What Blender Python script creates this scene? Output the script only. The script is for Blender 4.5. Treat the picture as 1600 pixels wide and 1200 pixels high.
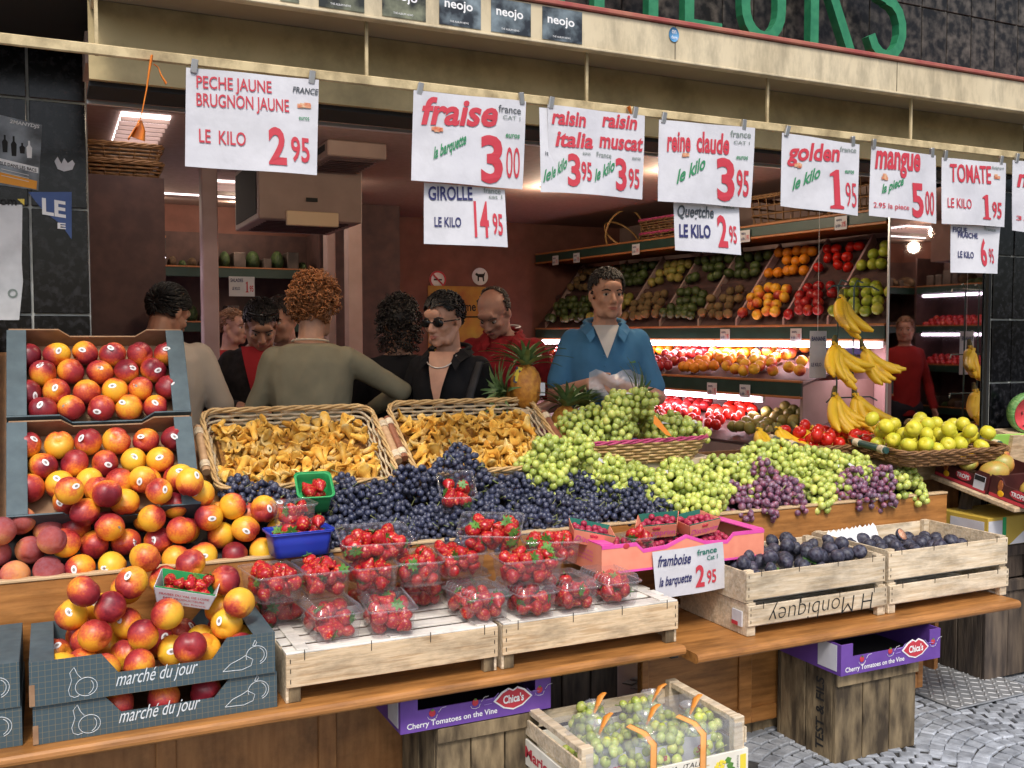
import bpy, bmesh, math, random
from mathutils import Vector, Matrix, Euler, noise
R = math.radians
SC = bpy.context.scene
COL = SC.collection
for o in list(bpy.data.objects): bpy.data.objects.remove(o)

# ------------------------------------------------------------------ camera
FPX, YAW, PITCH, CAMH = 1533.0, R(25.3), math.atan(75/1533), 1.55
cam = bpy.data.cameras.new('camera'); camo = bpy.data.objects.new('camera', cam); COL.objects.link(camo)
cam.lens = 36*FPX/1600; cam.sensor_width = 36; cam.clip_start = .05; cam.clip_end = 500
camo.location = (0, 0, CAMH); camo.rotation_euler = (R(90)-PITCH, 0, -YAW)
SC.camera = camo
# ------------------------------------------------------------------ sky and sun (bright overcast street light)
SUN_EL, SUN_AZ = R(52), R(200)      # the sun stands high over the street, behind the camera
w = bpy.data.worlds.new('World'); SC.world = w; w.use_nodes = True
nt = w.node_tree; bg = nt.nodes['Background']
sky = nt.nodes.new('ShaderNodeTexSky'); sky.sky_type = 'NISHITA'; sky.sun_disc = False
sky.sun_elevation = SUN_EL; sky.sun_rotation = SUN_AZ; sky.air_density = 1.0; sky.dust_density = 4.0; sky.ozone_density = 1.5
nt.links.new(sky.outputs[0], bg.inputs[0]); bg.inputs[1].default_value = .125
sl = bpy.data.lights.new('sun', 'SUN'); sl.energy = 1.5; sl.angle = R(13); sl.color = (1, .96, .9)
so = bpy.data.objects.new('sun', sl); COL.objects.link(so)
sdir = Vector((math.sin(SUN_AZ)*math.cos(SUN_EL), math.cos(SUN_AZ)*math.cos(SUN_EL), math.sin(SUN_EL)))
so.rotation_euler = sdir.to_track_quat('Z', 'Y').to_euler(); so.location = (0, -3, 8)
vs = SC.view_settings; vs.view_transform = 'Standard'; vs.look = 'None'; vs.exposure = .58; vs.gamma = 1; vs.use_curve_mapping = False
cy = SC.cycles; cy.transparent_max_bounces = 24; cy.max_bounces = 8; cy.diffuse_bounces = 3; cy.glossy_bounces = 4
cy.transmission_bounces = 6; cy.caustics_reflective = False; cy.caustics_refractive = False; cy.sample_clamp_indirect = 4

# ------------------------------------------------------------------ pixel -> place on a known plane (surveying helper)
_cy, _sy, _cp, _sp = math.cos(YAW), math.sin(YAW), math.cos(PITCH), math.sin(PITCH)
_F = Vector((_sy*_cp, _cy*_cp, -_sp)); _R = Vector((_cy, -_sy, 0)); _U = Vector((_sy*_sp, _cy*_sp, _cp))
def ray(u, v): return _F + _R*((u-800)/FPX) - _U*((v-600)/FPX)
def at(u, v, X=None, Y=None, Z=None):
    r = ray(u, v)
    t = Y/r.y if Y is not None else X/r.x if X is not None else (Z-CAMH)/r.z
    return Vector((0, 0, CAMH)) + r*t
def topx(p):
    d = Vector(p)-Vector((0, 0, CAMH)); k = d.dot(_F)
    return 800+FPX*d.dot(_R)/k, 600-FPX*d.dot(_U)/k

# ------------------------------------------------------------------ materials
def nodes(m):
    m.use_nodes = True; t = m.node_tree
    return t, t.nodes, t.links, t.nodes['Principled BSDF']
def setin(n, k, v):
    if k in n.inputs: n.inputs[k].default_value = v
def c4(c): return (c[0], c[1], c[2], 1)
def ramp(N, stops):
    r = N.new('ShaderNodeValToRGB'); e = r.color_ramp.elements
    while len(e) < len(stops): e.new(.5)
    for q, (p, c) in zip(e, stops): q.position = p; q.color = c4(c)
    return r
def mat(name, c1, c2=None, scale=8, stretch=(1, 1, 1), rough=.6, bump=.0, bscale=None, detail=4, rnd=.0, metal=0, sss=0, spec=None, lo=.35, hi=.68, coat=0, c3=None, dirt=0, dscale=3.5, dstretch=(1, 1, 1)):
    """two (or three) tone noise material in object space; rnd = brightness spread between copies"""
    m = bpy.data.materials.new(name); t, N, L, B = nodes(m)
    setin(B, 'Roughness', rough); setin(B, 'Metallic', metal)
    if spec is not None: setin(B, 'Specular IOR Level', spec)
    if coat: setin(B, 'Coat Weight', coat)
    if sss: setin(B, 'Subsurface Weight', sss); setin(B, 'Subsurface Radius', (.01, .005, .003)); setin(B, 'Subsurface Scale', .5)
    tc = N.new('ShaderNodeTexCoord'); mp = N.new('ShaderNodeMapping'); L.new(tc.outputs['Object'], mp.inputs[0])
    mp.inputs['Scale'].default_value = stretch
    oi = N.new('ShaderNodeObjectInfo'); vm = N.new('ShaderNodeVectorMath'); vm.operation = 'SCALE'
    vm.inputs[0].default_value = (17, 31, 23); L.new(oi.outputs['Random'], vm.inputs['Scale']); L.new(vm.outputs[0], mp.inputs['Location'])
    nz = N.new('ShaderNodeTexNoise'); nz.inputs['Scale'].default_value = scale; nz.inputs['Detail'].default_value = detail
    L.new(mp.outputs[0], nz.inputs['Vector'])
    st = [(lo, c1), (hi, c2 or c1)] if not c3 else [(lo, c1), ((lo+hi)/2, c2), (hi, c3)]
    rp = ramp(N, st); L.new(nz.outputs[0], rp.inputs[0]); out = rp.outputs[0]
    if rnd:
        hs = N.new('ShaderNodeHueSaturation'); ma = N.new('ShaderNodeMapRange'); L.new(oi.outputs['Random'], ma.inputs[0])
        ma.inputs[3].default_value = 1-rnd; ma.inputs[4].default_value = 1+rnd
        L.new(ma.outputs[0], hs.inputs['Value']); L.new(out, hs.inputs['Color']); out = hs.outputs[0]
    if dirt:    # ingrained grime, stains and scuffs
        m2 = N.new('ShaderNodeMapping'); L.new(tc.outputs['Object'], m2.inputs[0]); m2.inputs['Scale'].default_value = dstretch; L.new(vm.outputs[0], m2.inputs['Location'])
        n3 = N.new('ShaderNodeTexNoise'); n3.inputs['Scale'].default_value = dscale; n3.inputs['Detail'].default_value = 9; n3.inputs['Roughness'].default_value = .68; L.new(m2.outputs[0], n3.inputs['Vector'])
        r3 = ramp(N, [(.36, (1-dirt, 1-dirt, 1-dirt)), (.56, (1, 1, 1))]); L.new(n3.outputs[0], r3.inputs[0])
        mx = N.new('ShaderNodeMix'); mx.data_type = 'RGBA'; mx.blend_type = 'MULTIPLY'; mx.inputs[0].default_value = 1; L.new(out, mx.inputs[6]); L.new(r3.outputs[0], mx.inputs[7]); out = mx.outputs[2]
    L.new(out, B.inputs['Base Color'])
    if bump:
        bp = N.new('ShaderNodeBump'); bp.inputs['Strength'].default_value = bump; bp.inputs['Distance'].default_value = .01
        n2 = nz
        if bscale: n2 = N.new('ShaderNodeTexNoise'); n2.inputs['Scale'].default_value = bscale; n2.inputs['Detail'].default_value = 4; L.new(mp.outputs[0], n2.inputs['Vector'])
        L.new(n2.outputs[0], bp.inputs['Height']); L.new(bp.outputs[0], B.inputs['Normal'])
    return m
def emit(name, c, s):
    m = bpy.data.materials.new(name); t, N, L, B = nodes(m)
    setin(B, 'Base Color', c4(c)); setin(B, 'Emission Color', c4(c)); setin(B, 'Emission Strength', s); return m
def clearmat(name, tint=(.97, .97, .98), haze=.05, rough=.08):
    m = bpy.data.materials.new(name); t, N, L, B = nodes(m); N.remove(B)
    o = N['Material Output']; tr = N.new('ShaderNodeBsdfTransparent'); tr.inputs[0].default_value = c4(tint)
    gl = N.new('ShaderNodeBsdfGlossy'); gl.inputs['Roughness'].default_value = rough; df = N.new('ShaderNodeBsdfDiffuse'); df.inputs[0].default_value = (.8, .8, .85, 1)
    ge = N.new('ShaderNodeNewGeometry'); dt = N.new('ShaderNodeVectorMath'); dt.operation = 'DOT_PRODUCT'; L.new(ge.outputs['Incoming'], dt.inputs[0]); L.new(ge.outputs['Normal'], dt.inputs[1])
    def mth(op, a, b):
        q = N.new('ShaderNodeMath'); q.operation = op
        for k, x in enumerate((a, b)):
            if isinstance(x, (int, float)): q.inputs[k].default_value = x
            elif x is not None: L.new(x, q.inputs[k])
        return q.outputs[0]
    fr = mth('ADD', mth('MULTIPLY', mth('POWER', mth('SUBTRACT', 1.0, mth('ABSOLUTE', dt.outputs['Value'], None)), 4.0), .45), .05)   # thin sheet: both sides reflect alike
    m1 = N.new('ShaderNodeMixShader'); m1.inputs[0].default_value = haze; L.new(tr.outputs[0], m1.inputs[1]); L.new(df.outputs[0], m1.inputs[2])
    m2 = N.new('ShaderNodeMixShader'); L.new(fr, m2.inputs[0]); L.new(m1.outputs[0], m2.inputs[1]); L.new(gl.outputs[0], m2.inputs[2])
    L.new(m2.outputs[0], o.inputs[0]); return m
def fruitmat(name, stops, rough=.38, axis=.55, nscale=14, speck=.12, rnd=.0, bloom=0, sss=.0, spec=.5, bump=.05):
    """blush that runs over one side of each fruit plus speckle, different on every fruit"""
    m = bpy.data.materials.new(name); t, N, L, B = nodes(m)
    setin(B, 'Roughness', rough); setin(B, 'Specular IOR Level', spec)
    if sss: setin(B, 'Subsurface Weight', sss); setin(B, 'Subsurface Radius', (.012, .006, .003)); setin(B, 'Subsurface Scale', .4)
    tc = N.new('ShaderNodeTexCoord'); oi = N.new('ShaderNodeObjectInfo')
    vm = N.new('ShaderNodeVectorMath'); vm.operation = 'SCALE'; vm.inputs[0].default_value = (13, 29, 7); L.new(oi.outputs['Random'], vm.inputs['Scale'])
    va = N.new('ShaderNodeVectorMath'); va.operation = 'ADD'; L.new(tc.outputs['Object'], va.inputs[0]); L.new(vm.outputs[0], va.inputs[1])
    nz = N.new('ShaderNodeTexNoise'); nz.inputs['Scale'].default_value = nscale; nz.inputs['Detail'].default_value = 3; L.new(va.outputs[0], nz.inputs['Vector'])
    n2 = N.new('ShaderNodeTexNoise'); n2.inputs['Scale'].default_value = 160; n2.inputs['Detail'].default_value = 3; L.new(va.outputs[0], n2.inputs['Vector'])
    sx = N.new('ShaderNodeSeparateXYZ'); L.new(tc.outputs['Object'], sx.inputs[0])
    a = N.new('ShaderNodeMath'); a.operation = 'MULTIPLY_ADD'; L.new(sx.outputs[0], a.inputs[0]); a.inputs[1].default_value = axis/.042; a.inputs[2].default_value = 0
    b = N.new('ShaderNodeMath'); b.operation = 'MULTIPLY_ADD'; L.new(nz.outputs[0], b.inputs[0]); b.inputs[1].default_value = 1.3; L.new(a.outputs[0], b.inputs[2])
    c = N.new('ShaderNodeMath'); c.operation = 'MULTIPLY_ADD'; L.new(n2.outputs[0], c.inputs[0]); c.inputs[1].default_value = speck*2; L.new(b.outputs[0], c.inputs[2])
    d = N.new('ShaderNodeMath'); d.operation = 'MULTIPLY_ADD'; L.new(oi.outputs['Random'], d.inputs[0]); d.inputs[1].default_value = .36; L.new(c.outputs[0], d.inputs[2])
    e = N.new('ShaderNodeMath'); e.operation = 'SUBTRACT'; L.new(d.outputs[0], e.inputs[0]); e.inputs[1].default_value = .33+speck
    rp = ramp(N, stops); L.new(e.outputs[0], rp.inputs[0]); out = rp.outputs[0]
    if rnd:
        hs = N.new('ShaderNodeHueSaturation'); ma = N.new('ShaderNodeMapRange'); L.new(oi.outputs['Random'], ma.inputs[0])
        ma.inputs[3].default_value = 1-rnd; ma.inputs[4].default_value = 1+rnd; L.new(ma.outputs[0], hs.inputs['Value']); L.new(out, hs.inputs['Color']); out = hs.outputs[0]
    if bloom:   # a waxy film with its own patchy shape
        mx = N.new('ShaderNodeMix'); mx.data_type = 'RGBA'; n3 = N.new('ShaderNodeTexNoise'); n3.inputs['Scale'].default_value = 90; L.new(va.outputs[0], n3.inputs['Vector'])
        mr = N.new('ShaderNodeMapRange'); L.new(n3.outputs[0], mr.inputs[0]); mr.inputs[1].default_value = .35; mr.inputs[2].default_value = .7; mr.inputs[4].default_value = bloom
        L.new(mr.outputs[0], mx.inputs[0]); L.new(out, mx.inputs[6]); mx.inputs[7].default_value = (.42, .45, .58, 1); out = mx.outputs[2]
    L.new(out, B.inputs['Base Color'])
    if bump:
        bp = N.new('ShaderNodeBump'); bp.inputs['Strength'].default_value = bump; bp.inputs['Distance'].default_value = .003; L.new(n2.outputs[0], bp.inputs['Height']); L.new(bp.outputs[0], B.inputs['Normal'])
    return m

M = {}
M['cream'] = mat('cream_paint', (.56, .465, .30), (.66, .56, .375), 5, rough=.5, bump=.05, lo=.3, hi=.6, dirt=.32, dscale=5, dstretch=(3, 3, 1))
M['cream_dirty'] = mat('cream_dirty', (.50, .38, .19), (.62, .50, .28), 9, rough=.55, bump=.05, lo=.3, hi=.6, dirt=.45, dscale=9)
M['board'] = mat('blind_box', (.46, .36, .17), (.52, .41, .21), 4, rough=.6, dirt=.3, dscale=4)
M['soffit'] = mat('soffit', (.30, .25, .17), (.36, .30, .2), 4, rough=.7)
M['marble'] = mat('black_marble', (.002, .002, .003), (.026, .026, .03), 42, rough=.16, spec=.3, detail=9, lo=.47, hi=.78, rnd=.15)
M['marble_b'] = mat('brown_granite', (.010, .009, .008), (.10, .088, .074), 26, rough=.45, spec=.25, detail=9, lo=.4, hi=.72, rnd=.2)
M['grout'] = mat('grout', (.38, .39, .36), (.52, .53, .50), 20, rough=.9)
M['black'] = mat('black_gap', (.01, .01, .01), rough=.8)
M['green_letter'] = mat('green_letter', (.015, .17, .075), (.03, .23, .1), 30, rough=.4)
M['paper'] = mat('paper', (.55, .55, .59), (.63, .63, .66), 5, rough=.55, bump=.5, bscale=9, lo=.3, hi=.7, dirt=.12, dscale=6)
M['red'] = mat('red_print', (.50, .035, .055), rough=.6)
M['green'] = mat('green_print', (.03, .22, .09), rough=.6)
M['grey'] = mat('grey_print', (.18, .22, .2), rough=.6)
M['navy'] = mat('navy_print', (.02, .022, .11), rough=.6)
M['white'] = mat('white_print', (.8, .8, .8), rough=.6)
M['fruitprint'] = mat('orange_print', (.55, .12, .05), (.7, .5, .3), 60, rough=.6)
M['ceiling'] = mat('ceiling', (.27, .17, .145), (.32, .205, .18), 30, rough=.8)
M['wallred'] = mat('wall_red', (.12, .042, .03), (.19, .07, .05), 7, rough=.7, lo=.3, hi=.7)
M['wallred2'] = mat('wall_dark', (.06, .03, .03), (.1, .05, .045), 12, rough=.7)
M['mauve'] = mat('mauve_column', (.34, .235, .21), (.40, .28, .255), 9, rough=.6)
M['floor'] = mat('shop_tiles', (.24, .18, .15), (.32, .25, .21), 4, rough=.4)
M['orange_wood'] = mat('varnished_wood', (.33, .135, .032), (.50, .22, .06), 5, (1, 12, 12), rough=.45, bump=.12, rnd=.08, dirt=.4, dscale=4, dstretch=(1, 3, 3))
M['brown_panel'] = mat('panel_wood', (.36, .155, .048), (.48, .225, .078), 5, (9, 9, 1), rough=.5, bump=.1, rnd=.08, dirt=.5, dscale=4)
M['crate'] = mat('crate_wood', (.50, .34, .19), (.66, .50, .32), 7, (1.2, 14, 14), rough=.75, bump=.25, rnd=.12, c3=(.58, .42, .25), dirt=.4, dscale=7, dstretch=(1, 3, 3))
M['crate_pale'] = mat('pale_crate_wood', (.58, .45, .29), (.73, .62, .46), 7, (1.2, 14, 14), rough=.75, bump=.25, rnd=.1, dirt=.38, dscale=7, dstretch=(1, 3, 3))
M['slat'] = mat('slat_wood', (.70, .66, .58), (.80, .77, .71), 8, (1.2, 14, 14), rough=.75, bump=.15, rnd=.1, dirt=.3, dscale=9)
M['oldwood'] = mat('weathered_wood', (.05, .034, .018), (.27, .20, .11), 5, (4, 4, 1.2), rough=.85, bump=.5, bscale=18, rnd=.2, detail=9, lo=.36, hi=.64)
M['oldwood_dark'] = mat('dark_old_wood', (.04, .03, .025), (.12, .09, .065), 5, (6, 6, 1), rough=.85, bump=.4, bscale=14, rnd=.2, detail=7)
M['blackwood'] = mat('blackened_box', (.006, .006, .008), (.028, .026, .028), 12, rough=.7)
M['metal'] = mat('clip_metal', (.55, .55, .55), rough=.35, metal=.9)
M['staple'] = mat('staple', (.06, .05, .04), rough=.5, metal=.6)
M['bluecard'] = mat('blue_card', (.055, .088, .105), (.075, .115, .132), 30, rough=.65, rnd=.05, dirt=.25, dscale=8)
M['cardboard'] = mat('cardboard', (.25, .14, .075), (.33, .2, .11), 25, rough=.8)
M['purple'] = mat('purple_card', (.115, .045, .27), (.15, .065, .33), 12, rough=.5)
M['pinkcard'] = mat('peach_card', (.78, .25, .16), (.84, .31, .2), 18, rough=.6)
M['magenta'] = mat('magenta_card', (.70, .07, .36), (.77, .10, .42), 10, rough=.5)
M['yellow'] = mat('yellow_card', (.75, .56, .08), rough=.6)
M['clear'] = clearmat('clear_plastic')
M['film'] = clearmat('film', (.93, .95, .96), .14, .1)
M['frosted'] = clearmat('frosted_bag', (.9, .9, .9), .45, .3)
M['blueplastic'] = mat('blue_plastic', (.02, .045, .42), (.03, .06, .48), 8, rough=.35)
M['greencard'] = mat('green_card', (.02, .30, .09), (.03, .36, .11), 10, rough=.5)
M['teal'] = mat('teal_card', (.02, .16, .12), rough=.5)
M['chalk'] = mat('chalk_white', (.62, .66, .68), rough=.7)
M['wicker'] = mat('wicker', (.40, .235, .085), (.62, .43, .20), 30, rough=.6, lo=.3, hi=.7, rnd=.05)
M['rope'] = mat('rope', (.48, .38, .24), (.60, .50, .34), 60, rough=.8)
M['wicker_dark'] = mat('wicker_dark', (.15, .07, .025), (.27, .14, .055), 30, rough=.6)
M['wicker_pink'] = mat('wicker_pink', (.38, .04, .12), (.52, .08, .19), 25, rough=.5)
M['dowel'] = mat('dowel', (.42, .25, .13), (.52, .33, .18), 12, (1, 6, 1), rough=.5)
M['dowel_dark'] = mat('dowel_dark', (.2, .07, .035), (.28, .1, .05), 12, (1, 6, 1), rough=.5)
M['dowel_green'] = mat('dowel_green', (.015, .05, .045), (.03, .085, .075), 12, rough=.4)
M['nectarine'] = fruitmat('nectarine_skin', [(.10, (.84, .46, .03)), (.34, (.78, .27, .03)), (.52, (.58, .09, .03)), (.76, (.34, .028, .035)), (1, (.17, .010, .02))], rough=.4, sss=.05, speck=.22, axis=.42)
M['nectarine_y'] = fruitmat('yellow_nectarine_skin', [(0, (.84, .52, .04)), (.46, (.82, .38, .03)), (.66, (.70, .17, .035)), (.88, (.46, .045, .035)), (1, (.3, .02, .02))], rough=.4, sss=.05, speck=.22, axis=.42)
M['nectarine_r'] = fruitmat('red_nectarine_skin', [(0, (.82, .38, .03)), (.2, (.70, .16, .03)), (.46, (.40, .032, .035)), (1, (.16, .01, .02))], rough=.4, sss=.05, speck=.22, axis=.42)
M['peach'] = fruitmat('peach_skin', [(0, (.70, .30, .10)), (.3, (.50, .12, .08)), (.7, (.34, .07, .065)), (1, (.24, .05, .055))], rough=.85, spec=.2, bump=.1, bloom=.08)
M['strawberry'] = None
M['leaf'] = mat('leaf_green', (.05, .16, .02), (.12, .27, .05), 40, rough=.5)
M['stem'] = mat('stalk', (.20, .26, .07), (.30, .30, .12), 40, rough=.6)
M['stem_brown'] = mat('brown_stalk', (.12, .06, .03), (.2, .11, .06), 40, rough=.7)
M['grape_blue'] = fruitmat('blue_grape_skin', [(0, (.006, .008, .026)), (.6, (.011, .015, .045)), (1, (.02, .028, .07))], rough=.36, axis=.3, nscale=40, bloom=.2, bump=0, rnd=.25)
M['grape_green'] = fruitmat('green_grape_skin', [(0, (.34, .43, .06)), (.5, (.46, .54, .10)), (1, (.57, .53, .13))], rough=.26, axis=.2, nscale=40, bloom=.12, sss=.3, rnd=.22, bump=0)
M['grape_red'] = fruitmat('red_grape_skin', [(0, (.10, .02, .055)), (.5, (.16, .028, .075)), (.8, (.28, .06, .09)), (1, (.09, .02, .06))], rough=.33, axis=.4, nscale=30, bloom=.38, sss=.1, rnd=.15, bump=0)
M['fig'] = fruitmat('fig_skin', [(0, (.008, .008, .018)), (.6, (.016, .014, .032)), (1, (.04, .028, .05))], rough=.5, axis=.3, nscale=40, bloom=.16, bump=.3)
M['figflesh'] = mat('fig_flesh', (.5, .16, .08), (.7, .45, .3), 120, rough=.5)
M['apple_y'] = fruitmat('yellow_apple_skin', [(0, (.54, .54, .03)), (.6, (.64, .56, .04)), (1, (.36, .46, .03))], rough=.42, axis=.2, rnd=.08)
M['apple_g'] = fruitmat('green_apple_skin', [(0, (.26, .36, .03)), (.6, (.38, .44, .05)), (1, (.45, .40, .06))], rough=.3, axis=.2, rnd=.12)
M['apple_r'] = fruitmat('red_apple_skin', [(0, (.55, .10, .03)), (.3, (.42, .02, .02)), (1, (.25, .01, .015))], rough=.3, axis=.3, rnd=.1)
M['orange'] = fruitmat('orange_skin', [(0, (.80, .28, .01)), (1, (.72, .2, .01))], rough=.45, axis=.2, bump=.3, rnd=.1)
M['tomato'] = fruitmat('tomato_skin', [(0, (.62, .02, .01)), (1, (.50, .015, .012))], rough=.2, axis=.2, rnd=.08)
M['kiwi'] = fruitmat('kiwi_skin', [(0, (.12, .075, .03)), (1, (.19, .12, .05))], rough=.85, bump=.3, rnd=.15)
M['avocado'] = fruitmat('avocado_skin', [(0, (.03, .045, .01)), (1, (.07, .10, .025))], rough=.5, bump=.3, rnd=.2)
M['pear'] = fruitmat('pear_skin', [(0, (.22, .21, .04)), (1, (.3, .22, .06))], rough=.5, rnd=.15)
M['banana'] = fruitmat('banana_skin', [(0, (.80, .52, .02)), (.75, (.78, .46, .02)), (1, (.45, .24, .03))], rough=.45, axis=.05, nscale=20, rnd=.08)
M['banana_tip'] = mat('banana_tip', (.06, .045, .015), (.14, .13, .03), 60, rough=.7)
M['mango'] = fruitmat('mango_skin', [(0, (.30, .32, .06)), (.45, (.55, .26, .05)), (.8, (.42, .06, .04)), (1, (.3, .03, .03))], rough=.4, axis=.35)
M['mangoflesh'] = mat('mango_flesh', (.82, .42, .01), (.88, .5, .02), 40, rough=.4)
M['melonflesh'] = mat('melon_flesh', (.62, .05, .06), (.7, .1, .1), 40, rough=.4)
M['melonrind'] = mat('melon_rind', (.05, .2, .04), (.25, .42, .16), 30, (1, 1, 6), rough=.4)
M['chant'] = mat('chanterelle', (.62, .27, .025), (.80, .46, .07), 26, rough=.75, bump=.4, bscale=90, rnd=.25, c3=(.86, .64, .26), dirt=.22, dscale=40)
M['raspberry'] = mat('raspberry', (.30, .015, .05), (.45, .035, .085), 90, rough=.45, rnd=.15)
def strawberry_mat():
    m = bpy.data.materials.new('strawberry_skin'); t, N, L, B = nodes(m); setin(B, 'Roughness', .3)
    tc = N.new('ShaderNodeTexCoord'); vo = N.new('ShaderNodeTexVoronoi'); vo.inputs['Scale'].default_value = 135; L.new(tc.outputs['Object'], vo.inputs['Vector'])
    rp = ramp(N, [(.0, (.70, .40, .09)), (.24, (.60, .17, .04)), (.33, (.47, .012, .018)), (1, (.36, .006, .016))]); L.new(vo.outputs['Distance'], rp.inputs[0])
    oi = N.new('ShaderNodeObjectInfo'); hs = N.new('ShaderNodeHueSaturation'); ma = N.new('ShaderNodeMapRange'); L.new(oi.outputs['Random'], ma.inputs[0]); ma.inputs[3].default_value = .8; ma.inputs[4].default_value = 1.15
    L.new(ma.outputs[0], hs.inputs['Value']); L.new(rp.outputs[0], hs.inputs['Color']); L.new(hs.outputs[0], B.inputs['Base Color'])
    bp = N.new('ShaderNodeBump'); bp.inputs['Strength'].default_value = .5; bp.inputs['Distance'].default_value = .002; L.new(vo.outputs['Distance'], bp.inputs['Height']); L.new(bp.outputs[0], B.inputs['Normal'])
    return m
M['strawberry'] = strawberry_mat()
def gridmat():
    """printed grid on the blue-grey card"""
    m = bpy.data.materials.new('blue_card_grid'); t, N, L, B = nodes(m); setin(B, 'Roughness', .65)
    tc = N.new('ShaderNodeTexCoord'); sx = N.new('ShaderNodeSeparateXYZ'); L.new(tc.outputs['Object'], sx.inputs[0]); fs = []
    for k in (0, 2):
        a = N.new('ShaderNodeMath'); a.operation = 'PINGPONG'; L.new(sx.outputs[k], a.inputs[0]); a.inputs[1].default_value = .0075
        b = N.new('ShaderNodeMath'); b.operation = 'LESS_THAN'; L.new(a.outputs[0], b.inputs[0]); b.inputs[1].default_value = .0005; fs.append(b)
    mx = N.new('ShaderNodeMath'); mx.operation = 'MAXIMUM'; L.new(fs[0].outputs[0], mx.inputs[0]); L.new(fs[1].outputs[0], mx.inputs[1])
    mi = N.new('ShaderNodeMix'); mi.data_type = 'RGBA'; L.new(mx.outputs[0], mi.inputs[0]); mi.inputs[6].default_value = (.05, .082, .098, 1); mi.inputs[7].default_value = (.17, .15, .10, 1)
    L.new(mi.outputs[2], B.inputs['Base Color']); return m
M['bluegrid'] = gridmat()
# ------------------------------------------------------------------ mesh builder
class MB:
    def __init__(s): s.v = []; s.f = []; s.m = []; s.s = []
    def add(s, vs, fs, m=0, smooth=False):
        o = len(s.v); s.v += [tuple(v) for v in vs]
        for f in fs: s.f.append([i+o for i in f]); s.m.append(m); s.s.append(smooth)
        return s
    def box(s, x0, x1, y0, y1, z0, z1, m=0, b=0):
        if x1 < x0: x0, x1 = x1, x0
        if y1 < y0: y0, y1 = y1, y0
        if z1 < z0: z0, z1 = z1, z0
        if not b:
            vs = [(x, y, z) for z in (z0, z1) for y in (y0, y1) for x in (x0, x1)]
            return s.add(vs, [(0, 2, 3, 1), (4, 5, 7, 6), (0, 1, 5, 4), (2, 6, 7, 3), (0, 4, 6, 2), (1, 3, 7, 5)], m)
        b = min(b, (x1-x0)/3, (y1-y0)/3, (z1-z0)/3); vs = []; ix = {}
        for k, (X, Y, Z, sx, sy, sz) in enumerate([(X, Y, Z, a, c, d) for Z, d in ((z0, 1), (z1, -1)) for Y, c in ((y0, 1), (y1, -1)) for X, a in ((x0, 1), (x1, -1))]):
            ix[(sx, sy, sz)] = len(vs); vs += [(X, Y+b*sy, Z+b*sz), (X+b*sx, Y, Z+b*sz), (X+b*sx, Y+b*sy, Z)]
        fs = []
        for a in (0, 1, 2):
            for sg in (1, -1):
                o = [q for q in (0, 1, 2) if q != a]; cyc = []
                for p, q in ((1, 1), (-1, 1), (-1, -1), (1, -1)):
                    k = [0, 0, 0]; k[a] = sg; k[o[0]] = p; k[o[1]] = q; cyc.append(ix[tuple(k)]+a)
                fs.append(cyc if (sg == 1) == (a != 1) else cyc[::-1])
        for a in (0, 1, 2):
            o = [q for q in (0, 1, 2) if q != a]
            for p in (1, -1):
                for q in (1, -1):
                    k1 = [0, 0, 0]; k2 = [0, 0, 0]; k1[o[0]] = k2[o[0]] = p; k1[o[1]] = k2[o[1]] = q; k1[a] = 1; k2[a] = -1
                    A, B = ix[tuple(k1)], ix[tuple(k2)]; fs.append((A+o[0], A+o[1], B+o[1], B+o[0]))
        for k, i in ix.items(): fs.append((i, i+1, i+2))
        return s.add(vs, fs, m)
    def hexa(s, P, m=0):
        return s.add(P, [(0, 2, 3, 1), (4, 5, 7, 6), (0, 1, 5, 4), (2, 6, 7, 3), (0, 4, 6, 2), (1, 3, 7, 5)], m)
    def tube(s, pts, r, n=6, m=0, closed=False, smooth=True, flat=1.0):
        pts = [Vector(p) for p in pts]; k = len(pts); rr = r if isinstance(r, (list, tuple)) else [r]*k
        vs = []; up = Vector((0, 0, 1)); prev = None
        for i, p in enumerate(pts):
            a = pts[(i+1) % k] if (closed or i < k-1) else p; b = pts[i-1] if (closed or i > 0) else p
            t = (a-b).normalized() if (a-b).length > 1e-9 else Vector((0, 0, 1))
            if prev is None:
                x = t.cross(up)
                if x.length < .05: x = t.cross(Vector((0, 1, 0)))
            else: x = prev - t*prev.dot(t)
            if x.length < 1e-6: x = t.orthogonal()
            x.normalize(); prev = x; y = t.cross(x)
            for j in range(n):
                q = 2*math.pi*j/n; vs.append(p + x*(math.cos(q)*rr[i]) + y*(math.sin(q)*rr[i]*flat))
        fs = []
        for i in range(k if closed else k-1):
            for j in range(n):
                a = i*n+j; b = i*n+(j+1) % n; c = ((i+1) % k)*n+(j+1) % n; d = ((i+1) % k)*n+j; fs.append((a, b, c, d))
        s.add(vs, fs, m, smooth)
        if not closed: s.add(vs[:n], [tuple(range(n))[::-1]], m); s.add(vs[-n:], [tuple(range(n))], m)
        return s
    def ball(s, c, r, nu=12, nv=8, m=0, fn=None, smooth=True):
        if not isinstance(r, (tuple, list)): r = (r, r, r)
        vs = []
        for i in range(nv+1):
            ph = math.pi*i/nv
            for j in range(nu):
                th = 2*math.pi*j/nu; d = Vector((math.sin(ph)*math.cos(th), math.sin(ph)*math.sin(th), math.cos(ph)))
                k = fn(d, th, ph) if fn else 1
                if isinstance(k, Vector): vs.append((c[0]+k.x*r[0], c[1]+k.y*r[1], c[2]+k.z*r[2]))
                else: vs.append((c[0]+d.x*r[0]*k, c[1]+d.y*r[1]*k, c[2]+d.z*r[2]*k))
        fs = [(i*nu+j, (i+1)*nu+j, (i+1)*nu+(j+1) % nu, i*nu+(j+1) % nu) for i in range(nv) for j in range(nu)]
        return s.add(vs, fs, m, smooth)
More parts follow.
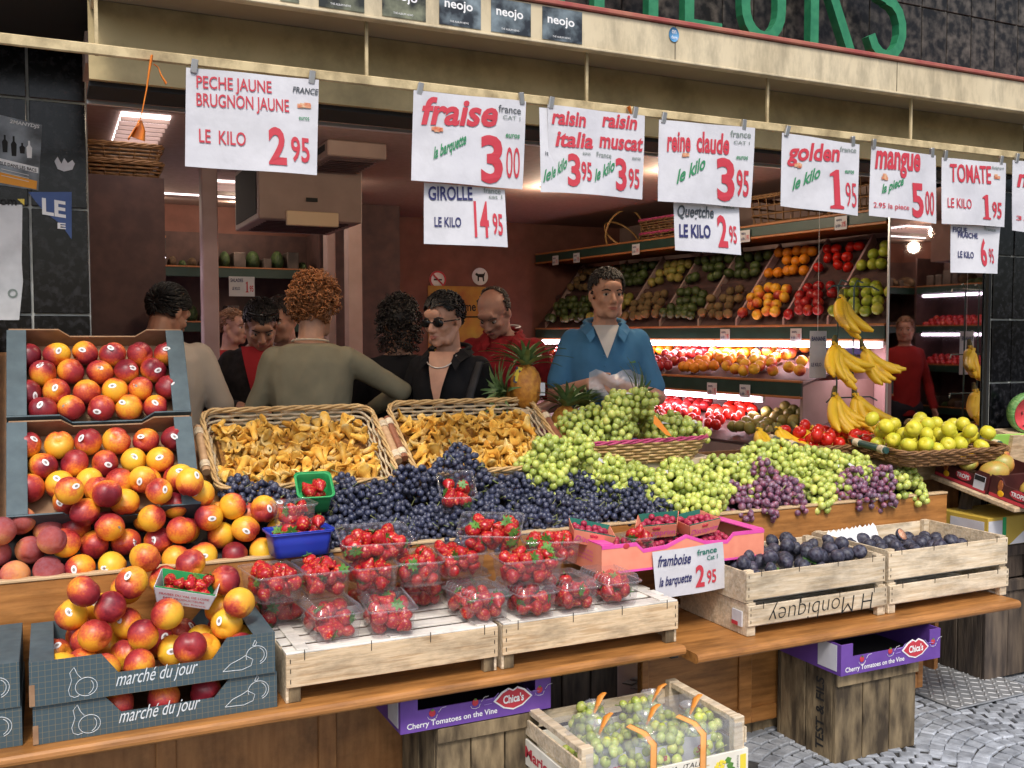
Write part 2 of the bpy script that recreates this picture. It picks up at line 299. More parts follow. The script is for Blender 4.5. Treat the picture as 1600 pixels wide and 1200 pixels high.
    def lathe(s, prof, n=16, c=(0, 0, 0), m=0, smooth=True, wob=None):
        vs = []
        for i, (r, z) in enumerate(prof):
            for j in range(n):
                q = 2*math.pi*j/n; rr, zz = (r, z) if not wob else wob(i, q, r, z)
                vs.append((c[0]+rr*math.cos(q), c[1]+rr*math.sin(q), c[2]+zz))
        fs = [(i*n+j, i*n+(j+1) % n, (i+1)*n+(j+1) % n, (i+1)*n+j) for i in range(len(prof)-1) for j in range(n)]
        return s.add(vs, fs, m, smooth)
    def prism(s, pts, axis, a0, a1, m=0):
        """2-D outline extruded along an axis ('y': pts are x,z; 'z': x,y; 'x': y,z)"""
        def mk(p, a): return (p[0], a, p[1]) if axis == 'y' else (p[0], p[1], a) if axis == 'z' else (a, p[0], p[1])
        n = len(pts); vs = [mk(p, a0) for p in pts]+[mk(p, a1) for p in pts]
        fs = [tuple(range(n)), tuple(range(2*n-1, n-1, -1))]+[(i, i+n, (i+1) % n+n, (i+1) % n) for i in range(n)]
        return s.add(vs, fs, m)
    def xf(s, fn): s.v = [tuple(fn(Vector(v))) for v in s.v]; return s
    def mul(s, Mx): return s.xf(lambda v: Mx @ v)
    def mesh(s, name, mats):
        me = bpy.data.meshes.new(name); me.from_pydata(s.v, [], s.f)
        for q in (mats if isinstance(mats, (list, tuple)) else [mats]): me.materials.append(q)
        me.polygons.foreach_set('material_index', s.m); me.polygons.foreach_set('use_smooth', s.s); me.update(); return me
    def build(s, name, mats, parent=None, loc=(0, 0, 0), rot=(0, 0, 0), fix=True):
        me = s.mesh(name, mats)
        if fix:
            bm = bmesh.new(); bm.from_mesh(me); bmesh.ops.recalc_face_normals(bm, faces=bm.faces); bm.to_mesh(me); bm.free()
        return link(me, name, parent, loc, rot)
def link(me, name, parent=None, loc=(0, 0, 0), rot=(0, 0, 0), mtx=None):
    o = bpy.data.objects.new(name, me); COL.objects.link(o); o.parent = parent
    if mtx is not None: o.matrix_local = mtx
    else: o.location = loc; o.rotation_euler = rot
    return o
def tag(o, label=None, cat=None, group=None, kind=None):
    if label: o['label'] = label
    if cat: o['category'] = cat
    if group: o['group'] = group
    if kind: o['kind'] = kind
    return o
def thing(name, label, cat, loc=(0, 0, 0), rot=(0, 0, 0), group=None):
    o = bpy.data.objects.new(name, None); COL.objects.link(o); o.location = loc; o.rotation_euler = rot; o.empty_display_size = .05
    return tag(o, label, cat, group)
def struct(o): o['kind'] = 'structure'; return o
def copy_tree(o, parent=None):
    c = o.copy(); COL.objects.link(c); c.parent = parent
    for ch in list(o.children): copy_tree(ch, c)
    return c
def rotm(rng): return Euler((rng.uniform(0, 6.28), rng.uniform(0, 6.28), rng.uniform(0, 6.28))).to_matrix().to_4x4()
def loop_rect(w, d, r, n=10):
    """rounded rectangle, anticlockwise, as (x, y) points"""
    out = []
    for cx, cyy, a0 in ((w/2-r, d/2-r, 0), (-w/2+r, d/2-r, 90), (-w/2+r, -d/2+r, 180), (w/2-r, -d/2+r, 270)):
        for i in range(n+1):
            a = R(a0+90*i/n); out.append((cx+r*math.cos(a), cyy+r*math.sin(a)))
    return out
def resample(pts, n, closed=True):
    P = [Vector(p) for p in pts]; Q = P+[P[0]] if closed else P
    L = [0]
    for a, b in zip(Q, Q[1:]): L.append(L[-1]+(b-a).length)
    out = []; j = 0
    for i in range(n):
        t = L[-1]*i/(n if closed else n-1)
        while j < len(L)-2 and L[j+1] < t: j += 1
        k = (t-L[j])/max(1e-9, L[j+1]-L[j]); out.append(Q[j].lerp(Q[j+1], k))
    return out
def pack(n, x0, x1, y0, y1, r, rng, zf=None, tries=50, pts=None, rj=0, zmax=9, squash=1.0):
    """drop n balls one after another into a bin; each comes to rest on the floor or on earlier balls"""
    pts = pts if pts is not None else []; new = []
    for i in range(n):
        best = None; q = r*(1+rng.uniform(-rj, rj))
        for t in range(tries):
            x = rng.uniform(x0+q, x1-q); y = rng.uniform(y0+q, y1-q); z = (zf(x, y) if zf else 0)+q
            for (a, b, c, e) in pts:
                dd = (a-x)**2+(b-y)**2; s = (e+q)*squash
                if dd < s*s: z = max(z, c+math.sqrt(s*s-dd))
            if best is None or z < best[2]: best = (x, y, z, q)
        if best[2] < zmax: pts.append(best); new.append(best)
    return new
# ------------------------------------------------------------------ lettering: built-in font turned into flat meshes
_tc = {}
def textmesh(txt, shear=0.0, bold=0.0, space=1.0):
    """vertices (x 0..1, y by tallest glyph 0..1) and faces of a word"""
    k = (txt, shear, bold, space)
    if k in _tc: return _tc[k]
    if txt == '1':      # a figure one with a foot, as on the signs
        V = [(0, 0), (1, 0), (1, .07), (.74, .10), (.74, 1), (.52, 1), (.04, .88), (.04, .82), (.30, .84), (.30, .10), (0, .07)]
        _tc[k] = (V, [(0, 1, 2, 3, 9, 10), (3, 4, 5, 8, 9), (5, 6, 7, 8)]); return _tc[k]
    cu = bpy.data.curves.new('lettering', 'FONT'); cu.body = txt; cu.shear = shear; cu.offset = bold; cu.resolution_u = 3; cu.space_character = space
    o = bpy.data.objects.new('lettering', cu); COL.objects.link(o)
    dg = bpy.context.evaluated_depsgraph_get(); me = bpy.data.meshes.new_from_object(o.evaluated_get(dg))
    V = [v.co.copy() for v in me.vertices]; Fc = [tuple(p.vertices) for p in me.polygons]
    bpy.data.objects.remove(o); bpy.data.curves.remove(cu); bpy.data.meshes.remove(me)
    x0 = min(v.x for v in V); x1 = max(v.x for v in V); y1 = max(v.y for v in V)
    V = [((v.x-x0)/(x1-x0), v.y/y1) for v in V]; _tc[k] = (V, Fc); return _tc[k]
def letters(parent, txt, p0, p1, h, m, nrm=(0, -1, 0), shear=0., bold=0., up=(0, 0, 1), lift=.0022, name='lettering', bend=None, space=1.0):
    """a word from p0 to p1 (base line, local to the parent) of height h lying on a face with outward normal nrm"""
    V, Fc = textmesh(txt, shear, bold, space); p0 = Vector(p0); p1 = Vector(p1); up = Vector(up); nrm = Vector(nrm)
    vs = []
    for x, y in V:
        q = p0.lerp(p1, x)+up*(h*y)+nrm*lift
        if bend: q = bend(q)
        vs.append(q)
    mb = MB().add(vs, Fc)
    return mb.build(name, m, parent, fix=False)
def stroke(parent, pts, wd, m, name='drawing', nrm=(0, -1, 0), lift=.002, thick=.0006, closed=False):
    """pen line on a face: small flat tube"""
    n = Vector(nrm); P = [Vector(p)+n*lift for p in pts]
    return MB().tube(P, wd/2, 4, closed=closed).build(name, m, parent)
# ================================================================== THE SETTING
rng = random.Random(7)
M['ground'] = mat('pavement_joint', (.022, .022, .022), (.05, .048, .045), 40, rough=.9, bump=.3)
M['cobble'] = mat('cobble', (.26, .28, .31), (.44, .47, .51), 14, rough=.6, bump=.3, bscale=60, rnd=.3, dirt=.35, dscale=12)
ground = struct(MB().add([(-40, -40, 0), (40, -40, 0), (40, 40, 0), (-40, 40, 0)], [(0, 1, 2, 3)]).build('pavement', M['ground'], fix=False))
cob = []
for k in range(6):
    r_ = random.Random(50+k); mb = MB().box(-.0262, .0262, -.0262, .0262, -.03, .007, b=.004)
    mb.xf(lambda v: Vector((v.x*(1+r_.uniform(-.08, .08)), v.y*(1+r_.uniform(-.08, .08)), v.z+(r_.uniform(-.002, .002) if v.z > 0 else 0)))); cob.append(mb.mesh('paving_stone', M['cobble']))
far_st = MB(); n_st = 0
CW = .72        # the setts lie in shallow arches, one arch above the other
for col in range(5):
    cx = 2.55+CW*col
    for row in range(-22, 62):
        t = -CW/2+.03
        while t < CW/2-.015:
            sl_ = -8*.17*t/CW**2; ang = math.atan(sl_); x = cx+t+rng.uniform(-.003, .003); y = row*.0615+.17*(1-(2*t/CW)**2)+rng.uniform(-.003, .003); t += .0615*math.cos(ang)
            if x < 2.3 or y > 3.7 or y < -1.4: continue
            if not (-.3 < y): continue
            Mx = Matrix.Translation((x, y, .002+rng.uniform(-.002, .002))) @ Euler((rng.uniform(-.02, .02), rng.uniform(-.02, .02), ang+rng.uniform(-.07, .07))).to_matrix().to_4x4()
            u, v = topx((x, y, 0))
            if 1400 < u < 1620 and 1000 < v < 1220 and n_st < 300: link(cob[rng.randrange(6)], 'paving_stone', ground, mtx=Mx); n_st += 1
            else: far_st.add([Mx @ vv.co for vv in cob[0].vertices], [tuple(p.vertices) for p in cob[0].polygons])
# rest of the pavement round the camera in plain rows, out of the picture
for iy in range(-14, 26):
    for ix in range(-26, 60):
        x, y = ix*.106+(.05 if iy % 2 else 0), iy*.106
        if 2.25 < x < 5.8 and y > -.3: continue
        if y > 2.9: continue
        far_st.box(x-.046, x+.046, y-.046, y+.046, -.02, .006)
far_st.build('paving_stones', M['cobble'], ground, fix=False)['kind'] = 'stuff'

# ---- facade: pillars and wall of polished tiles
fac = thing('shop_facade', 'black marble tiled shop front with cream awning box along the top', 'shop front', (0, 3.15, 0))
def tiled(name, x0, x1, y, z0, z1, ox, oz, tmat, depth, parent=fac, tw=.155, th=.307, xr=None, gp=.0025):
    pil = MB().box(x0, x1, y-3.15+.008, y-3.15+depth, z0, z1).build(name, M['grout'], parent)
    i0 = int(math.floor((x0-ox)/tw)); j0 = int(math.floor((z0-oz)/th)); cache = {}
    for i in range(i0, i0+int((x1-x0)/tw)+2):
        for j in range(j0, j0+int((z1-z0)/th)+2):
            a, b = max(x0, ox+i*tw)+gp, min(x1, ox+(i+1)*tw)-gp; c, d = max(z0, oz+j*th)+gp, min(z1, oz+(j+1)*th)-gp
            if b-a < .01 or d-c < .01: continue
            if xr and not (xr[0] < (a+b)/2 < xr[1]): continue
            kk = (round(b-a, 3), round(d-c, 3))
            if kk not in cache: cache[kk] = MB().box(-(b-a)/2, (b-a)/2, 0, .012, -(d-c)/2, (d-c)/2, b=.002).mesh('tile', tmat)
            link(cache[kk], 'tile', pil, ((a+b)/2, y-3.15-.004, (c+d)/2))
    return pil
pl = tiled('pillar', -1.2, .141, 3.80, 0, 3.3, .141-.187*20, 2.365-.370*12, M['marble'], .35, xr=(-.5, .2), tw=.187, th=.370, gp=.0045)
MB().box(-1.2, .148, .025, .64, 2.56, 3.3).build('pillar_head', M['black'], fac)
pr = tiled('pillar', 4.12, 5.9, 3.3, 0, 2.56, 4.26, 1.63-.307*10, M['marble'], .35, xr=(4, 4.75), gp=.004)
MB().box(4.102, 4.119, .155, .172, .0, 2.5).build('pillar_side', M['black'], fac)
wall_up = tiled('upper_wall', -1.2, 5.9, 3.22, 2.66, 3.32, .118, 3.003-.307*4, M['marble_b'], .3, xr=(1.2, 4.9))
MB().box(-3, 8, .09, .4, 3.32, 7).build('stone_wall', mat('facade_stone', (.3, .27, .22), (.38, .34, .28), 3, rough=.85), fac)
MB().box(5.9, 8, .09, .4, 0, 3.32).build('stone_wall', mat('facade_stone2', (.3, .27, .22), (.38, .34, .28), 3, rough=.85), fac)
MB().box(-3, -1.2, .09, .4, 0, 3.32).build('stone_wall', mat('facade_stone3', (.3, .27, .22), (.38, .34, .28), 3, rough=.85), fac)
# awning box: fascia with a small lip, soffit, inner board, roof strip
fb = MB(); fb.box(.15, 6.4, -.25, -.235, 2.512, 2.63, b=.002); fb.box(.15, 6.4, -.256, -.22, 2.504, 2.5125, b=.002)
fb.build('fascia', M['cream'], fac)
MB().box(.15, 6.4, -.262, .07, 2.632, 2.648, b=.003).build('fascia_cap', mat('cap_strip', (.34, .07, .06), (.42, .16, .1), 9, rough=.5), fac)
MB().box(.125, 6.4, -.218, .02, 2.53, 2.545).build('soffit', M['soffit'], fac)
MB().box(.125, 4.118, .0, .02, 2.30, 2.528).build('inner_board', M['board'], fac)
MB().box(.13, .15, -.235, .0, 2.5, 2.9, b=.003).build('end_trim', M['cream'], fac)
MB().box(.125, 4.1, .022, .20, 2.285, 2.30).build('shutter_slot', M['black'], fac)
MB().box(.125, 4.1, .204, .22, 2.27, 2.285, b=.002).build('shutter_guide', M['metal'], fac)
for u in (2.0, 3.05):
    MB().box(u-.0012, u+.0012, -.2512, -.2502, 2.514, 2.628).build('fascia_joint', M['staple'], fac)
# hanging rail on thin drop bars
rail = thing('sign_rail', 'long cream metal rail that the price signs hang from', 'rail', (0, 2.94, 2.33))
MB().box(-1.0, 6.2, -.006, .006, -.015, .015, b=.003).build('bar', M['cream_dirty'], rail)
for u in (152, 573, 917, 1200, 1425):
    X = at(u, 120, Y=2.95).x; b_ = MB(); b_.box(X-.005, X+.005, .007, .017, -.013, .199, b=.001); b_.box(X-.014, X+.010, .004, .019, .19, .199); b_.build('drop_bar', M['cream_dirty'], rail)
# orange ribbon and clips
rb = MB()
P = [at(u, v, Y=2.918) for u, v in ((237, 88), (234, 105), (229, 140), (222, 175), (218, 190))]
rb.tube(P, [.020, .017, .011, .008, .006], 6, flat=.2)
for s_ in (-1, 1):
    P = [at(u, v, Y=2.918+.006*s_) for u, v in ((219, 188), (214+s_*5, 203), (208+s_*7, 217))]; rb.tube(P, [.005, .014, .020], 6, flat=.15)
P = [at(u, v, Y=2.915) for u, v in ((240, 100), (247, 105), (252, 118), (260, 131))]; rb.tube(P, [.005, .004, .007, .010], 5, flat=.3)
rib = rb.build('ribbon', mat('orange_ribbon', (.75, .18, .01), (.85, .26, .02), 30, rough=.45)); tag(rib, 'long orange plastic ribbon knotted to the rail near the black pillar', 'ribbon')
rb = MB(); P = [at(u, v, Y=2.92) for u, v in ((982, 166), (984, 172), (986, 178))]; rb.tube(P, [.012, .01, .006], 6, flat=.4); tag(rb.build('ribbon', mat('orange_ribbon2', (.72, .17, .01), rough=.45)), 'short scrap of orange ribbon on the rail above the raisin sign', 'ribbon')

# ---- green letters PRIMEURS over the fascia (box-section strokes)
lt = thing('shop_letters', 'large green raised shop name letters above the cream fascia', 'letters', (0, 3.14, 2.70))
def arc(cx, cz, rx, rz, a0, a1, n=10): return [(cx+rx*math.cos(R(a0+(a1-a0)*i/n)), cz+rz*math.sin(R(a0+(a1-a0)*i/n))) for i in range(n+1)]
def letter(paths, x0, wd, hgt=.46, t=.021):
    mb = MB()
    for k_, p in enumerate(paths):
        pts = [(x0+a*wd, b*hgt) for a, b in p]; n = len(pts); L_, R_ = [], []
        for i, q in enumerate(pts):
            a = Vector(pts[min(i+1, n-1)])-Vector(pts[max(i-1, 0)]); a.normalize(); nn = Vector((-a.y, a.x)); L_.append(Vector(q)+nn*t); R_.append(Vector(q)-nn*t)
        for i in range(n-1):
            e = .0006*k_
            mb.hexa([(L_[i].x, -.05-e, L_[i].y), (L_[i+1].x, -.05-e, L_[i+1].y), (L_[i].x, -.012, L_[i].y), (L_[i+1].x, -.012, L_[i+1].y), (R_[i].x, -.05-e, R_[i].y), (R_[i+1].x, -.05-e, R_[i+1].y), (R_[i].x, -.012, R_[i].y), (R_[i+1].x, -.012, R_[i+1].y)])
    mb.build('letter', M['green_letter'], lt)
Rp = [[(0, 0), (0, 1)], [(0, 1)]+arc(.5, .78, .5, .22, 90, -90)+[(0, .56)], [(.4, .56), (1, 0)]]
letter([[(0, 0), (0, 1)], [(0, 1)]+arc(.5, .78, .5, .22, 90, -90)+[(0, .56)]], .90, .2); letter(Rp, 1.24, .2)
letter([[(0, 0), (0, 1)]], 1.645, .2); letter([[(0, 0), (0, 1)], [(0, 1), (.5, .35)], [(.5, .35), (1, 1)], [(1, 1), (1, 0)]], 1.806, .228)
letter([[(0, 0), (0, 1)], [(0, .035), (1, .035)], [(0, .5), (.8, .5)], [(0, .965), (1, .965)]], 2.195, .15)
letter([[(0, 1), (0, .3)]+arc(.5, .27, .5, .24, 180, 360)+[(1, .3), (1, 1)]], 2.457, .175)
letter(Rp, 2.80, .2); letter([arc(.5, .76, .48, .21, 20, 270)+arc(.5, .29, .5, .25, 90, -160)], 3.10, .18)

# ---- small posters and a round sticker on the fascia
pm = mat('club_poster', (.012, .016, .022), (.30, .38, .42), 14, rough=.4, detail=6, lo=.42, hi=.75)
pm2 = mat('club_poster_olive', (.012, .014, .010), (.32, .34, .22), 14, rough=.4, detail=6, lo=.42, hi=.75)
PD = [('left end', 438, 467), ('', 498, 569), ('', 597, 665), ('', 686, 751), ('', 767, 829), ('', 847, 909)]
ordn = ['cut off at the left', 'second from the left', 'third from the left', 'fourth from the left', 'fifth from the left', 'last of the row, nearest the blue sticker']
for i, (_, u0, u1) in enumerate(PD):
    v1 = [6, 20, 29, 43, 54, 65][i]; X0, X1 = at(u0, v1, Y=2.9).x, at(u1, v1, Y=2.9).x; zc = 2.571
    p = thing('poster', 'small dark club poster on the cream fascia, '+ordn[i], 'poster', ((X0+X1)/2, 2.8985, 2.519), group='club posters on the fascia'); w2 = (X1-X0)/2
    MB().box(-w2, w2, -.001, .001, 0, .105).build('sheet', pm if i > 2 else pm2, p)
    letters(p, 'neojo', (-w2*.75, 0, .055), (w2*.6, 0, .052), .026, M['white'], bold=.02, lift=.0018); letters(p, 'THE ALBUM NEWS', (-w2*.5, 0, .01), (w2*.4, 0, .01), .006, M['white'], lift=.0018)
ps = at(1053, 54, Y=2.897); st_ = thing('sticker', 'round blue sticker on the cream fascia below the green letters', 'sticker', ps)
MB().lathe([(0, 0), (.021, 0), (.021, .001)], 20).xf(lambda v: Vector((v.x, -v.z, v.y*1.2))).build('disc', mat('sky_blue', (.1, .3, .55), rough=.5), st_)
letters(st_, 'on', (-.010, 0, .003), (.008, 0, .002), .012, M['white'], lift=.0025); letters(st_, 'dem', (-.012, 0, -.015), (.012, 0, -.016), .012, M['white'], lift=.0025)

# ---- posters on the left pillar (sheets lie on the tiles)
YP = 3.7925
def sheet(name, label, pts, m, y=YP, cat='poster'):
    W = [at(u, v, Y=y) for u, v in pts]; c = sum(W, Vector())/len(W); o = thing(name, label, cat, (c.x, y, min(q.z for q in W)))
    MB().prism([(q.x-c.x, q.z-o.location.z) for q in W], 'y', -.0015, .001).build('sheet', m, o); return o
def on(o, u, v): q = at(u, v, Y=o.location.y); return (q.x-o.location.x, -.0015, q.z-o.location.z)
po = sheet('poster', 'torn concert poster with figures and an orange strip on the black pillar', [(-30, 172), (10, 182), (66, 195), (60, 298), (-30, 285)], mat('grey_photo', (.05, .055, .06), (.34, .38, .42), 10, rough=.5, detail=6))
MB().prism([tuple(on(po, u, v)[::2]) for u, v in ((-30, 262), (58, 283), (57, 296), (-30, 280))], 'y', -.0022, -.0016).build('orange_strip', mat('orange_ink', (.75, .3, .02), rough=.6), po)
MB().prism([tuple(on(po, u, v)[::2]) for u, v in ((-30, 240), (60, 262), (60, 271), (-30, 249))], 'y', -.0022, -.0016).build('white_strip', M['white'], po)
letters(po, 'BLE DANS LES BACS', on(po, 0, 257), on(po, 57, 269), .011, M['black'], bold=.02, lift=.0015)
for k in range(3): stroke(po, [on(po, 2, 252+12+k*5), on(po, 45, 262+12+k*5)], .002, M['white'], 'print_line')
for (u, v, h) in ((8, 238, 26), (22, 244, 30), (46, 247, 26), (35, 240, 16)):     # silhouettes of people in the print
    b0 = on(po, u, v); mb = MB(); hh = h*.00225
    mb.prism([(b0[0]-.007, b0[2]), (b0[0]+.007, b0[2]), (b0[0]+.009, b0[2]+hh*.6), (b0[0]+.003, b0[2]+hh*.75), (b0[0]+.003, b0[2]+hh), (b0[0]-.003, b0[2]+hh), (b0[0]-.003, b0[2]+hh*.75), (b0[0]-.009, b0[2]+hh*.6)], 'y', -.0022, -.0016); mb.build('printed_figure', M['black'] if u != 46 else M['white'], po)
letters(po, '2MANYDJS', on(po, 15, 192), on(po, 62, 201), .012, M['white'], bold=.03, shear=.2)
po = sheet('poster', 'blue torn notice with white letters on the black pillar', [(44, 300), (112, 300), (112, 374), (95, 350), (70, 332), (60, 320)], mat('notice_blue', (.03, .07, .22), (.05, .1, .28), 12, rough=.5))
letters(po, 'LE', on(po, 66, 334), on(po, 103, 340), .055, M['white'], bold=.03); letters(po, 'E', on(po, 90, 357), on(po, 103, 358), .02, M['white'], bold=.03)
po = sheet('poster', 'peeling white poster sheet at the left edge of the black pillar', [(-40, 318), (35, 320), (34, 410), (36, 440), (30, 500), (-40, 500)], mat('peeling_paper', (.42, .43, .44), (.66, .67, .68), 7, rough=.7, bump=.4, lo=.3, hi=.6))
letters(po, 'om', on(po, 0, 320), on(po, 26, 321), .02, M['black'], bold=.02); letters(po, 'O', on(po, 12, 465), on(po, 28, 465), .03, M['grey'], bold=.03)
MB().prism([tuple(on(po, u, v)[::2]) for u, v in ((27, 311), (38, 311), (38, 321))], 'y', -.0025, .001).build('yellow_corner', M['yellow'], po)
sheet('paper_scrap', 'small white scrap of torn paper stuck on the black pillar', [(85, 252), (90, 245), (96, 256), (100, 247), (106, 255), (113, 250), (117, 256), (113, 265), (100, 268), (90, 264)], M['paper'], cat='paper scrap')

# ---- interior shell
struct(MB().box(.142, 4.6, 3.2, 7.8, -.05, .004).build('shop_floor', M['floor']))
struct(MB().box(.15, 4.7, 3.37, 7.8, 2.5, 2.56).build('shop_ceiling', M['ceiling']))
struct(MB().box(.124, 4.1, 3.372, 3.62, 2.40, 2.498).build('ceiling_bulkhead', mat('bulkhead', (.30, .2, .17), (.36, .25, .21), 9, rough=.7)))
struct(MB().box(.0, .147, 4.16, 7.8, 0, 2.56).build('wall_left', M['wallred']))
struct(MB().box(4.6, 4.7, 3.45, 7.8, 0, 2.56).build('wall_right', M['mauve']))
struct(MB().box(.12, 4.6, 7.5, 7.8, 0, 2.5).build('wall_back', M['wallred']))
struct(MB().box(4.12, 4.6, 3.45, 3.94, 0, 2.56).build('wall_return', M['mauve']))
for (u0, u1, Y) in ((315, 340, 5.6), (508, 522, 6.6), (541, 563, 6.4)):
    a, b = at(u0, 450, Y=Y).x, at(u1, 450, Y=Y).x
    tag(MB().box(-(b-a)/2, (b-a)/2, -.05, .05, 0, 2.499, b=.006).build('column', M['mauve'], None, ((a+b)/2, Y, .004)), {315: 'slim mauve column between the man in white and the woman in red', 508: 'narrow pale column just right of the curly hair', 541: 'pale column left of the dark red wall'}[u0], 'column')
struct(MB().box(1.86, 2.35, 6.9, 7.49, 0, 2.499).build('wall_pier', M['wallred2']))
# ceiling units
M['unit'] = mat('unit_casing', (.24, .165, .14), (.28, .195, .165), 9, rough=.6)
def ceiling_unit(label, u0, u1, v0, v1, Y, depth, panel):
    a, b = at(u0, (v0+v1)/2, Y=Y), at(u1, (v0+v1)/2, Y=Y); zt = at((u0+u1)/2, v0, Y=Y).z; zb = at((u0+u1)/2, v1, Y=Y).z
    o = thing('air_conditioner', label, 'air conditioner', ((a.x+b.x)/2, Y, zb), group='ceiling units'); wd = (b.x-a.x)/2
    MB().box(-wd, wd, 0, depth, 0, 2.499-zb, b=.006).build('housing', M['unit'], o)
    MB().box(-wd-.004, -wd-.001, .05, depth-.05, .03, max(.06, 2.49-zb-.02)).build('side_grille', M['black'], o)
    if panel:
        MB().box(-wd*.5, wd*.5, -.03, -.002, -.03, .045, b=.004).build('flap', mat('cream_flap', (.55, .40, .26), rough=.5), o)
        MB().box(-.03, .03, -.012, -.002, .10, .12).build('sensor', M['black'], o)
    for k in range(8): MB().box(-wd*.8, wd*.8, .08+k*depth/10, .10+k*depth/10, -.006, -.001).build('louvre', M['wallred2'], o)
    return o
ceiling_unit('pale ceiling unit with a cream flap above the curly haired person', 404, 566, 300, 345, 5.2, .7, True)
ceiling_unit('ceiling unit with a black grille between the two left price signs', 512, 604, 212, 246, 4.7, .5, False)
# downlights with their own lamps; the last is added to brighten the fruit wall
for i, (x, y) in enumerate(((.72, 3.75), (1.18, 4.05), (1.5, 5.9), (.55, 7.0), (2.72, 4.05), (2.9, 5.6), (1.2, 7.0), (3.25, 4.75))):
    o = thing('downlight', ['round recessed ceiling lamp behind the orange ribbon', 'round recessed ceiling lamp right of the peach price sign', 'round ceiling lamp above the cream flap', 'round ceiling lamp over the dark back shelves', 'round ceiling lamp beside the raisin sign', 'round ceiling lamp deep in the shop over the fruit wall', 'round ceiling lamp behind the pale ceiling unit', 'added round ceiling lamp that brightens the fruit wall'][i], 'ceiling lamp', (x, y, 2.40 if y < 3.62 else 2.5), group='recessed ceiling lamps')
    MB().lathe([(.035, 0), (.055, 0), (.055, -.008), (.036, -.010), (.035, -.001)], 20).build('ring', mat('lamp_ring', (.6, .5, .4), rough=.3, metal=.5), o)
    MB().lathe([(0, -.003), (.034, -.003)], 20).build('bulb', emit('lamp_glow', (1, .86, .6), 7), o)
    L_ = bpy.data.lights.new('lamp_light', 'POINT'); L_.energy = 3 if i in (1, 3, 6) else 7.5; L_.color = (1, .82, .60); L_.shadow_soft_size = .05
    lo_ = bpy.data.objects.new('lamp_light', L_); COL.objects.link(lo_); lo_.parent = o; lo_.location = (0, 0, -.09)
def panel_light(label, x0, x1, y0, y1):
    o = thing('light_panel', label, 'ceiling light', ((x0+x1)/2, (y0+y1)/2, 2.5), group='ceiling light panels'); a, b = (x1-x0)/2, (y1-y0)/2
    MB().box(-a, a, -b, b, -.012, -.002).build('diffuser', emit('panel_glow', (1, .93, .92), 2.2), o)
    for k in range(7): MB().box(-a, a, -b+2*b*(k+.5)/7-.006, -b+2*b*(k+.5)/7+.006, -.03, -.0125).build('louvre', M['mauve'], o)
panel_light('white louvred light panel at the left of the shop ceiling', .30, .50, 4.5, 5.2)
panel_light('white light panel at the back of the shop ceiling', .9, 1.5, 6.2, 6.5)
panel_light('long white light strip over the back shelves', .5, 1.5, 6.9, 7.0)

# ---- mirror on the right return wall
mm = bpy.data.materials.new('mirror_glass'); t_, N_, L2, B_ = nodes(mm); setin(B_, 'Base Color', (.72, .68, .70, 1)); setin(B_, 'Metallic', 1); setin(B_, 'Roughness', .02)
mi = thing('wall_mirror', 'tall mirror on the side wall reflecting bananas and shelves', 'mirror', (4.1, 3.62, 1.0))
MB().box(-.012, .0, -.29, .29, 0, 1.3).build('glass', mm, mi)
MB().box(-.016, .016, .29, .305, 0, 1.3, b=.002).build('edge_strip', M['metal'], mi)
# ---- signs on the red back wall
def disc_sign(name, label, u, v, kind):
    p = at(u, v, Y=7.495); o = thing(name, label, 'sign', p)
    MB().lathe([(0, 0), (.072, 0), (.072, .002)], 28).xf(lambda q: Vector((q.x, -q.z, q.y))).build('disc', M['white'], o)
    if kind == 'smoke':
        MB().lathe([(.058, .0025), (.072, .0025)], 28).xf(lambda q: Vector((q.x, -q.z, q.y))).build('red_ring', M['red'], o)
        MB().box(-.035, .035, -.004, -.003, -.006, .006).build('cigarette', M['black'], o)
        MB().hexa([(-.045, -.006, .035), (-.036, -.006, .045), (-.045, -.0045, .035), (-.036, -.0045, .045), (.036, -.006, -.045), (.045, -.006, -.035), (.036, -.0045, -.045), (.045, -.0045, -.035)]).build('red_bar', M['red'], o)
    else:
        MB().prism([(-.045, .02), (-.03, .03), (-.02, .02), (.03, .022), (.045, .04), (.04, .012), (.034, .0), (.036, -.04), (.026, -.04), (.02, -.008), (-.01, -.006), (-.012, -.04), (-.022, -.04), (-.024, .0), (-.038, .008)], 'y', -.005, -.003).build('dog', M['black'], o)
disc_sign('no_smoking_sign', 'round red and white no smoking sign on the red wall', 684, 437, 'smoke')
disc_sign('no_dogs_sign', 'round white sign with a black dog on the red wall', 750, 432, 'dog')
p = at(740, 480, Y=7.49); o = thing('wall_poster', 'yellow and orange poster half hidden behind the sunglasses and the bald man', 'poster', (p.x, 7.494, p.z-.45))
MB().box(-.40, .22, -.003, .002, -.1, .62).build('sheet', mat('yellow_poster', (.32, .11, .02), (.45, .30, .03), 5, rough=.6), o)
letters(o, 'me', (-.08, -.003, .42), (.02, -.003, .42), .05, M['black'], bold=.02); stroke(o, [(-.1, -.003, .37), (.15, -.003, .37)], .012, M['black'], 'print_line')
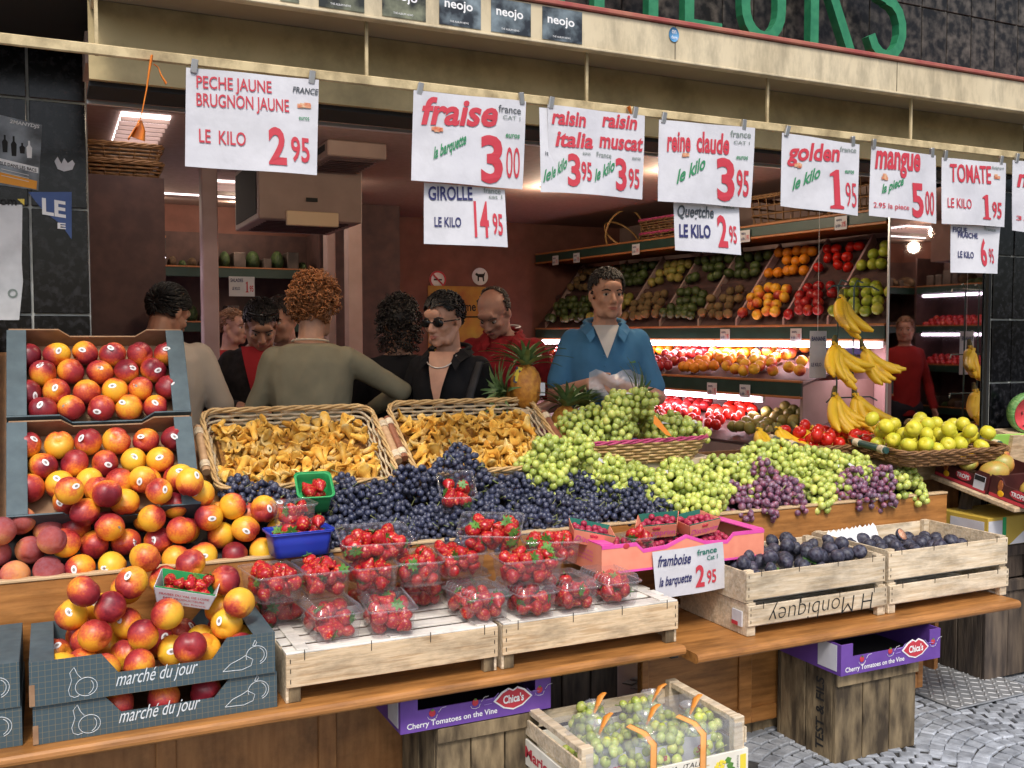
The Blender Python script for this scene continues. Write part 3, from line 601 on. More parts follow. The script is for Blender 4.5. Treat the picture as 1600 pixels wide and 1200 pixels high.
# ================================================================== PRICE SIGNS
DN = mat('dark_print', (.05, .06, .07), rough=.6); M['dark'] = DN
def price_sign(label, corners, texts, Y=2.922, clips=(), prints=(), curl=.020, seed=1):
    W = [at(u, v, Y=Y) for u, v in corners]; c = (W[0]+W[1])/2; top = max(W[0].z, W[1].z); bot = min(W[2].z, W[3].z)
    o = thing('price_sign', label, 'price sign', (c.x, Y, bot), group='price signs hanging on the rail'); r_ = random.Random(seed); ph = r_.uniform(0, 3)
    hgt = top-bot
    def bend(q):
        k = 1-q.z/hgt; return Vector((q.x, q.y-curl*k*(.5+.5*math.sin(ph+q.x*9))-.003*math.sin(q.x*23+ph+q.z*8), q.z))
    nx, nz = 14, 10; vs = []; tl, tr, br, bl = [Vector((q.x-c.x, 0, q.z-bot)) for q in W]
    for j in range(nz+1):
        for i in range(nx+1):
            a = tl.lerp(tr, i/nx); b = bl.lerp(br, i/nx); vs.append(bend(a.lerp(b, j/nz)))
    n = len(vs); vs += [v+Vector((0, .0012, 0)) for v in vs]
    fs = [(j*(nx+1)+i, j*(nx+1)+i+1, (j+1)*(nx+1)+i+1, (j+1)*(nx+1)+i) for j in range(nz) for i in range(nx)]; fs += [tuple(x+n for x in f[::-1]) for f in fs]
    MB().add(vs, fs, 0, True).build('paper', M['paper'], o, fix=False)
    for t in texts:
        s, u0, v0, u1, v1, h, m = t[:7]; sh = t[7] if len(t) > 7 else 0.; bd = t[8] if len(t) > 8 else .01
        p0 = at(u0, v0, Y=Y); p1 = at(u1, v1, Y=Y); hh = (at((u0+u1)/2, (v0+v1)/2-h, Y=Y)-at((u0+u1)/2, (v0+v1)/2, Y=Y)).z
        letters(o, s, (p0.x-c.x, 0, p0.z-bot), (p1.x-c.x, 0, p1.z-bot), hh, M[m], shear=sh, bold=bd, bend=bend, lift=.003)
    for u, v, w_, h_ in prints:
        p = at(u, v, Y=Y); rr = random.Random(int(u)); mb = MB()
        for k in range(4):
            q = Vector((p.x-c.x+rr.uniform(-.012, .012), -.003, p.z-bot+rr.uniform(-.008, .008))); q = bend(q); mb.box(q.x-.009, q.x+.009, q.y-.0004-.0004*k, q.y+.0006-.0004*k, q.z-.006, q.z+.006, b=.0002)
        mb.build('fruit_print', M['fruitprint'], o)
    for u in clips:
        q = at(u, corners[0][1]+(corners[1][1]-corners[0][1])*(u-corners[0][0])/(corners[1][0]-corners[0][0])-5, Y=Y-.004)
        MB().box(-.009, .009, -.004, .010, -.022, .016, b=.002).build('clip', M['metal'], o, (q.x-c.x, q.y-Y, q.z-bot), (.15, r_.uniform(-.2, .2), 0))
    return o
price_sign('price sign reading peche jaune brugnon jaune, leftmost of the row', [(291, 105), (498, 125), (493, 275), (289, 260)], [
    ('PECHE JAUNE', 307, 137, 424, 146, 19, 'red'), ('BRUGNON JAUNE', 307, 165, 451, 176, 20, 'red'), ('LE  KILO', 311, 222, 383, 229, 21, 'red'),
    ('2', 418, 256, 446, 258, 57, 'red', 0, .03), ('95', 453, 252, 482, 255, 38, 'red', 0, .02), ('FRANCE', 457, 144, 497, 149, 9, 'dark', .2, .02), ('euros', 466, 188, 482, 189, 5, 'green')], clips=(304, 488), prints=((474, 163, 1, 1),), seed=1)
price_sign('price sign reading fraise 3 00 in red brush letters', [(646, 141), (822, 158), (816, 296), (640, 283)], [
    ('fraise', 656, 194, 777, 197, 42, 'red', .25, .03), ('france', 778, 175, 813, 179, 11, 'dark'), ('CAT 1', 785, 186, 812, 189, 6, 'grey'), ('la barquette', 674, 250, 727, 225, 18, 'green', .3, .025),
    ('3', 750, 283, 785, 284, 72, 'red', 0, .03), ('00', 790, 278, 811, 279, 48, 'red', 0, .0), ('euros', 789, 215, 811, 217, 6, 'green', .2, .02)], clips=(657, 815), prints=((680, 205, 1, 1),), seed=2)
price_sign('white sheet tucked behind the raisin sign', [(842, 168), (870, 170), (870, 302), (842, 301)], [('it', 849, 243, 854, 244, 6, 'dark'), ('le', 845, 286, 857, 280, 18, 'green', .3, .02)], Y=2.930, seed=3)
price_sign('price sign reading girolle 14 95 hung under the fraise sign', [(663, 285), (789, 296), (790, 387), (662, 381)], [
    ('GIROLLE', 669, 312, 737, 313, 21, 'navy', 0, .02), ('france', 755, 301, 782, 303, 8, 'grey'), ('cat 1', 763, 310, 784, 311, 6, 'grey'), ('LE KILO', 678, 354, 718, 355, 15, 'navy', 0, .02),
    ('14', 738, 370, 761, 371, 56, 'red', 0, .02), ('95', 767, 366, 783, 368, 33, 'red', 0, .02)], Y=2.934, seed=4)
price_sign('price sign reading raisin italia and raisin muscat 3 95', [(856, 163), (1007, 181), (1002, 312), (856, 300)], [
    ('raisin', 861, 193, 914, 199, 22, 'red', .2, .03), ('raisin', 940, 197, 994, 203, 21, 'red', .2, .03), ('italia', 866, 228, 924, 233, 24, 'red', .2, .03), ('muscat', 934, 230, 1003, 237, 21, 'red', .2, .03),
    ('3', 884, 289, 903, 291, 49, 'red', 0, .03), ('95', 904, 282, 920, 284, 29, 'red', 0, .02), ('3', 959, 296, 977, 297, 49, 'red', 0, .03), ('95', 980, 293, 997, 295, 30, 'red', 0, .02),
    ('le kilo', 859, 281, 883, 262, 18, 'green', .3, .025), ('le kilo', 924, 285, 958, 266, 18, 'green', .3, .025), ('France', 929, 246, 953, 248, 8, 'grey'), ('euros', 907, 243, 919, 244, 4, 'grey'), ('euros', 986, 250, 999, 251, 4, 'grey')], clips=(862, 993), seed=5)
price_sign('price sign reading reine claude 3 95', [(1030, 187), (1180, 200), (1172, 325), (1025, 315)], [
    ('reine', 1040, 236, 1076, 237, 30, 'red', .15, .03), ('claude', 1086, 237, 1138, 241, 32, 'red', .15, .03), ('france', 1140, 214, 1172, 216, 10, 'grey'), ('CAT 1', 1145, 225, 1170, 227, 5, 'grey'), ('le kilo', 1053, 288, 1099, 263, 20, 'green', .3, .025),
    ('3', 1117, 311, 1146, 313, 65, 'red', 0, .03), ('95', 1149, 305, 1168, 307, 40, 'red', 0, .02), ('euros', 1149, 249, 1167, 250, 5, 'green', .2, .02)], clips=(1038, 1163), prints=((1066, 243, 1, 1),), seed=6)
price_sign('price sign reading Quegtche 2 95 hung under the reine claude sign', [(1053, 314), (1155, 324), (1154, 399), (1054, 391)], [
    ('Quegtche', 1058, 338, 1113, 341, 18, 'dark', .2, .02), ('LE KILO', 1060, 370, 1106, 372, 20, 'navy', 0, .03), ('2', 1117, 385, 1133, 386, 49, 'red', 0, .03), ('95', 1136, 379, 1148, 381, 27, 'red', 0, .02), ('france', 1129, 325, 1147, 327, 6, 'grey')], Y=2.934, seed=7)
price_sign('price sign reading golden 1 95', [(1223, 207), (1342, 226), (1336, 338), (1219, 322)], [
    ('golden', 1230, 250, 1311, 252, 27, 'red', .2, .03), ('le kilo', 1237, 298, 1278, 277, 18, 'green', .3, .025), ('1', 1291, 327, 1313, 328, 62, 'red', 0, .03), ('95', 1317, 323, 1334, 325, 38, 'red', 0, .0), ('france', 1312, 237, 1336, 239, 8, 'grey'), ('euros', 1318, 271, 1332, 272, 5, 'green', .2, .02)], clips=(1231, 1333), prints=((1246, 259, 1, 1),), seed=8)
price_sign('price sign reading mangue 5 00', [(1362, 228), (1461, 243), (1460, 350), (1356, 337)], [
    ('mangue', 1366, 262, 1437, 267, 27, 'red', .2, .03), ('la piece', 1375, 303, 1408, 289, 14, 'green', .3, .025), ('5', 1419, 338, 1439, 339, 52, 'red', 0, .03), ('00', 1442, 335, 1456, 337, 37, 'red'), ('2.95 la piece', 1363, 324, 1414, 329, 8, 'red')], clips=(1366, 1457), prints=((1380, 277, 1, 1),), seed=9)
price_sign('price sign reading TOMATE 1 95', [(1472, 246), (1571, 255), (1567, 355), (1469, 350)], [
    ('TOMATE', 1482, 284, 1547, 287, 28, 'red', 0, .02), ('LE KILO', 1478, 324, 1512, 327, 15, 'red'), ('1', 1530, 343, 1544, 344, 39, 'red', 0, .03), ('95', 1547, 340, 1562, 342, 25, 'red', 0, .02), ('Belgique', 1549, 264, 1567, 265, 4, 'grey')], clips=(1478, 1565), prints=((1557, 277, 1, 1),), seed=10)
price_sign('price sign reading FIGUE FRAICHE 6 95 hung under the tomato sign', [(1486, 351), (1563, 355), (1554, 428), (1483, 426)], [
    ('FIGUE', 1488, 362, 1509, 364, 8, 'navy', 0, .02), ('FRAICHE', 1495, 371, 1525, 373, 8, 'navy', 0, .02), ('LE KILO', 1494, 402, 1516, 404, 10, 'navy', 0, .02), ('6', 1527, 414, 1537, 415, 42, 'red', 0, .03), ('95', 1541, 411, 1549, 412, 23, 'red'), ('France', 1538, 360, 1555, 362, 5, 'grey')], Y=2.934, seed=11)
price_sign('price sign cut off at the right edge of the picture', [(1583, 250), (1680, 262), (1678, 376), (1580, 360)], [('melon', 1588, 291, 1660, 296, 28, 'red', .2, .03), ('3.00', 1586, 344, 1620, 347, 7, 'red')], clips=(1590,), seed=12)
def small_sign(label, u0, v0, u1, v1, Y=None, X=None, texts=(), rz=0.):
    a = at(u0, v1, Y=Y, X=X); b = at(u1, v1, Y=Y, X=X); c = at(u0, v0, Y=Y, X=X); wd = (b-a).length; h = c.z-a.z; d = (b-a).normalized()
    o = thing('price_card', label, 'price card', (a+b)/2, (0, 0, math.atan2(d.y, d.x)))
    MB().box(-wd/2, wd/2, -.001, .001, 0, h).build('card', M['paper'], o)
    for s, x0, z0, x1, z1, hh, m in texts: letters(o, s, ((x0-.5)*wd, -.001, z0*h), ((x1-.5)*wd, -.001, z1*h), hh*h, M[m], bold=.02)
    return o
small_sign('small white card reading salades hanging in the dark back of the shop', 358, 432, 398, 463, Y=5.7, texts=(('SALADES', .06, .72, .55, .72, .18, 'navy'), ('LE KILO', .12, .32, .42, .32, .15, 'navy'), ('1', .64, .2, .76, .2, .55, 'red'), ('95', .8, .25, .95, .25, .3, 'red')))
# ================================================================== THE STALL
stall = thing('market_stall', 'long varnished wooden fruit stall with ledge, front board and panelled base', 'market stall', (0, 2.7, 0))
def sp(mb, name, m): return mb.xf(lambda v: v-Vector((0, 2.7, 0))).build(name, m, stall)
def bull(mb, x0, x1, y, z0, z1, ydeep):   # board with a rounded front edge
    r_ = (z1-z0)/2; pr_ = [(ydeep, z0), (y+r_, z0)]+[(y+r_-r_*math.sin(R(a)), z0+r_-r_*math.cos(R(a))) for a in (30, 60, 90, 120, 150)]+[(y+r_, z1), (ydeep, z1)]
    return mb.prism(pr_, 'x', x0, x1)
sp(bull(MB(), -1.2, 1.905, 2.668, .483, .515, 3.14), 'ledge', M['orange_wood'])
sp(bull(MB(), 1.93, 3.50, 2.635, .458, .492, 3.14), 'ledge', M['orange_wood'])
sp(MB().box(1.90, 1.93, 2.75, 3.14, .45, .482), 'ledge_gap', M['blackwood'])
sp(MB().box(-1.2, 3.672, 3.15, 3.172, .50, .836, b=.003), 'front_board', M['orange_wood'])
sp(MB().box(-1.2, 3.672, 3.146, 3.178, .8365, .846, b=.002), 'board_edge', mat('pale_edge', (.52, .36, .2), (.6, .44, .26), 9, rough=.6))
sp(MB().hexa([(-1.2, 3.18, .79), (3.66, 3.18, .79), (-1.2, 3.58, .99), (3.66, 3.58, .99), (-1.2, 3.18, .805), (3.66, 3.18, .805), (-1.2, 3.58, 1.005), (3.66, 3.58, 1.005)]), 'sloping_board', M['blackwood'])
sp(MB().box(-1.2, 3.1, 3.59, 3.86, .93, .955), 'back_shelf', M['brown_panel'])
for x in (-1.1, .3, 1.6, 2.9): sp(MB().box(x-.03, x+.03, 3.60, 3.84, .0, .9295), 'support', M['brown_panel'])
sp(MB().box(3.645, 3.668, 3.18, 3.56, .0, .785), 'end_panel', M['brown_panel'])
for x in (-1.0, .5, 1.9, 3.4): sp(MB().box(x-.025, x+.025, 3.19, 3.24, 0, .785), 'support', M['brown_panel'])
# sloped racks that carry the baskets and the tilted trays
sp(MB().hexa([(.47, 3.44, .93), (1.87, 3.44, .93), (.47, 3.80, 1.165), (1.87, 3.80, 1.165), (.47, 3.44, .945), (1.87, 3.44, .945), (.47, 3.80, 1.18), (1.87, 3.80, 1.18)]), 'basket_rack', M['brown_panel'])
for x in (.5, 1.17, 1.84): sp(MB().box(x-.02, x+.02, 3.76, 3.80, .956, 1.13), 'rack_post', M['brown_panel'])
sp(MB().hexa([(-.75, 3.35, .965), (.45, 3.35, .965), (-.75, 3.735, 1.495), (.45, 3.735, 1.495), (-.75, 3.362, .957), (.45, 3.362, .957), (-.75, 3.747, 1.487), (.45, 3.747, 1.487)]), 'tray_rack', M['brown_panel'])
for x in (-.7, .40): sp(MB().box(x-.02, x+.02, 3.71, 3.74, .956, 1.43), 'rack_post', M['brown_panel'])
# panelled base
def panelled(x0, x1, y, z0, z1, n, m=M['brown_panel']):
    sp(MB().box(x0, x1, y+.012, y+.03, z0, z1), 'base_panel', m); wd = (x1-x0)/n
    for i in range(n+1): sp(MB().box(max(x0, x0+i*wd-.03), min(x1, x0+i*wd+.03), y, y+.0118, z0, z1, b=.003), 'stile', m)
    for (a, b) in ((z0, z0+.06), (z1-.05, z1)):
        for i in range(n): sp(MB().box(x0+i*wd+.0305, x0+(i+1)*wd-.0305, y+.001, y+.0118, a, b, b=.003), 'rail', m)
panelled(-1.2, 1.30, 3.10, 0, .47, 5); panelled(1.92, 3.33, 2.96, .06, .455, 3, M['orange_wood'])
for k in range(5): sp(MB().box(1.31+k*.12, 1.31+k*.12+.113, 3.10, 3.12, 0, .475, b=.002), 'back_plank', M['oldwood_dark'])
sp(MB().box(1.95, 3.28, 3.0, 3.06, 0, .06), 'plinth', M['oldwood'])

# ---- blue-grey printed card crates
def card_outline(W, H, cut=.52):
    return [(-W/2, 0), (W/2, 0), (W/2, H), (W*.29, H), (W*.225, H*cut), (-W*.16, H*cut), (-W*.225, H), (-W/2, H)]
def card_crate(label, loc, rot=(0, 0, 0), W=.612, D=.385, H=.105, printed=True, m='bluecard', group='blue-grey card fruit crates', holes=True):
    o = thing('card_crate', label, 'card crate', loc, rot, group); t = .005
    MB().prism(card_outline(W, H), 'y', 0, t).build('front_panel', M['bluegrid'] if printed else M[m], o)
    MB().prism(card_outline(W-.012, H-.002, .6), 'y', D-t, D).build('back_panel', M['cardboard'] if not printed else M[m], o)
    for s in (-1, 1):
        MB().box(s*W/2, s*(W/2-t), t+.0005, D-t-.0005, 0, H-.004).build('side_panel', M[m], o)
        MB().box(s*W/2, s*(W/2-.058), .0055, D-.0055, H-.0035, H, b=.001).build('top_flap', M[m], o)
        MB().box(s*(W/2+.0006), s*(W/2-.003), D*.42, D*.58, H*.45, H*.72).build('hand_hole', M['black'], o)
    MB().box(-W/2+t, W/2-t, t, D-t, .001, .005).build('bottom', M['cardboard'], o)
    if printed:
        MB().box(-W/2-.001, -W/2+.012, -.0012, -.0002, .002, H*.5).build('folded_edge', M['cardboard'], o)
        letters(o, 'marché du jour', (-.105, 0, .024), (.10, 0, .030), .036, M['chalk'], shear=.45, lift=.0015)
        def ol(pts): stroke(o, pts, .0018, M['chalk'], 'chalk_drawing', lift=.0008)
        def el(cx, cz, rx, rz, a0=0, a1=360, n=22): return [(cx+rx*math.cos(R(a0+(a1-a0)*i/n)), 0, cz+rz*math.sin(R(a0+(a1-a0)*i/n))) for i in range(n+1)]
        ol(el(-.175, .034, .026, .024)); ol(el(-.182, .034, .024, .022, -60, 40))
        ol([(-.217, 0, .030), (-.214, 0, .016), (-.203, 0, .010), (-.192, 0, .013)]); ol([(-.217, 0, .030), (-.209, 0, .055), (-.213, 0, .075), (-.203, 0, .088), (-.196, 0, .07), (-.187, 0, .058)])
        ol(el(.255, .055, .028, .026, -70, 200)); ol(el(.252, .055, .024, .022, -60, 60))
        ol([(.165, 0, .022), (.185, 0, .040), (.21, 0, .050), (.225, 0, .058), (.245, 0, .045), (.24, 0, .028), (.215, 0, .020), (.165, 0, .022)]); ol([(.245, 0, .083), (.252, 0, .098), (.256, 0, .09), (.251, 0, .082), (.245, 0, .083)])
    return o
card_crate('lower blue-grey marche du jour card crate at the front left, three nectarines showing', (.252, 2.715, .516), H=.10)
card_crate('upper blue-grey marche du jour card crate heaped with nectarines at the front left', (.246, 2.705, .618), H=.113)
card_crate('lower blue-grey card crate cut off at the bottom left corner', (-.385, 2.73, .516), H=.10)
card_crate('upper blue-grey card crate cut off at the left edge above another', (-.388, 2.725, .618), H=.113)
TILT = R(54)
card_crate('lower tilted blue-grey tray of nectarines spilling onto the pile', (.155, 3.325, .955), (TILT, 0, 0), W=.555, D=.335, H=.10, printed=False)
card_crate('upper tilted blue-grey tray with neat rows of stickered nectarines', (.155, 3.525, 1.237), (TILT, 0, 0), W=.555, D=.345, H=.10, printed=False)
yb = card_crate('yellow card tray seen edge on at the far left beside the tilted trays', (-.43, 3.36, .98), (TILT, 0, 0), W=.56, D=.34, H=.11, printed=False, m='yellow', group=None)
yb2 = card_crate('second yellow card tray at the far left above the first', (-.43, 3.555, 1.26), (TILT, 0, 0), W=.56, D=.34, H=.11, printed=False, m='yellow', group=None)

# ---- wooden crates
def staples(o, pts):
    for (x, y, z, L_) in pts: MB().box(x-.001, x+.001, y-.0016, y+.0004, z-L_, z).build('staple', M['staple'], o)
def upturned_crate(label, loc, W=.652, D=.40, H=.147, m='crate', seed=1):
    o = thing('wooden_crate', label, 'wooden crate', loc, group='upturned crates under the punnets'); r_ = random.Random(seed); t = .009
    MB().box(-W/2, W/2, 0, t, .046, H-.007, b=.0015).build('front_plank', M[m], o)
    MB().box(-W/2, W/2, D-t, D, .046, H-.007, b=.0015).build('back_plank', M[m], o)
    for s in (-1, 1):
        MB().box(s*(W/2-.0005), s*(W/2-t), t+.0005, D-t-.0005, .0, H-.008, b=.0015).build('side_plank', M['crate_pale'], o)
        for y in (t+.0008, D-t-.026): MB().box(s*(W/2-t-.0005), s*(W/2-t-.034), y, y+.025, 0, H-.010, b=.0015).build('corner_post', M['oldwood'], o)
    n = 5; g = .021; wd = (D-g*(n-1))/n
    for k in range(n): MB().box(-W/2+r_.uniform(0, .003), W/2-r_.uniform(0, .003), k*(wd+g)+.001, k*(wd+g)+wd-.001, H-.0065, H-.001, b=.001).build('slat', M['slat'], o)
    for s in (-1, 0, 1): MB().box(s*(W/2-.05)-.018, s*(W/2-.05)+.018, .01, D-.01, H-.0008, H+.004, b=.001).build('batten', M['slat'], o)
    staples(o, [(x, 0, H-.004+.008, .03) for x in (-W*.42, -W*.12, W*.16, W*.43)]+[(s*(W/2-.012), 0, z, .012) for s in (-1, 1) for z in (.07, .10, .128)])
    return o
upturned_crate('pale upturned wooden crate under the left strawberry punnets', (.910, 2.715, .516), seed=1)
upturned_crate('amber upturned wooden crate with curved grain under the right strawberry punnets', (1.578, 2.715, .516), m='crate_amber' if 'crate_amber' in M else 'crate', seed=2)
def fig_crate(label, loc, W=.655, D=.42, H=.115, feet=True, seed=1):
    o = thing('fig_crate', label, 'wooden crate', loc, group='pale fig crates'); t = .008; z0 = .038 if feet else .012
    MB().box(-W/2, W/2, 0, t, z0, H-.006, b=.0012).build('front_plank', M['crate_pale'], o); MB().box(-W/2, W/2, D-t, D, z0, H-.006, b=.0012).build('back_plank', M['crate_pale'], o)
    for s in (-1, 1):
        MB().box(s*(W/2-.0005), s*(W/2-t), t+.0005, D-t-.0005, .0005, H, b=.0012).build('side_plank', M['crate_pale'], o)
        for y in (t+.0008, D-t-.023): MB().box(s*(W/2-t-.0005), s*(W/2-t-.030), y, y+.022, 0, H+.002, b=.0012).build('corner_post', M['crate_pale'], o)
    for k in range(5): MB().box(-W/2+t+.001, W/2-t-.001, .011+k*.08, .011+k*.08+.072, z0-.006, z0-.001, b=.001).build('slat', M['slat'], o)
    staples(o, [(x, 0, H+.004, .024) for x in (-W*.4, -W*.14, W*.14, W*.4)]+[(s*(W/2-.01), 0, z, .010) for s in (-1, 1) for z in (z0+.02, z0+.045, H-.012)])
    return o
fl = fig_crate('lower pale wooden crate with upside down handwriting under the left figs', (2.528, 2.715, .493), feet=True)
letters(fl, 'H Monbiquey', (.255, 0, .098), (-.24, 0, .092), .062, M['black'], up=(0, 0, -1), shear=.15, bold=-.015, lift=.001, name='handwriting')
lb = MB().box(-.334, -.3285, .03, .085, .03, .085).build('paper_label', M['paper'], fl); MB().box(-.335, -.3345, .05, .085, .031, .045).build('red_patch', M['red'], lb)
fig_crate('lower pale wooden crate under the right hand figs', (3.198, 2.715, .493))
FC1 = fig_crate('upper pale wooden crate of figs beside the raspberry box', (2.522, 2.72, .611), H=.112, feet=False)
FC2 = fig_crate('upper pale wooden crate of figs with torn white paper at the right end', (3.195, 2.72, .611), H=.125, feet=False)

# ---- tall weathered crates standing under the ledge
def plank_crate(label, loc, W, D, H, n=3, m='oldwood', rot=0):
    o = thing('plank_crate', label, 'wooden crate', loc, (0, 0, rot), group='weathered crates under the stall'); g = .005; wd = (W-g*(n-1))/n
    for k in range(n):
        for y in (0, D-.018): MB().box(-W/2+k*(wd+g), -W/2+k*(wd+g)+wd, y, y+.018, 0, H-.002*(k % 2), b=.003).build('plank', M[m], o)
    n2 = max(2, int(D/.13)); wd = (D-.038-g*(n2-1))/n2
    for s in (-1, 1):
        for k in range(n2): MB().box(s*W/2, s*(W/2-.016), .019+k*(wd+g), .019+k*(wd+g)+wd, 0, H, b=.003).build('plank', M[m], o)
    MB().box(-W/2+.018, W/2-.018, .020, D-.020, H-.03, H-.012).build('top', M[m], o)
    MB().box(-W/2-.001, W/2+.001, -.012, -.0005, H-.05, H-.003, b=.002).build('batten', M[m], o)
    return o
plank_crate('weathered plank crate under the left purple tomato box', (1.225, 2.765, .002), .345, .33, .352)
pc2 = plank_crate('weathered plank crate with stencilled letters under the right purple tomato box', (2.735, 2.64, .002), .395, .315, .338)
letters(pc2, 'TEST & FILS', (-.1975, .06, .03), (-.1975, .06, .30), .04, M['black'], nrm=(-1, 0, 0), up=(0, 1, 0), bold=.02, lift=.0015, name='stencil')
plank_crate('dark plank crate standing by the right pillar behind the stall', (4.10, 2.98, .02), .74, .30, .44, 5, 'oldwood_dark')
plank_crate('dark plank crate carrying the sloping mango shelf', (3.98, 2.99, .465), .5, .26, .15, 4, 'oldwood_dark')
# ---- purple cherry tomato boxes
M['lilac'] = mat('lilac', (.3, .2, .55), rough=.6)
def purple_box(label, loc, W=.50, D=.32, H=.112):
    o = thing('tomato_box', label, 'card box', loc, group='purple cherry tomato boxes'); t = .005; c = .055
    MB().prism([(-W/2, 0), (W/2, 0), (W/2, H), (W/2-c, H), (W/2-c, H*.58), (-W/2+c, H*.58), (-W/2+c, H), (-W/2, H)], 'y', 0, t).build('front_panel', M['purple'], o)
    MB().box(-W/2, W/2, D-t, D, 0, H).build('back_panel', M['purple'], o); MB().box(-W/2+t, W/2-t, t, D-t, 0, .004).build('bottom', M['black'], o)
    for s in (-1, 1): MB().box(s*W/2, s*(W/2-t), t+.0004, D-t-.0004, 0, H).build('side_panel', M['purple'], o)
    MB().box(-W/2-.0015, -W/2-.0002, .02, .115, .012, H-.006).build('side_label', M['paper'], o)
    lip = [(-.06, .0), (-.036, .022), (-.014, .031), (0, .024), (.014, .031), (.036, .022), (.06, .0), (.03, -.022), (0, -.030), (-.03, -.022)]
    cx, cz = W*.235, H*.47
    MB().prism([(cx+x*1.13, cz+z*1.18) for x, z in lip], 'y', -.0022, -.0003).build('emblem_rim', M['white'], o)
    MB().prism([(cx+x, cz+z) for x, z in lip], 'y', -.0035, -.0023).build('emblem', M['red'], o)
    letters(o, "Chica's", (cx-.036, 0, cz-.011), (cx+.036, 0, cz-.009), .026, M['white'], bold=.03, lift=.005)
    letters(o, 'Cherry Tomatoes on the Vine', (-W*.46, 0, .012), (cx-.055, 0, .016), .017, M['white'], bold=.015, lift=.0015)
    for x, z in ((-W*.3, .05), (-W*.02, .060), (W*.42, .066)):
        MB().ball((x, -.001, z), (.011, .0015, .011), 12, 8).build('printed_tomato', M['red'], o); stroke(o, [(x-.016, 0, z-.008), (x-.012, 0, z-.016), (x, 0, z-.019), (x+.012, 0, z-.016), (x+.016, 0, z-.006)], .0014, M['white'], 'print_line')
        MB().box(x-.004, x+.004, -.003, -.0022, z+.007, z+.013).build('printed_leaf', M['leaf'], o); stroke(o, [(x+.02, 0, z), (x+.03, 0, z+.012), (x+.045, 0, z+.014)], .0014, M['white'], 'print_line')
    for k in range(8):
        a = R(186-k*27); stroke(o, [(cx+.075*math.cos(a), 0, cz+.034*math.sin(a)), (cx+.10*math.cos(a), 0, max(.004, min(H*.56, cz+.05*math.sin(a))))], .003, M['lilac'], 'print_ray')
    return o
purple_box('purple cherry tomato box on the left weathered crate below the ledge', (1.184, 2.75, .356), W=.507)
purple_box('purple cherry tomato box on the right weathered crate below the ledge', (2.765, 2.60, .342), W=.49, H=.112)

# ---- checker plate by the pillar
pl_ = thing('checker_plate', 'grey steel checker plate lying on the paving at the right', 'steel plate', (3.62, 3.05, .018)); MB().box(-.28, .22, -.25, .28, -.004, .003, b=.002).build('sheet', mat('steel', (.26, .27, .28), (.36, .37, .38), 20, rough=.5, metal=.4), pl_)
sm = MB().box(-.016, .016, -.004, .004, .0032, .0068, b=.0015).mesh('tread', mat('steel_bright', (.5, .51, .52), rough=.4, metal=.5))
for i in range(13):
    for j in range(13): link(sm, 'tread', pl_, (-.26+i*.038, -.23+j*.04, 0), (0, 0, R(45 if (i+j) % 2 else -45)))

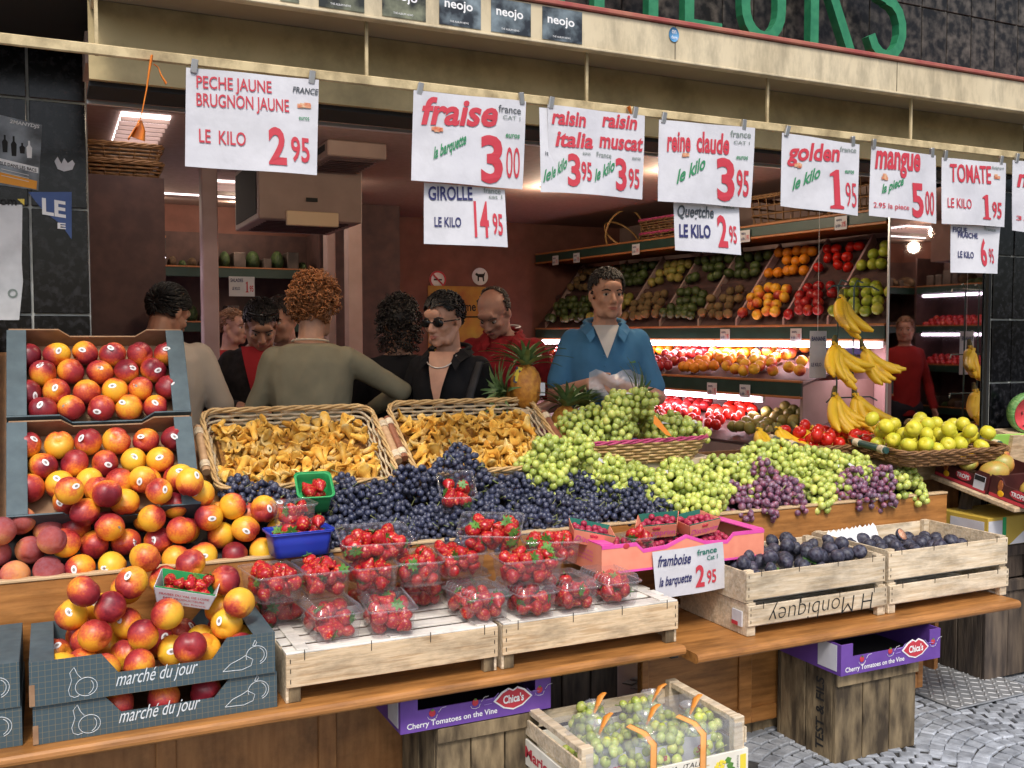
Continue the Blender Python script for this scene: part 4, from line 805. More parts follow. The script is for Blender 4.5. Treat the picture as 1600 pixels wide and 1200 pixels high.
# ---- crate of bagged grapes on a lower crate in front of the stall
def uva():
    W, D, H = .60, .40, .185; x0, y0 = 1.655, 2.405
    fig = fig_crate('pale wooden crate at the bottom edge under the bagged grapes', (x0+.005, y0+.004, .004), W=.60, D=.40, H=.165)
    o = thing('grape_crate', 'white printed wooden crate of bagged green grapes below the ledge', 'wooden crate', (x0, y0, .178)); t = .008
    wp = mat('white_printed', (.70, .66, .56), (.78, .75, .66), 20, rough=.6)
    fr = MB().box(-W/2, W/2, 0, t, .006, .085, b=.001).build('front_plank', wp, o); MB().box(-W/2, W/2, D-t, D, .006, .085, b=.001).build('back_plank', wp, o)
    MB().box(-W/2, W/2, D-t, D, .10, .15, b=.001).build('back_plank', M['crate_pale'], o)
    for s in (-1, 1):
        sd = MB().box(s*W/2, s*(W/2-t), t+.0005, D-t-.0005, .002, .085, b=.001).build('side_plank', wp, o)
        MB().box(s*W/2, s*(W/2-t), t+.0005, D-t-.0005, .10, .15, b=.001).build('side_plank', M['crate_pale'], o)
        MB().box(s*(W/2-t-.0005), s*(W/2-t-.034), .030, D-.030, H-.022, H-.002, b=.002).build('top_rail', M['crate_pale'], o)
        for y in (t+.001, D-t-.030): MB().box(s*(W/2-t-.0005), s*(W/2-t-.040), y, y+.028, 0, H, b=.002).build('corner_post', M['crate_pale'], o)
        if s < 0:
            letters(sd, 'Mario Sena', (-W/2, D*.9, .03), (-W/2, .05, .03), .035, M['red'], nrm=(-1, 0, 0), bold=.03, lift=.001)
    MB().box(-W/2+t, W/2-t, t, D-t, .004, .009).build('bottom', M['crate_pale'], o)
    letters(fr, 'UVA  ITALIA', (-.02, 0, .062), (.135, 0, .064), .015, M['black'], shear=.2, lift=.001); letters(fr, 'CANICATTI (AG)', (.02, 0, .050), (.11, 0, .051), .006, M['black'], lift=.001)
    letters(fr, 'Mario Sena', (-.16, 0, .008), (.13, 0, .010), .040, M['red'], bold=.03, shear=.1, lift=.001); stroke(fr, [(-.05, 0, .058), (.15, 0, .060)], .0016, mat('ochre', (.6, .35, .05), rough=.6), 'print_line')
    gy = mat('print_yellow', (.75, .6, .05), rough=.6); q = random.Random(4)
    for cx, n in ((.2, 26), (-.115, 14)):
        mb = MB()
        for k in range(n): a, b = q.uniform(-1, 1), q.uniform(0, 1); mb.ball((cx+a*.022*b*1.2-.01, -.0012-.0004*q.random(), .018+b*.048 if n > 20 else .035+b*.03), (.0055, .0009, .0055), 8, 6)
        mb.build('printed_grapes', gy, fr)
        for dx, dz in ((.028, .045), (.034, .03), (.02, .062)): MB().prism([(cx+dx-.012, dz), (cx+dx, dz+.010), (cx+dx+.014, dz+.004), (cx+dx+.008, dz-.010), (cx+dx-.006, dz-.010)], 'y', -.0018-.0005*dz*10, -.0003).build('printed_leaf', M['leaf'], fr)
    letters(fr, 'IL COMPATTO', (.262, 0, .012), (.262, 0, .07), .007, M['black'], up=(-1, 0, 0), lift=.001)
    MB().box(.268, .29, -.0012, -.0002, .02, .07).build('printed_block', gy, fr)
    # film folded over the front edge
    vs = []; fs = []; nx = 16
    for i in range(nx+1):
        x = -W/2+.02+(W-.04)*i/nx
        for (y, z) in ((.004, .085), (.003, .12), (.006, .155), (.012, .178+.003*math.sin(i*1.3)), (.06, .170+.01*math.sin(i*.9)), (.13, .176+.012*math.sin(i*.7+1)), (.2, .165+.01*math.sin(i)), (.28, .172)): vs.append((x, y, z))
    for i in range(nx):
        for j in range(7): fs.append((i*8+j, (i+1)*8+j, (i+1)*8+j+1, i*8+j+1))
    MB().add(vs, fs, 0, True).build('film', M['film'], o)
    ob = mat('orange_band', (.72, .30, .08), (.8, .38, .12), 20, rough=.4)
    for x in (-.055, .125):
        MB().tube([(x, -.003, .02), (x, -.004, .09), (x+.002, -.002, .16), (x-.01, .03, .185), (x-.03, .09, .19)], .012, 6, flat=.12).build('band', ob, o)
    return (x0, y0, .187), o
UVA, UVA_O = uva()
# ================================================================== FRUIT ON THE STALL
rng = random.Random(11)
def nect_fn(k):
    r_ = random.Random(k); tip = r_.uniform(.0, .05)
    def fn(d, th, ph):
        g = .12*math.exp(-(th/.2)**2 if th < math.pi else -((th-2*math.pi)/.2)**2)*math.sin(ph)
        top = .20*math.exp(-(ph/.30)**2); bot = -tip*math.exp(-((math.pi-ph)/.25)**2)
        return (1-g-top-bot)*(1+.02*math.sin(2*th+k))
    return fn
NR = .0440
def nect_mesh(k, m): return MB().ball((0, 0, 0), (NR, NR*1.02, NR*.97), 24, 16, 0, nect_fn(k)).mesh('fruit', m)
NM = [nect_mesh(1, M['nectarine']), nect_mesh(2, M['nectarine_y']), nect_mesh(3, M['nectarine_r']), nect_mesh(4, M['nectarine'])]
PM = [nect_mesh(5, M['peach']), nect_mesh(6, M['peach'])]
def sticker_mesh():
    mb = MB(); q = NR*1.012
    for (r0, r1, m, lift) in ((0, .0105, 0, 0), (.0, .0046, 1, .0006)):
        vs = []; fs = []; n = 16
        for i, rr in enumerate((0, r1*.5, r1)):
            for j in range(n):
                a = 2*math.pi*j/n; x, y = rr*1.25*math.cos(a), rr*.8*math.sin(a); vs.append((x, y, math.sqrt(max(0, q*q-x*x-y*y))+lift))
        for i in range(2):
            for j in range(n): fs.append((i*n+j, i*n+(j+1) % n, (i+1)*n+(j+1) % n, (i+1)*n+j))
        mb.add(vs, fs, m, True)
    return mb.mesh('sticker', [M['white'], mat('sticker_dark', (.14, .10, .09), (.4, .36, .33), 300, rough=.5)])
STM = sticker_mesh()
def fruit(p, kind, label, group, meshes=NM, cat='nectarine', name='nectarine', s=1., sticker=0., wts=None):
    me = rng.choices(meshes, wts)[0] if wts else rng.choice(meshes); Q = rotm(rng)
    o = link(me, name, None, mtx=Matrix.Translation(p) @ Q @ Matrix.Diagonal((s*rng.uniform(.94, 1.04), s*rng.uniform(.94, 1.04), s*rng.uniform(.92, 1.02), 1))); tag(o, label, cat, group)
    if sticker and rng.random() < sticker:
        d = (Vector((0, 0, CAMH))-Vector(p)).normalized()+Vector((rng.uniform(-.7, .7), rng.uniform(-.3, .3), rng.uniform(-.3, .8)))
        dl = (Q.to_3x3().inverted() @ d).normalized(); spin = Matrix.Rotation(rng.uniform(0, 6.28), 4, 'Z')
        link(STM, 'sticker', o, mtx=dl.to_track_quat('Z', 'Y').to_matrix().to_4x4() @ spin)
    return o
def zone(x, x0, x1, y, y0, y1):
    return ('front ' if y < y0+(y1-y0)*.4 else 'back ')+('left' if x < x0+(x1-x0)/3 else 'right' if x > x0+(x1-x0)*2/3 else 'middle')
def tilted(x, y, z, org): return Vector(org)+Euler((TILT, 0, 0)).to_matrix() @ Vector((x, y, z))
# neat rows in the tilted trays
ORD = ['leftmost', 'second', 'third', 'fourth', 'fifth', 'sixth']
for nm, org, st, wts in (('upper', (.155, 3.525, 1.237), .95, (3, .4, 7, 2)), ('lower', (.155, 3.325, .955), .6, (3, 3, 2, 2))):
    for j, yy in enumerate((.048, .121, .194, .267)):
        n = 6 if j % 2 else 5
        for i in range(n):
            if nm == 'lower' and j < 1: continue
            x = (i-(n-1)/2)*.0868; w_ = ORD[i]+('' if i == 0 else ' from left')
            fruit(tilted(x+rng.uniform(-.004, .004), yy+rng.uniform(-.005, .005), .049+rng.uniform(0, .012), org), 0, 'nectarine, %s in the %s row of the %s tilted tray' % (w_, ('bottom', 'second lowest', 'second highest', 'top')[j], nm), 'nectarines in the %s tray' % nm, sticker=st, wts=wts)
# heap on the sloping board in front of the trays
def slope(x, y): return .806+(y-3.18)*.5
row1 = [(x+rng.uniform(-.004, .004), 3.203, .851+rng.uniform(-.003, .004), NR) for x in [-.46+.0895*k for k in range(13)]]
for (a, b, c, q) in row1[:6]+pack(30, -.55, .05, 3.15, 3.36, NR, rng, lambda x, y: slope(x, y)+.012, rj=.03, zmax=1.0, pts=list(row1)):
    fruit((a, b, c), 0, 'fuzzy dark red peach in the heap at the left edge', 'fuzzy peaches', PM, 'peach', 'peach')
pts = list(row1)+[(-.02, 3.3, .9, NR)]
hslope = lambda x, y: slope(x, y)+.012
heap = row1[6:]+pack(40, -.02, .73, 3.17, 3.37, NR, rng, hslope, rj=.05, zmax=1.0, pts=pts, tries=90)+pack(46, .0, .49, 3.18, 3.37, NR, rng, hslope, rj=.05, zmax=1.10, pts=pts, tries=60)
for (a, b, c, q) in heap: fruit((a, b, c), 0, 'nectarine at the %s of the loose heap on the sloping board' % zone(a, 0, .7, b, 3.15, 3.37), 'nectarines in the heap', sticker=.35, wts=(3, 4, 2, 2))
# front crate
PNC = at(290, 934, Y=2.90)
pts = []
for (a, b, c, q) in pack(22, -.045, .537, 2.722, 3.07, NR, rng, lambda x, y: .6235, pts=pts, rj=.05)+pack(16, .0, .53, 2.76, 3.07, NR, rng, lambda x, y: .6235, pts=pts, rj=.05, tries=14)+pack(5, .1, .5, 2.85, 3.07, NR, rng, lambda x, y: .6235, pts=pts, rj=.05, tries=4):
    if (Vector((a, b, c))-PNC).length < .10 or (abs(a-PNC.x) < .09 and abs(b-PNC.y) < .075 and c > PNC.z-.05): continue
    fruit((a, b, c), 0, 'nectarine at the %s of the heap in the upper marche du jour crate' % zone(a, -.04, .54, b, 2.72, 3.07), 'nectarines in the front crate', sticker=.45, wts=(3, 7, 1, 2))
for x in (.15, .265, .375): fruit((x, 2.775, .5215+NR*.97+.003), 0, 'nectarine showing through the lower marche du jour crate', 'nectarines in the lower front crate', wts=(1, 2, 2, 1))

# ---- strawberries
def straw_mesh(k):
    r_ = random.Random(k); ax, bx = r_.uniform(.9, 1.1), r_.uniform(-.1, .1)
    def fn(d, th, ph):
        t = ph/math.pi; w_ = (.62+.62*math.sin(math.pi*min(1, t*1.35+.12))-.46*max(0, t-.45)) if t > .02 else .4
        return Vector((d.x*w_*ax+bx*(t-.5), d.y*w_, d.z*1.18+.05))
    return MB().ball((0, 0, 0), .0195, 14, 10, 0, fn).mesh('strawberry', M['strawberry'])
SM_ = [straw_mesh(k) for k in (1, 2, 3)]
def calyx():
    mb = MB(); r_ = random.Random(3)
    for k in range(8):
        a = 2*math.pi*k/8+r_.uniform(-.2, .2); L_ = r_.uniform(.015, .022); c, s = math.cos(a), math.sin(a); lift = r_.uniform(.001, .008)
        mb.add([(-s*.0028, c*.0028, .0235), (s*.0028, -c*.0028, .0235), (c*L_*.55-s*.0042, s*L_*.55+c*.0042, .0245), (c*L_*.55+s*.0042, s*L_*.55-c*.0042, .0245), (c*L_, s*L_, .020+lift)], [(0, 1, 3, 2), (2, 3, 4)])
    mb.tube([(0, 0, .023), (.002, .001, .034)], .0012, 5); return mb.mesh('leaves', M['leaf'])
CAL = calyx()
STUFF = MB()
def buried_strawberry(p, Mx, s):
    me = rng.choice(SM_); T = Mx @ Matrix.Translation(p) @ rotm(rng) @ Matrix.Diagonal((s, s, s, 1)); STUFF.add([T @ v.co for v in me.vertices], [tuple(f.vertices) for f in me.polygons], 0, True)
def strawberry(p, label, group, Mx=Matrix(), s=1.):
    Q = rotm(rng); o = link(rng.choice(SM_), 'strawberry', None, mtx=Mx @ Matrix.Translation(p) @ Q @ Matrix.Diagonal((s, s, s, 1))); tag(o, label, 'strawberry', group)
    if rng.random() < .7: link(CAL, 'leaves', o)
    return o
def punnet_mesh(W, D, H, rim=.006):
    mb = MB(); n = 6; rows = []
    prof = [(.0, .004, .86), (.004, 0.0, .88), (.25, 0, .90), (.27, 0, .915), (.45, 0, .925), (.47, 0, .94), (.7, 0, .955), (.96, 0, .985), (1.0, 0, 1.0)]
    for (t, _, k) in prof: rows.append([(x*k, y*k, t*H+.001) for x, y in loop_rect(W, D, .018, n)])
    rows.append([(x*(1+rim*2/W), y*(1+rim*2/D), H+.001) for x, y in loop_rect(W, D, .018, n)]); rows.append([(x*(1+rim*2/W), y*(1+rim*2/D), H-.004) for x, y in loop_rect(W, D, .018, n)])
    k = len(rows[0]); vs = [p for r_ in rows for p in r_]; fs = [(i*k+j, i*k+(j+1) % k, (i+1)*k+(j+1) % k, (i+1)*k+j) for i in range(len(rows)-1) for j in range(k)]
    mb.add(vs, fs, 0, True); mb.add(rows[0], [tuple(range(k))]); mb.tube([Vector(p)+Vector((0, 0, .001)) for p in rows[-2]], .0021, 5, closed=True); return mb
def lid_mesh(W, D, H):
    mb = MB(); n = 6; rows = []
    for (k, z) in ((1.10, H+.0015), (1.02, H+.002), (.98, H+.006), (.95, H+.018), (.90, H+.022)): rows.append([(x*k, y*k, z) for x, y in loop_rect(W, D, .018, n)])
    k = len(rows[0]); mb.add([p for r_ in rows for p in r_], [(i*k+j, i*k+(j+1) % k, (i+1)*k+(j+1) % k, (i+1)*k+j) for i in range(len(rows)-1) for j in range(k)], 0, True); mb.add(rows[-1], [tuple(range(k))])
    for i in range(9):      # ribs along both long edges of the lid
        y = -D*.40+i*D*.1
        for s in (-1, 1): mb.tube([(s*W*.5, y, H+.006), (s*W*.455, y, H+.020), (s*W*.40, y, H+.023)], .0022, 5)
    return mb
def punnet(label, p, rz=0., tilt=(0, 0), lid=False, n=27, W=.142, D=.195, H=.078, m='clear', name='punnet', fruitfn=None, flab='', seed=0):
    Mx = Matrix.Translation(p) @ Euler((tilt[0], tilt[1], rz)).to_matrix().to_4x4()
    o = thing(name, label, 'punnet', group='fruit punnets'); o.matrix_local = Mx
    link(punnet_mesh(W, D, H).mesh('tray', M[m]), 'tray', o)
    if lid: link(lid_mesh(W, D, H).mesh('lid', M['clear']), 'lid', o)
    r_ = random.Random(seed+3); q = pack(n, -W*(.44 if m == 'clear' else .40), W*(.44 if m == 'clear' else .40), -D*(.45 if m == 'clear' else .41), D*(.45 if m == 'clear' else .41), .0205, r_, lambda x, y: .004, rj=.12, squash=.82, zmax=H+(.004 if lid else .026), tries=40); q.sort(key=lambda t: t[2]); nb = max(0, len(q)-14)
    for (a, b, c, e) in q[:nb]: buried_strawberry((a, b, c), Mx, e/.0195*1.06)
    for (a, b, c, e) in q[nb:]: (fruitfn or strawberry)((a, b, c), 'strawberry in '+flab, 'strawberries in '+flab, Mx, e/.0195*1.06)
    return o
ZC = .516+.1515
def pun(k, label, u, v, z, dy=.097, **kw):
    if kw.get('lid'): kw.setdefault('n', 23)
    p = at(u, v, Z=z); punnet(label, (p.x-.03*0, p.y+dy, z), flab='the '+label, seed=k, **kw)
pun(1, 'lidded punnet at the front left corner of the pale crate', 530, 1003, ZC, lid=True, rz=.05)
pun(2, 'lidded punnet second from the left at the front of the pale crate', 622, 995, ZC, lid=True, rz=-.12, W=.138)
pun(3, 'lidded punnet across the joint of the two upturned crates', 765, 974, ZC, lid=True, rz=.12)
pun(4, 'lidded punnet third from the right end of the amber crate', 842, 967, ZC, lid=True, rz=.05, W=.136)
pun(5, 'lidded punnet second from the right end of the amber crate', 910, 957, ZC, lid=True, W=.13)
pun(6, 'lidded punnet at the right end of the amber crate', 975, 948, ZC, lid=True, W=.132)
pun(7, 'lidded punnet at the back left under an open punnet', 445, 979, ZC, lid=True, n=18)
pun(8, 'lidded punnet at the back under the middle open punnets', 668, 949, ZC, lid=True, n=18)
p_ = at(592, 950, Z=ZC); punnet('lidded punnet hidden behind the two front left punnets', (p_.x, p_.y+.1, ZC), lid=True, n=8, flab='the hidden lidded punnet', seed=30); p_ = at(738, 940, Z=ZC); punnet('lidded punnet hidden behind the crate joint', (p_.x, p_.y+.105, ZC), lid=True, n=8, flab='the punnet behind the crate joint', seed=31)
ZU = ZC+.103
pun(9, 'open punnet at the left end of the upper row', 436, 943, ZU, rz=.12)
pun(10, 'open punnet second from left in the upper row', 516, 935, ZU, W=.136)
pun(11, 'open punnet below the large tilted punnet', 592, 927, ZU, W=.136)
pun(12, 'open punnet right of centre in the upper row', 668, 918, ZU, rz=-.2)
pun(13, 'open punnet left of the large right hand punnet', 728, 905, ZU, rz=.05)
pun(14, 'large open punnet lying across the right of the upper row', 838, 914, ZU, dy=.065, rz=R(86), W=.142, D=.20)
pun(15, 'open punnet behind, touching the pink raspberry box', 870, 880, ZU, dy=.05, rz=R(70))
ZT = ZU+.086
pun(16, 'large open punnet tilted forward on top of the left row', 592, 876, ZT-.004, dy=.06, rz=R(84), tilt=(0, R(-14)), W=.145, D=.215)
pun(17, 'open punnet tipped against the blue grapes in the middle', 782, 858, ZT, dy=.07, rz=R(58), tilt=(0, R(-20)), W=.142, D=.20)
pun(18, 'blue plastic punnet on top of the left row', 474, 871, ZT, dy=.06, rz=R(93), m='blueplastic', W=.115, D=.195)
pun(19, 'clear punnet stacked on the blue punnet', 465, 828, ZT+.082, dy=.05, rz=.08, W=.115, D=.12, n=10)
p_ = at(490, 800, Y=3.27); punnet('green card punnet leaning behind the clear punnet', (p_.x, 3.28, .985), rz=-.1, tilt=(R(32), 0), m='greencard', W=.11, D=.12, n=8, flab='the green punnet', seed=19)
p_ = at(738, 805, Y=3.14); punnet('clear punnet tipped up among the blue grapes', (p_.x-.02, 3.25, .955), rz=-.25, tilt=(R(28), 0), W=.12, D=.15, n=10, flab='the punnet among the blue grapes', seed=20)
tag(STUFF.build('strawberries', M['strawberry'], None, fix=False), 'strawberries buried in the lower layers of the clear punnets', 'strawberries', kind='stuff')
# white card punnet with printed text on the nectarine crate
def card_punnet(label, p, rot, flab, W=.17, D=.105, H=.05, text=None, outer='paper', inner='greencard', fr='s', n=14, mark=None):
    Mx = Matrix.Translation(p) @ Euler(rot).to_matrix().to_4x4(); o = thing('card_punnet', label, 'punnet', group='card punnets'); o.matrix_local = Mx; k = .84
    for s in (-1, 1):
        MB().hexa([(-W/2*k, s*D/2*k, 0), (W/2*k, s*D/2*k, 0), (-W/2*k, s*(D/2*k-.002), 0), (W/2*k, s*(D/2*k-.002), 0), (-W/2, s*D/2, H), (W/2, s*D/2, H), (-W/2, s*(D/2-.002), H), (W/2, s*(D/2-.002), H)]).build('side', M[outer], o)
        MB().hexa([(s*W/2*k, -D/2*k, 0), (s*W/2*k, D/2*k, 0), (s*(W/2*k-.002), -D/2*k, 0), (s*(W/2*k-.002), D/2*k, 0), (s*W/2, -D/2, H), (s*W/2, D/2, H), (s*(W/2-.002), -D/2, H), (s*(W/2-.002), D/2, H)]).build('end', M[outer], o)
        MB().hexa([(-W/2*k+.003, s*(D/2*k-.0025), .002), (W/2*k-.003, s*(D/2*k-.0025), .002), (-W/2*k+.003, s*(D/2*k-.004), .002), (W/2*k-.003, s*(D/2*k-.004), .002), (-W/2+.003, s*(D/2-.0025), H+.004), (W/2-.003, s*(D/2-.0025), H+.004), (-W/2+.003, s*(D/2-.004), H+.004), (W/2-.003, s*(D/2-.004), H+.004)]).build('lining', M[inner], o)
    MB().box(-W/2*k, W/2*k, -D/2*k, D/2*k, 0, .002).build('bottom', M[inner], o)
    sl = D/2*(1-k)/H; nrm = Vector((0, -1, -sl)).normalized(); up = Vector((0, -sl, 1)).normalized()
    def fp(x, z): return (x, -D/2*k-sl*z, z)
    for (s, x0, x1, z, h, m) in (text or []): letters(o, s, fp(x0*W, z*H), fp(x1*W, z*H), h*H, M[m], nrm=nrm, up=up, lift=.0012, shear=.25 if h > .3 else 0, bold=.01)
    if mark:
        for dx in (-.007, .007): MB().ball(Vector(fp(dx, H*.78))+nrm*.001, (.008, .0012, .006), 10, 6).build('printed_berry', M['red'], o)
    if fr == 's':
        for (a, b, c, e) in pack(n, -W*.42, W*.42, -D*.42, D*.42, .0165, rng, lambda x, y: .006, squash=.93, zmax=H+.02): strawberry((a, b, c), 'small strawberry in '+flab, 'strawberries in '+flab, Mx, .85)
    else:
        for (a, b, c, e) in pack(n, -W*.44, W*.44, -D*.44, D*.44, .0118, rng, lambda x, y: .006, squash=.95, zmax=H+.012, tries=24): raspberry((a, b, c), 'raspberry in '+flab, 'raspberries in '+flab, Mx)
    return o
def rasp_mesh():
    def fn(d, th, ph): return (1+.13*abs(math.sin(5*th+(math.floor(ph*3) % 2)*.6))*abs(math.sin(ph*6)))*(.95 if ph < 2 else 1.0)
    return MB().ball((0, 0, 0), (.0115, .0115, .0125), 20, 14, 0, fn).mesh('raspberry', M['raspberry'])
RM = rasp_mesh()
def raspberry(p, label, group, Mx=Matrix()):
    o = link(RM, 'raspberry', None, mtx=Mx @ Matrix.Translation(p) @ rotm(rng)); return tag(o, label, 'raspberry', group)
card_punnet('white printed card punnet of small strawberries resting on the nectarines', (PNC.x, PNC.y, PNC.z), (R(16), R(12), R(-14)), 'the white card punnet', text=[('FRAISES DU VAL DE LOIRE', -.40, .40, .62, .14, 'red'), ('EARL PRODUCTEURS', -.33, .33, .38, .12, 'red'), ('produit en france', -.3, .36, .14, .10, 'red')], n=15)

# ---- raspberry box
def raspberry_box():
    x0, x1, y0, D, z0, H = 1.69, 2.385, 2.86, .27, .735, .10; W = x1-x0; o = thing('raspberry_box', 'peach and magenta card box of raspberries on the crates', 'card box', ((x0+x1)/2, y0, z0)); t = .004
    out = [(-W/2, 0), (W/2, 0), (W/2, H), (W*.30, H), (W*.26, H*.74), (W*.12, H*.80), (0, H*1.1), (-W*.12, H*.80), (-W*.26, H*.74), (-W*.30, H), (-W/2, H)]
    MB().prism(out, 'y', 0, t).build('front_panel', M['pinkcard'], o); MB().prism([(x, z) for x, z in out], 'y', D-t, D).build('back_panel', M['cardboard'], o)
    MB().prism([(-W/2, 0), (W/2, 0), (W/2, .008), (-W/2, .008)], 'y', -.0012, -.0002).build('lower_band', M['magenta'], o)
    for a, b in zip(out[2:-1], out[3:]): MB().hexa([(a[0], -.0012, a[1]-.012), (b[0], -.0012, b[1]-.012), (a[0], -.0002, a[1]-.012), (b[0], -.0002, b[1]-.012), (a[0], -.0012, a[1]+.0008), (b[0], -.0012, b[1]+.0008), (a[0], t+.0012, a[1]+.0008), (b[0], t+.0012, b[1]+.0008)]).build('magenta_edge', M['magenta'], o)
    for s in (-1, 1):
        MB().box(s*W/2, s*(W/2-t), t+.0004, D-t-.0004, 0, H).build('side_panel', M['pinkcard'], o); MB().box(s*W/2, s*(W/2-.05), t+.002, D-t-.002, H+.0006, H+.004).build('top_flap', M['magenta'], o)
    MB().box(-W/2+t, W/2-t, t, D-t, 0, .003).build('bottom', M['cardboard'], o)
    for k in range(3): letters(o, ['MIN 1.5 KG', 'Cat. Raspberries', 'Huelva'][k], (-W/2, .20, .062-k*.014), (-W/2, .06, .062-k*.014), .009, M['magenta'], nrm=(-1, 0, 0), lift=.001)
    MB().ball((-W*.36, -.001, H*.92), (.014, .0012, .010), 10, 6).build('printed_berry', M['red'], o)
    for (a, b, c, e) in pack(110, x0+.07, x1-.06, y0+.008, y0+D-.01, .0118, rng, lambda x, y: z0+.05, squash=.95, tries=20): raspberry((a, b, c), 'raspberry lying loose in the peach and magenta box', 'loose raspberries')
    MB().box(-W/2+.066, W/2-.056, .007, D-.009, .004, .05).build('inner_tray', M['teal'], o)
raspberry_box()
TX = [('Discoprim', -.42, .42, .22, .42, 'magenta')]
for u, v, Y, rot, lab in ((920, 838, 3.0, (R(10), R(12), R(-18)), 'left raspberry carton tipped to the right in the peach box'), (1030, 822, 3.02, (R(14), R(-8), R(-40)), 'middle raspberry carton turned sideways on the peach box'), (1085, 832, 2.99, (R(8), R(-5), R(6)), 'right raspberry carton in the peach box')):
    p = at(u, v+14, Y=Y); card_punnet(lab, (p.x, p.y, max(.825, p.z+.012)), rot, 'the '+lab, W=.155, D=.115, H=.05, text=TX, outer='pinkcard', inner='teal', fr='r', n=34, mark=True)
p = at(1005, 868, Y=2.90); punnet('small clear tub of strawberries standing in the raspberry box', (p.x, 2.93, .80), W=.10, D=.08, H=.04, n=6, flab='the small clear tub', seed=44)
price = price_sign('white card reading framboise 2 95 in front of the raspberry box', [(1020, 863), (1130, 847), (1135, 918), (1026, 937)], [('framboise', 1028, 886, 1078, 879, 17, 'navy', .3, .02), ('la barquette', 1030, 917, 1079, 907, 14, 'navy', .3, .02), ('france', 1088, 868, 1120, 862, 9, 'teal', 0, .02), ('Cat 1', 1104, 875, 1121, 872, 7, 'teal'), ('2', 1085, 916, 1099, 914, 33, 'red', 0, .03), ('95', 1103, 911, 1118, 908, 20, 'red', 0, .02)], Y=2.845, curl=.004, seed=21)
price['group'] = 'cards on the stall'

# ---- figs
def fig_mesh():
    def fn(d, th, ph):
        t = ph/math.pi; return (1.0 if t > .35 else .55+.45*(t/.35)**1.2)*(1+.02*math.sin(9*th))+(.35*math.exp(-(ph/.3)**2))
    return MB().ball((0, 0, 0), (.029, .029, .027), 18, 12, 0, fn).mesh('fig', M['fig'])
FM = fig_mesh()
for (cx, y0, z0, n, W, lab) in ((2.522, 2.735, .625, 74, .30, 'the left fig crate'), (3.195, 2.735, .625, 46, .30, 'the right fig crate')):
    for (a, b, c, e) in pack(n, cx-W, cx+W, y0, y0+.38, .0285, rng, lambda x, y: z0+.022+max(0, (.05 if cx < 3 else .02)-abs(x-cx+.12)*.22), rj=.08, squash=.97, zmax=z0+.16):
        fruit((a, b, c), 0, 'dark blue fig at the %s of ' % zone(a, cx-W, cx+W, b, y0, y0+.38)+lab, 'figs in '+lab, [FM], 'fig', 'fig', s=e/.028)
for (x, y, z) in ((2.66, 2.90, .715), (2.55, 2.80, .708), (2.36, 2.78, .69)):
    tag(MB().add([(-.04, -.02, 0), (0, -.03, .008), (.045, -.005, .0), (.02, .03, .012), (-.03, .025, .004)], [(0, 1, 2, 3, 4)]).build('fig_leaf', M['leaf'], None, (x, y, z), (.3, .2, rng.uniform(0, 6))), 'green fig leaf lying among the figs in the left crate', 'leaf', 'fig leaves')
# torn white paper in the right fig crate
vs = []; fs = []; n = 22
for i in range(n+1):
    x = 2.915+.27*i/n; zt = .735+.006*(1 if i % 2 else -1)+.012*i/n
    for k, (y, z) in enumerate(((3.055, .66), (3.08, .70), (3.10, zt))): vs.append((x, y+.004*math.sin(i), z))
for i in range(n):
    for k in range(2): fs.append((i*3+k, (i+1)*3+k, (i+1)*3+k+1, i*3+k+1))
tag(MB().add(vs, fs, 0, False).build('paper_liner', M['white'], None), 'white paper liner with a zigzag torn edge in the right fig crate', 'paper liner')
hf = thing('fig_half', 'cut fig showing orange flesh on top of the right fig crate', 'fig', (3.16, 2.93, .735), (R(55), 0, R(15))); MB().ball((0, 0, 0), (.028, .028, .026), 14, 8, 0, lambda d, th, ph: Vector((d.x, d.y, min(d.z, .0)))).build('skin', M['fig'], hf); MB().lathe([(0, .0015), (.024, .0015), (.024, .0005)], 16).build('flesh', M['figflesh'], hf)
# ---- grapes: every bunch a thing, every berry a part
GR = {'blue': (.0124, 1.05, 'grape_blue'), 'green': (.0158, 1.12, 'grape_green'), 'red': (.0148, 1.05, 'grape_red')}
GMESH = {k: MB().ball((0, 0, 0), (r, r, r*e), 12, 9).mesh('grape', M[m]) for k, (r, e, m) in GR.items()}
def bunch_points(seed, L_, W_, H_, r, n):
    q = random.Random(seed); P = []
    for t in range(n*60):
        if len(P) >= n: break
        u = q.random(); rad = (.55+.45*math.sin(math.pi*min(1, u*1.6+.15))) if u < .45 else 1.0-.62*(u-.45)/.55
        a = q.uniform(-.55, math.pi+.55); s = q.uniform(.70, 1.0)
        p = Vector(((u-.5)*L_, math.cos(a)*W_/2*rad*s, max(0, math.sin(a))*H_*rad*s+r*.85+.1*r*q.random()))
        if all((p-o).length > 1.72*r for o in P): P.append(p)
    return P
BP = {k: [bunch_points(100+i*7+len(k), {'blue': .19, 'green': .20, 'red': .18}[k], {'blue': .115, 'green': .125, 'red': .115}[k], {'blue': .075, 'green': .092, 'red': .085}[k], GR[k][0], {'blue': 72, 'green': 54, 'red': 52}[k]) for i in range(4)] for k in GR}
def stem_mesh(seed):
    q = random.Random(seed); mb = MB(); mb.tube([(-.05, 0, .03), (-.085, .005, .05), (-.105, .01+q.uniform(-.02, .02), .07), (-.12, q.uniform(-.03, .03), .078)], [.0022, .002, .0018, .0024], 5)
    for k in range(4):
        x = q.uniform(-.06, .06); y = q.uniform(-.03, .03); mb.tube([(x, y, .045), (x+.01, y+q.uniform(-.02, .02), .072), (x+q.uniform(-.01, .03), y+q.uniform(-.03, .03), .08)], .0012, 4)
    return mb.mesh('stalk', M['stem'])
STEMS = [stem_mesh(k) for k in range(5)]
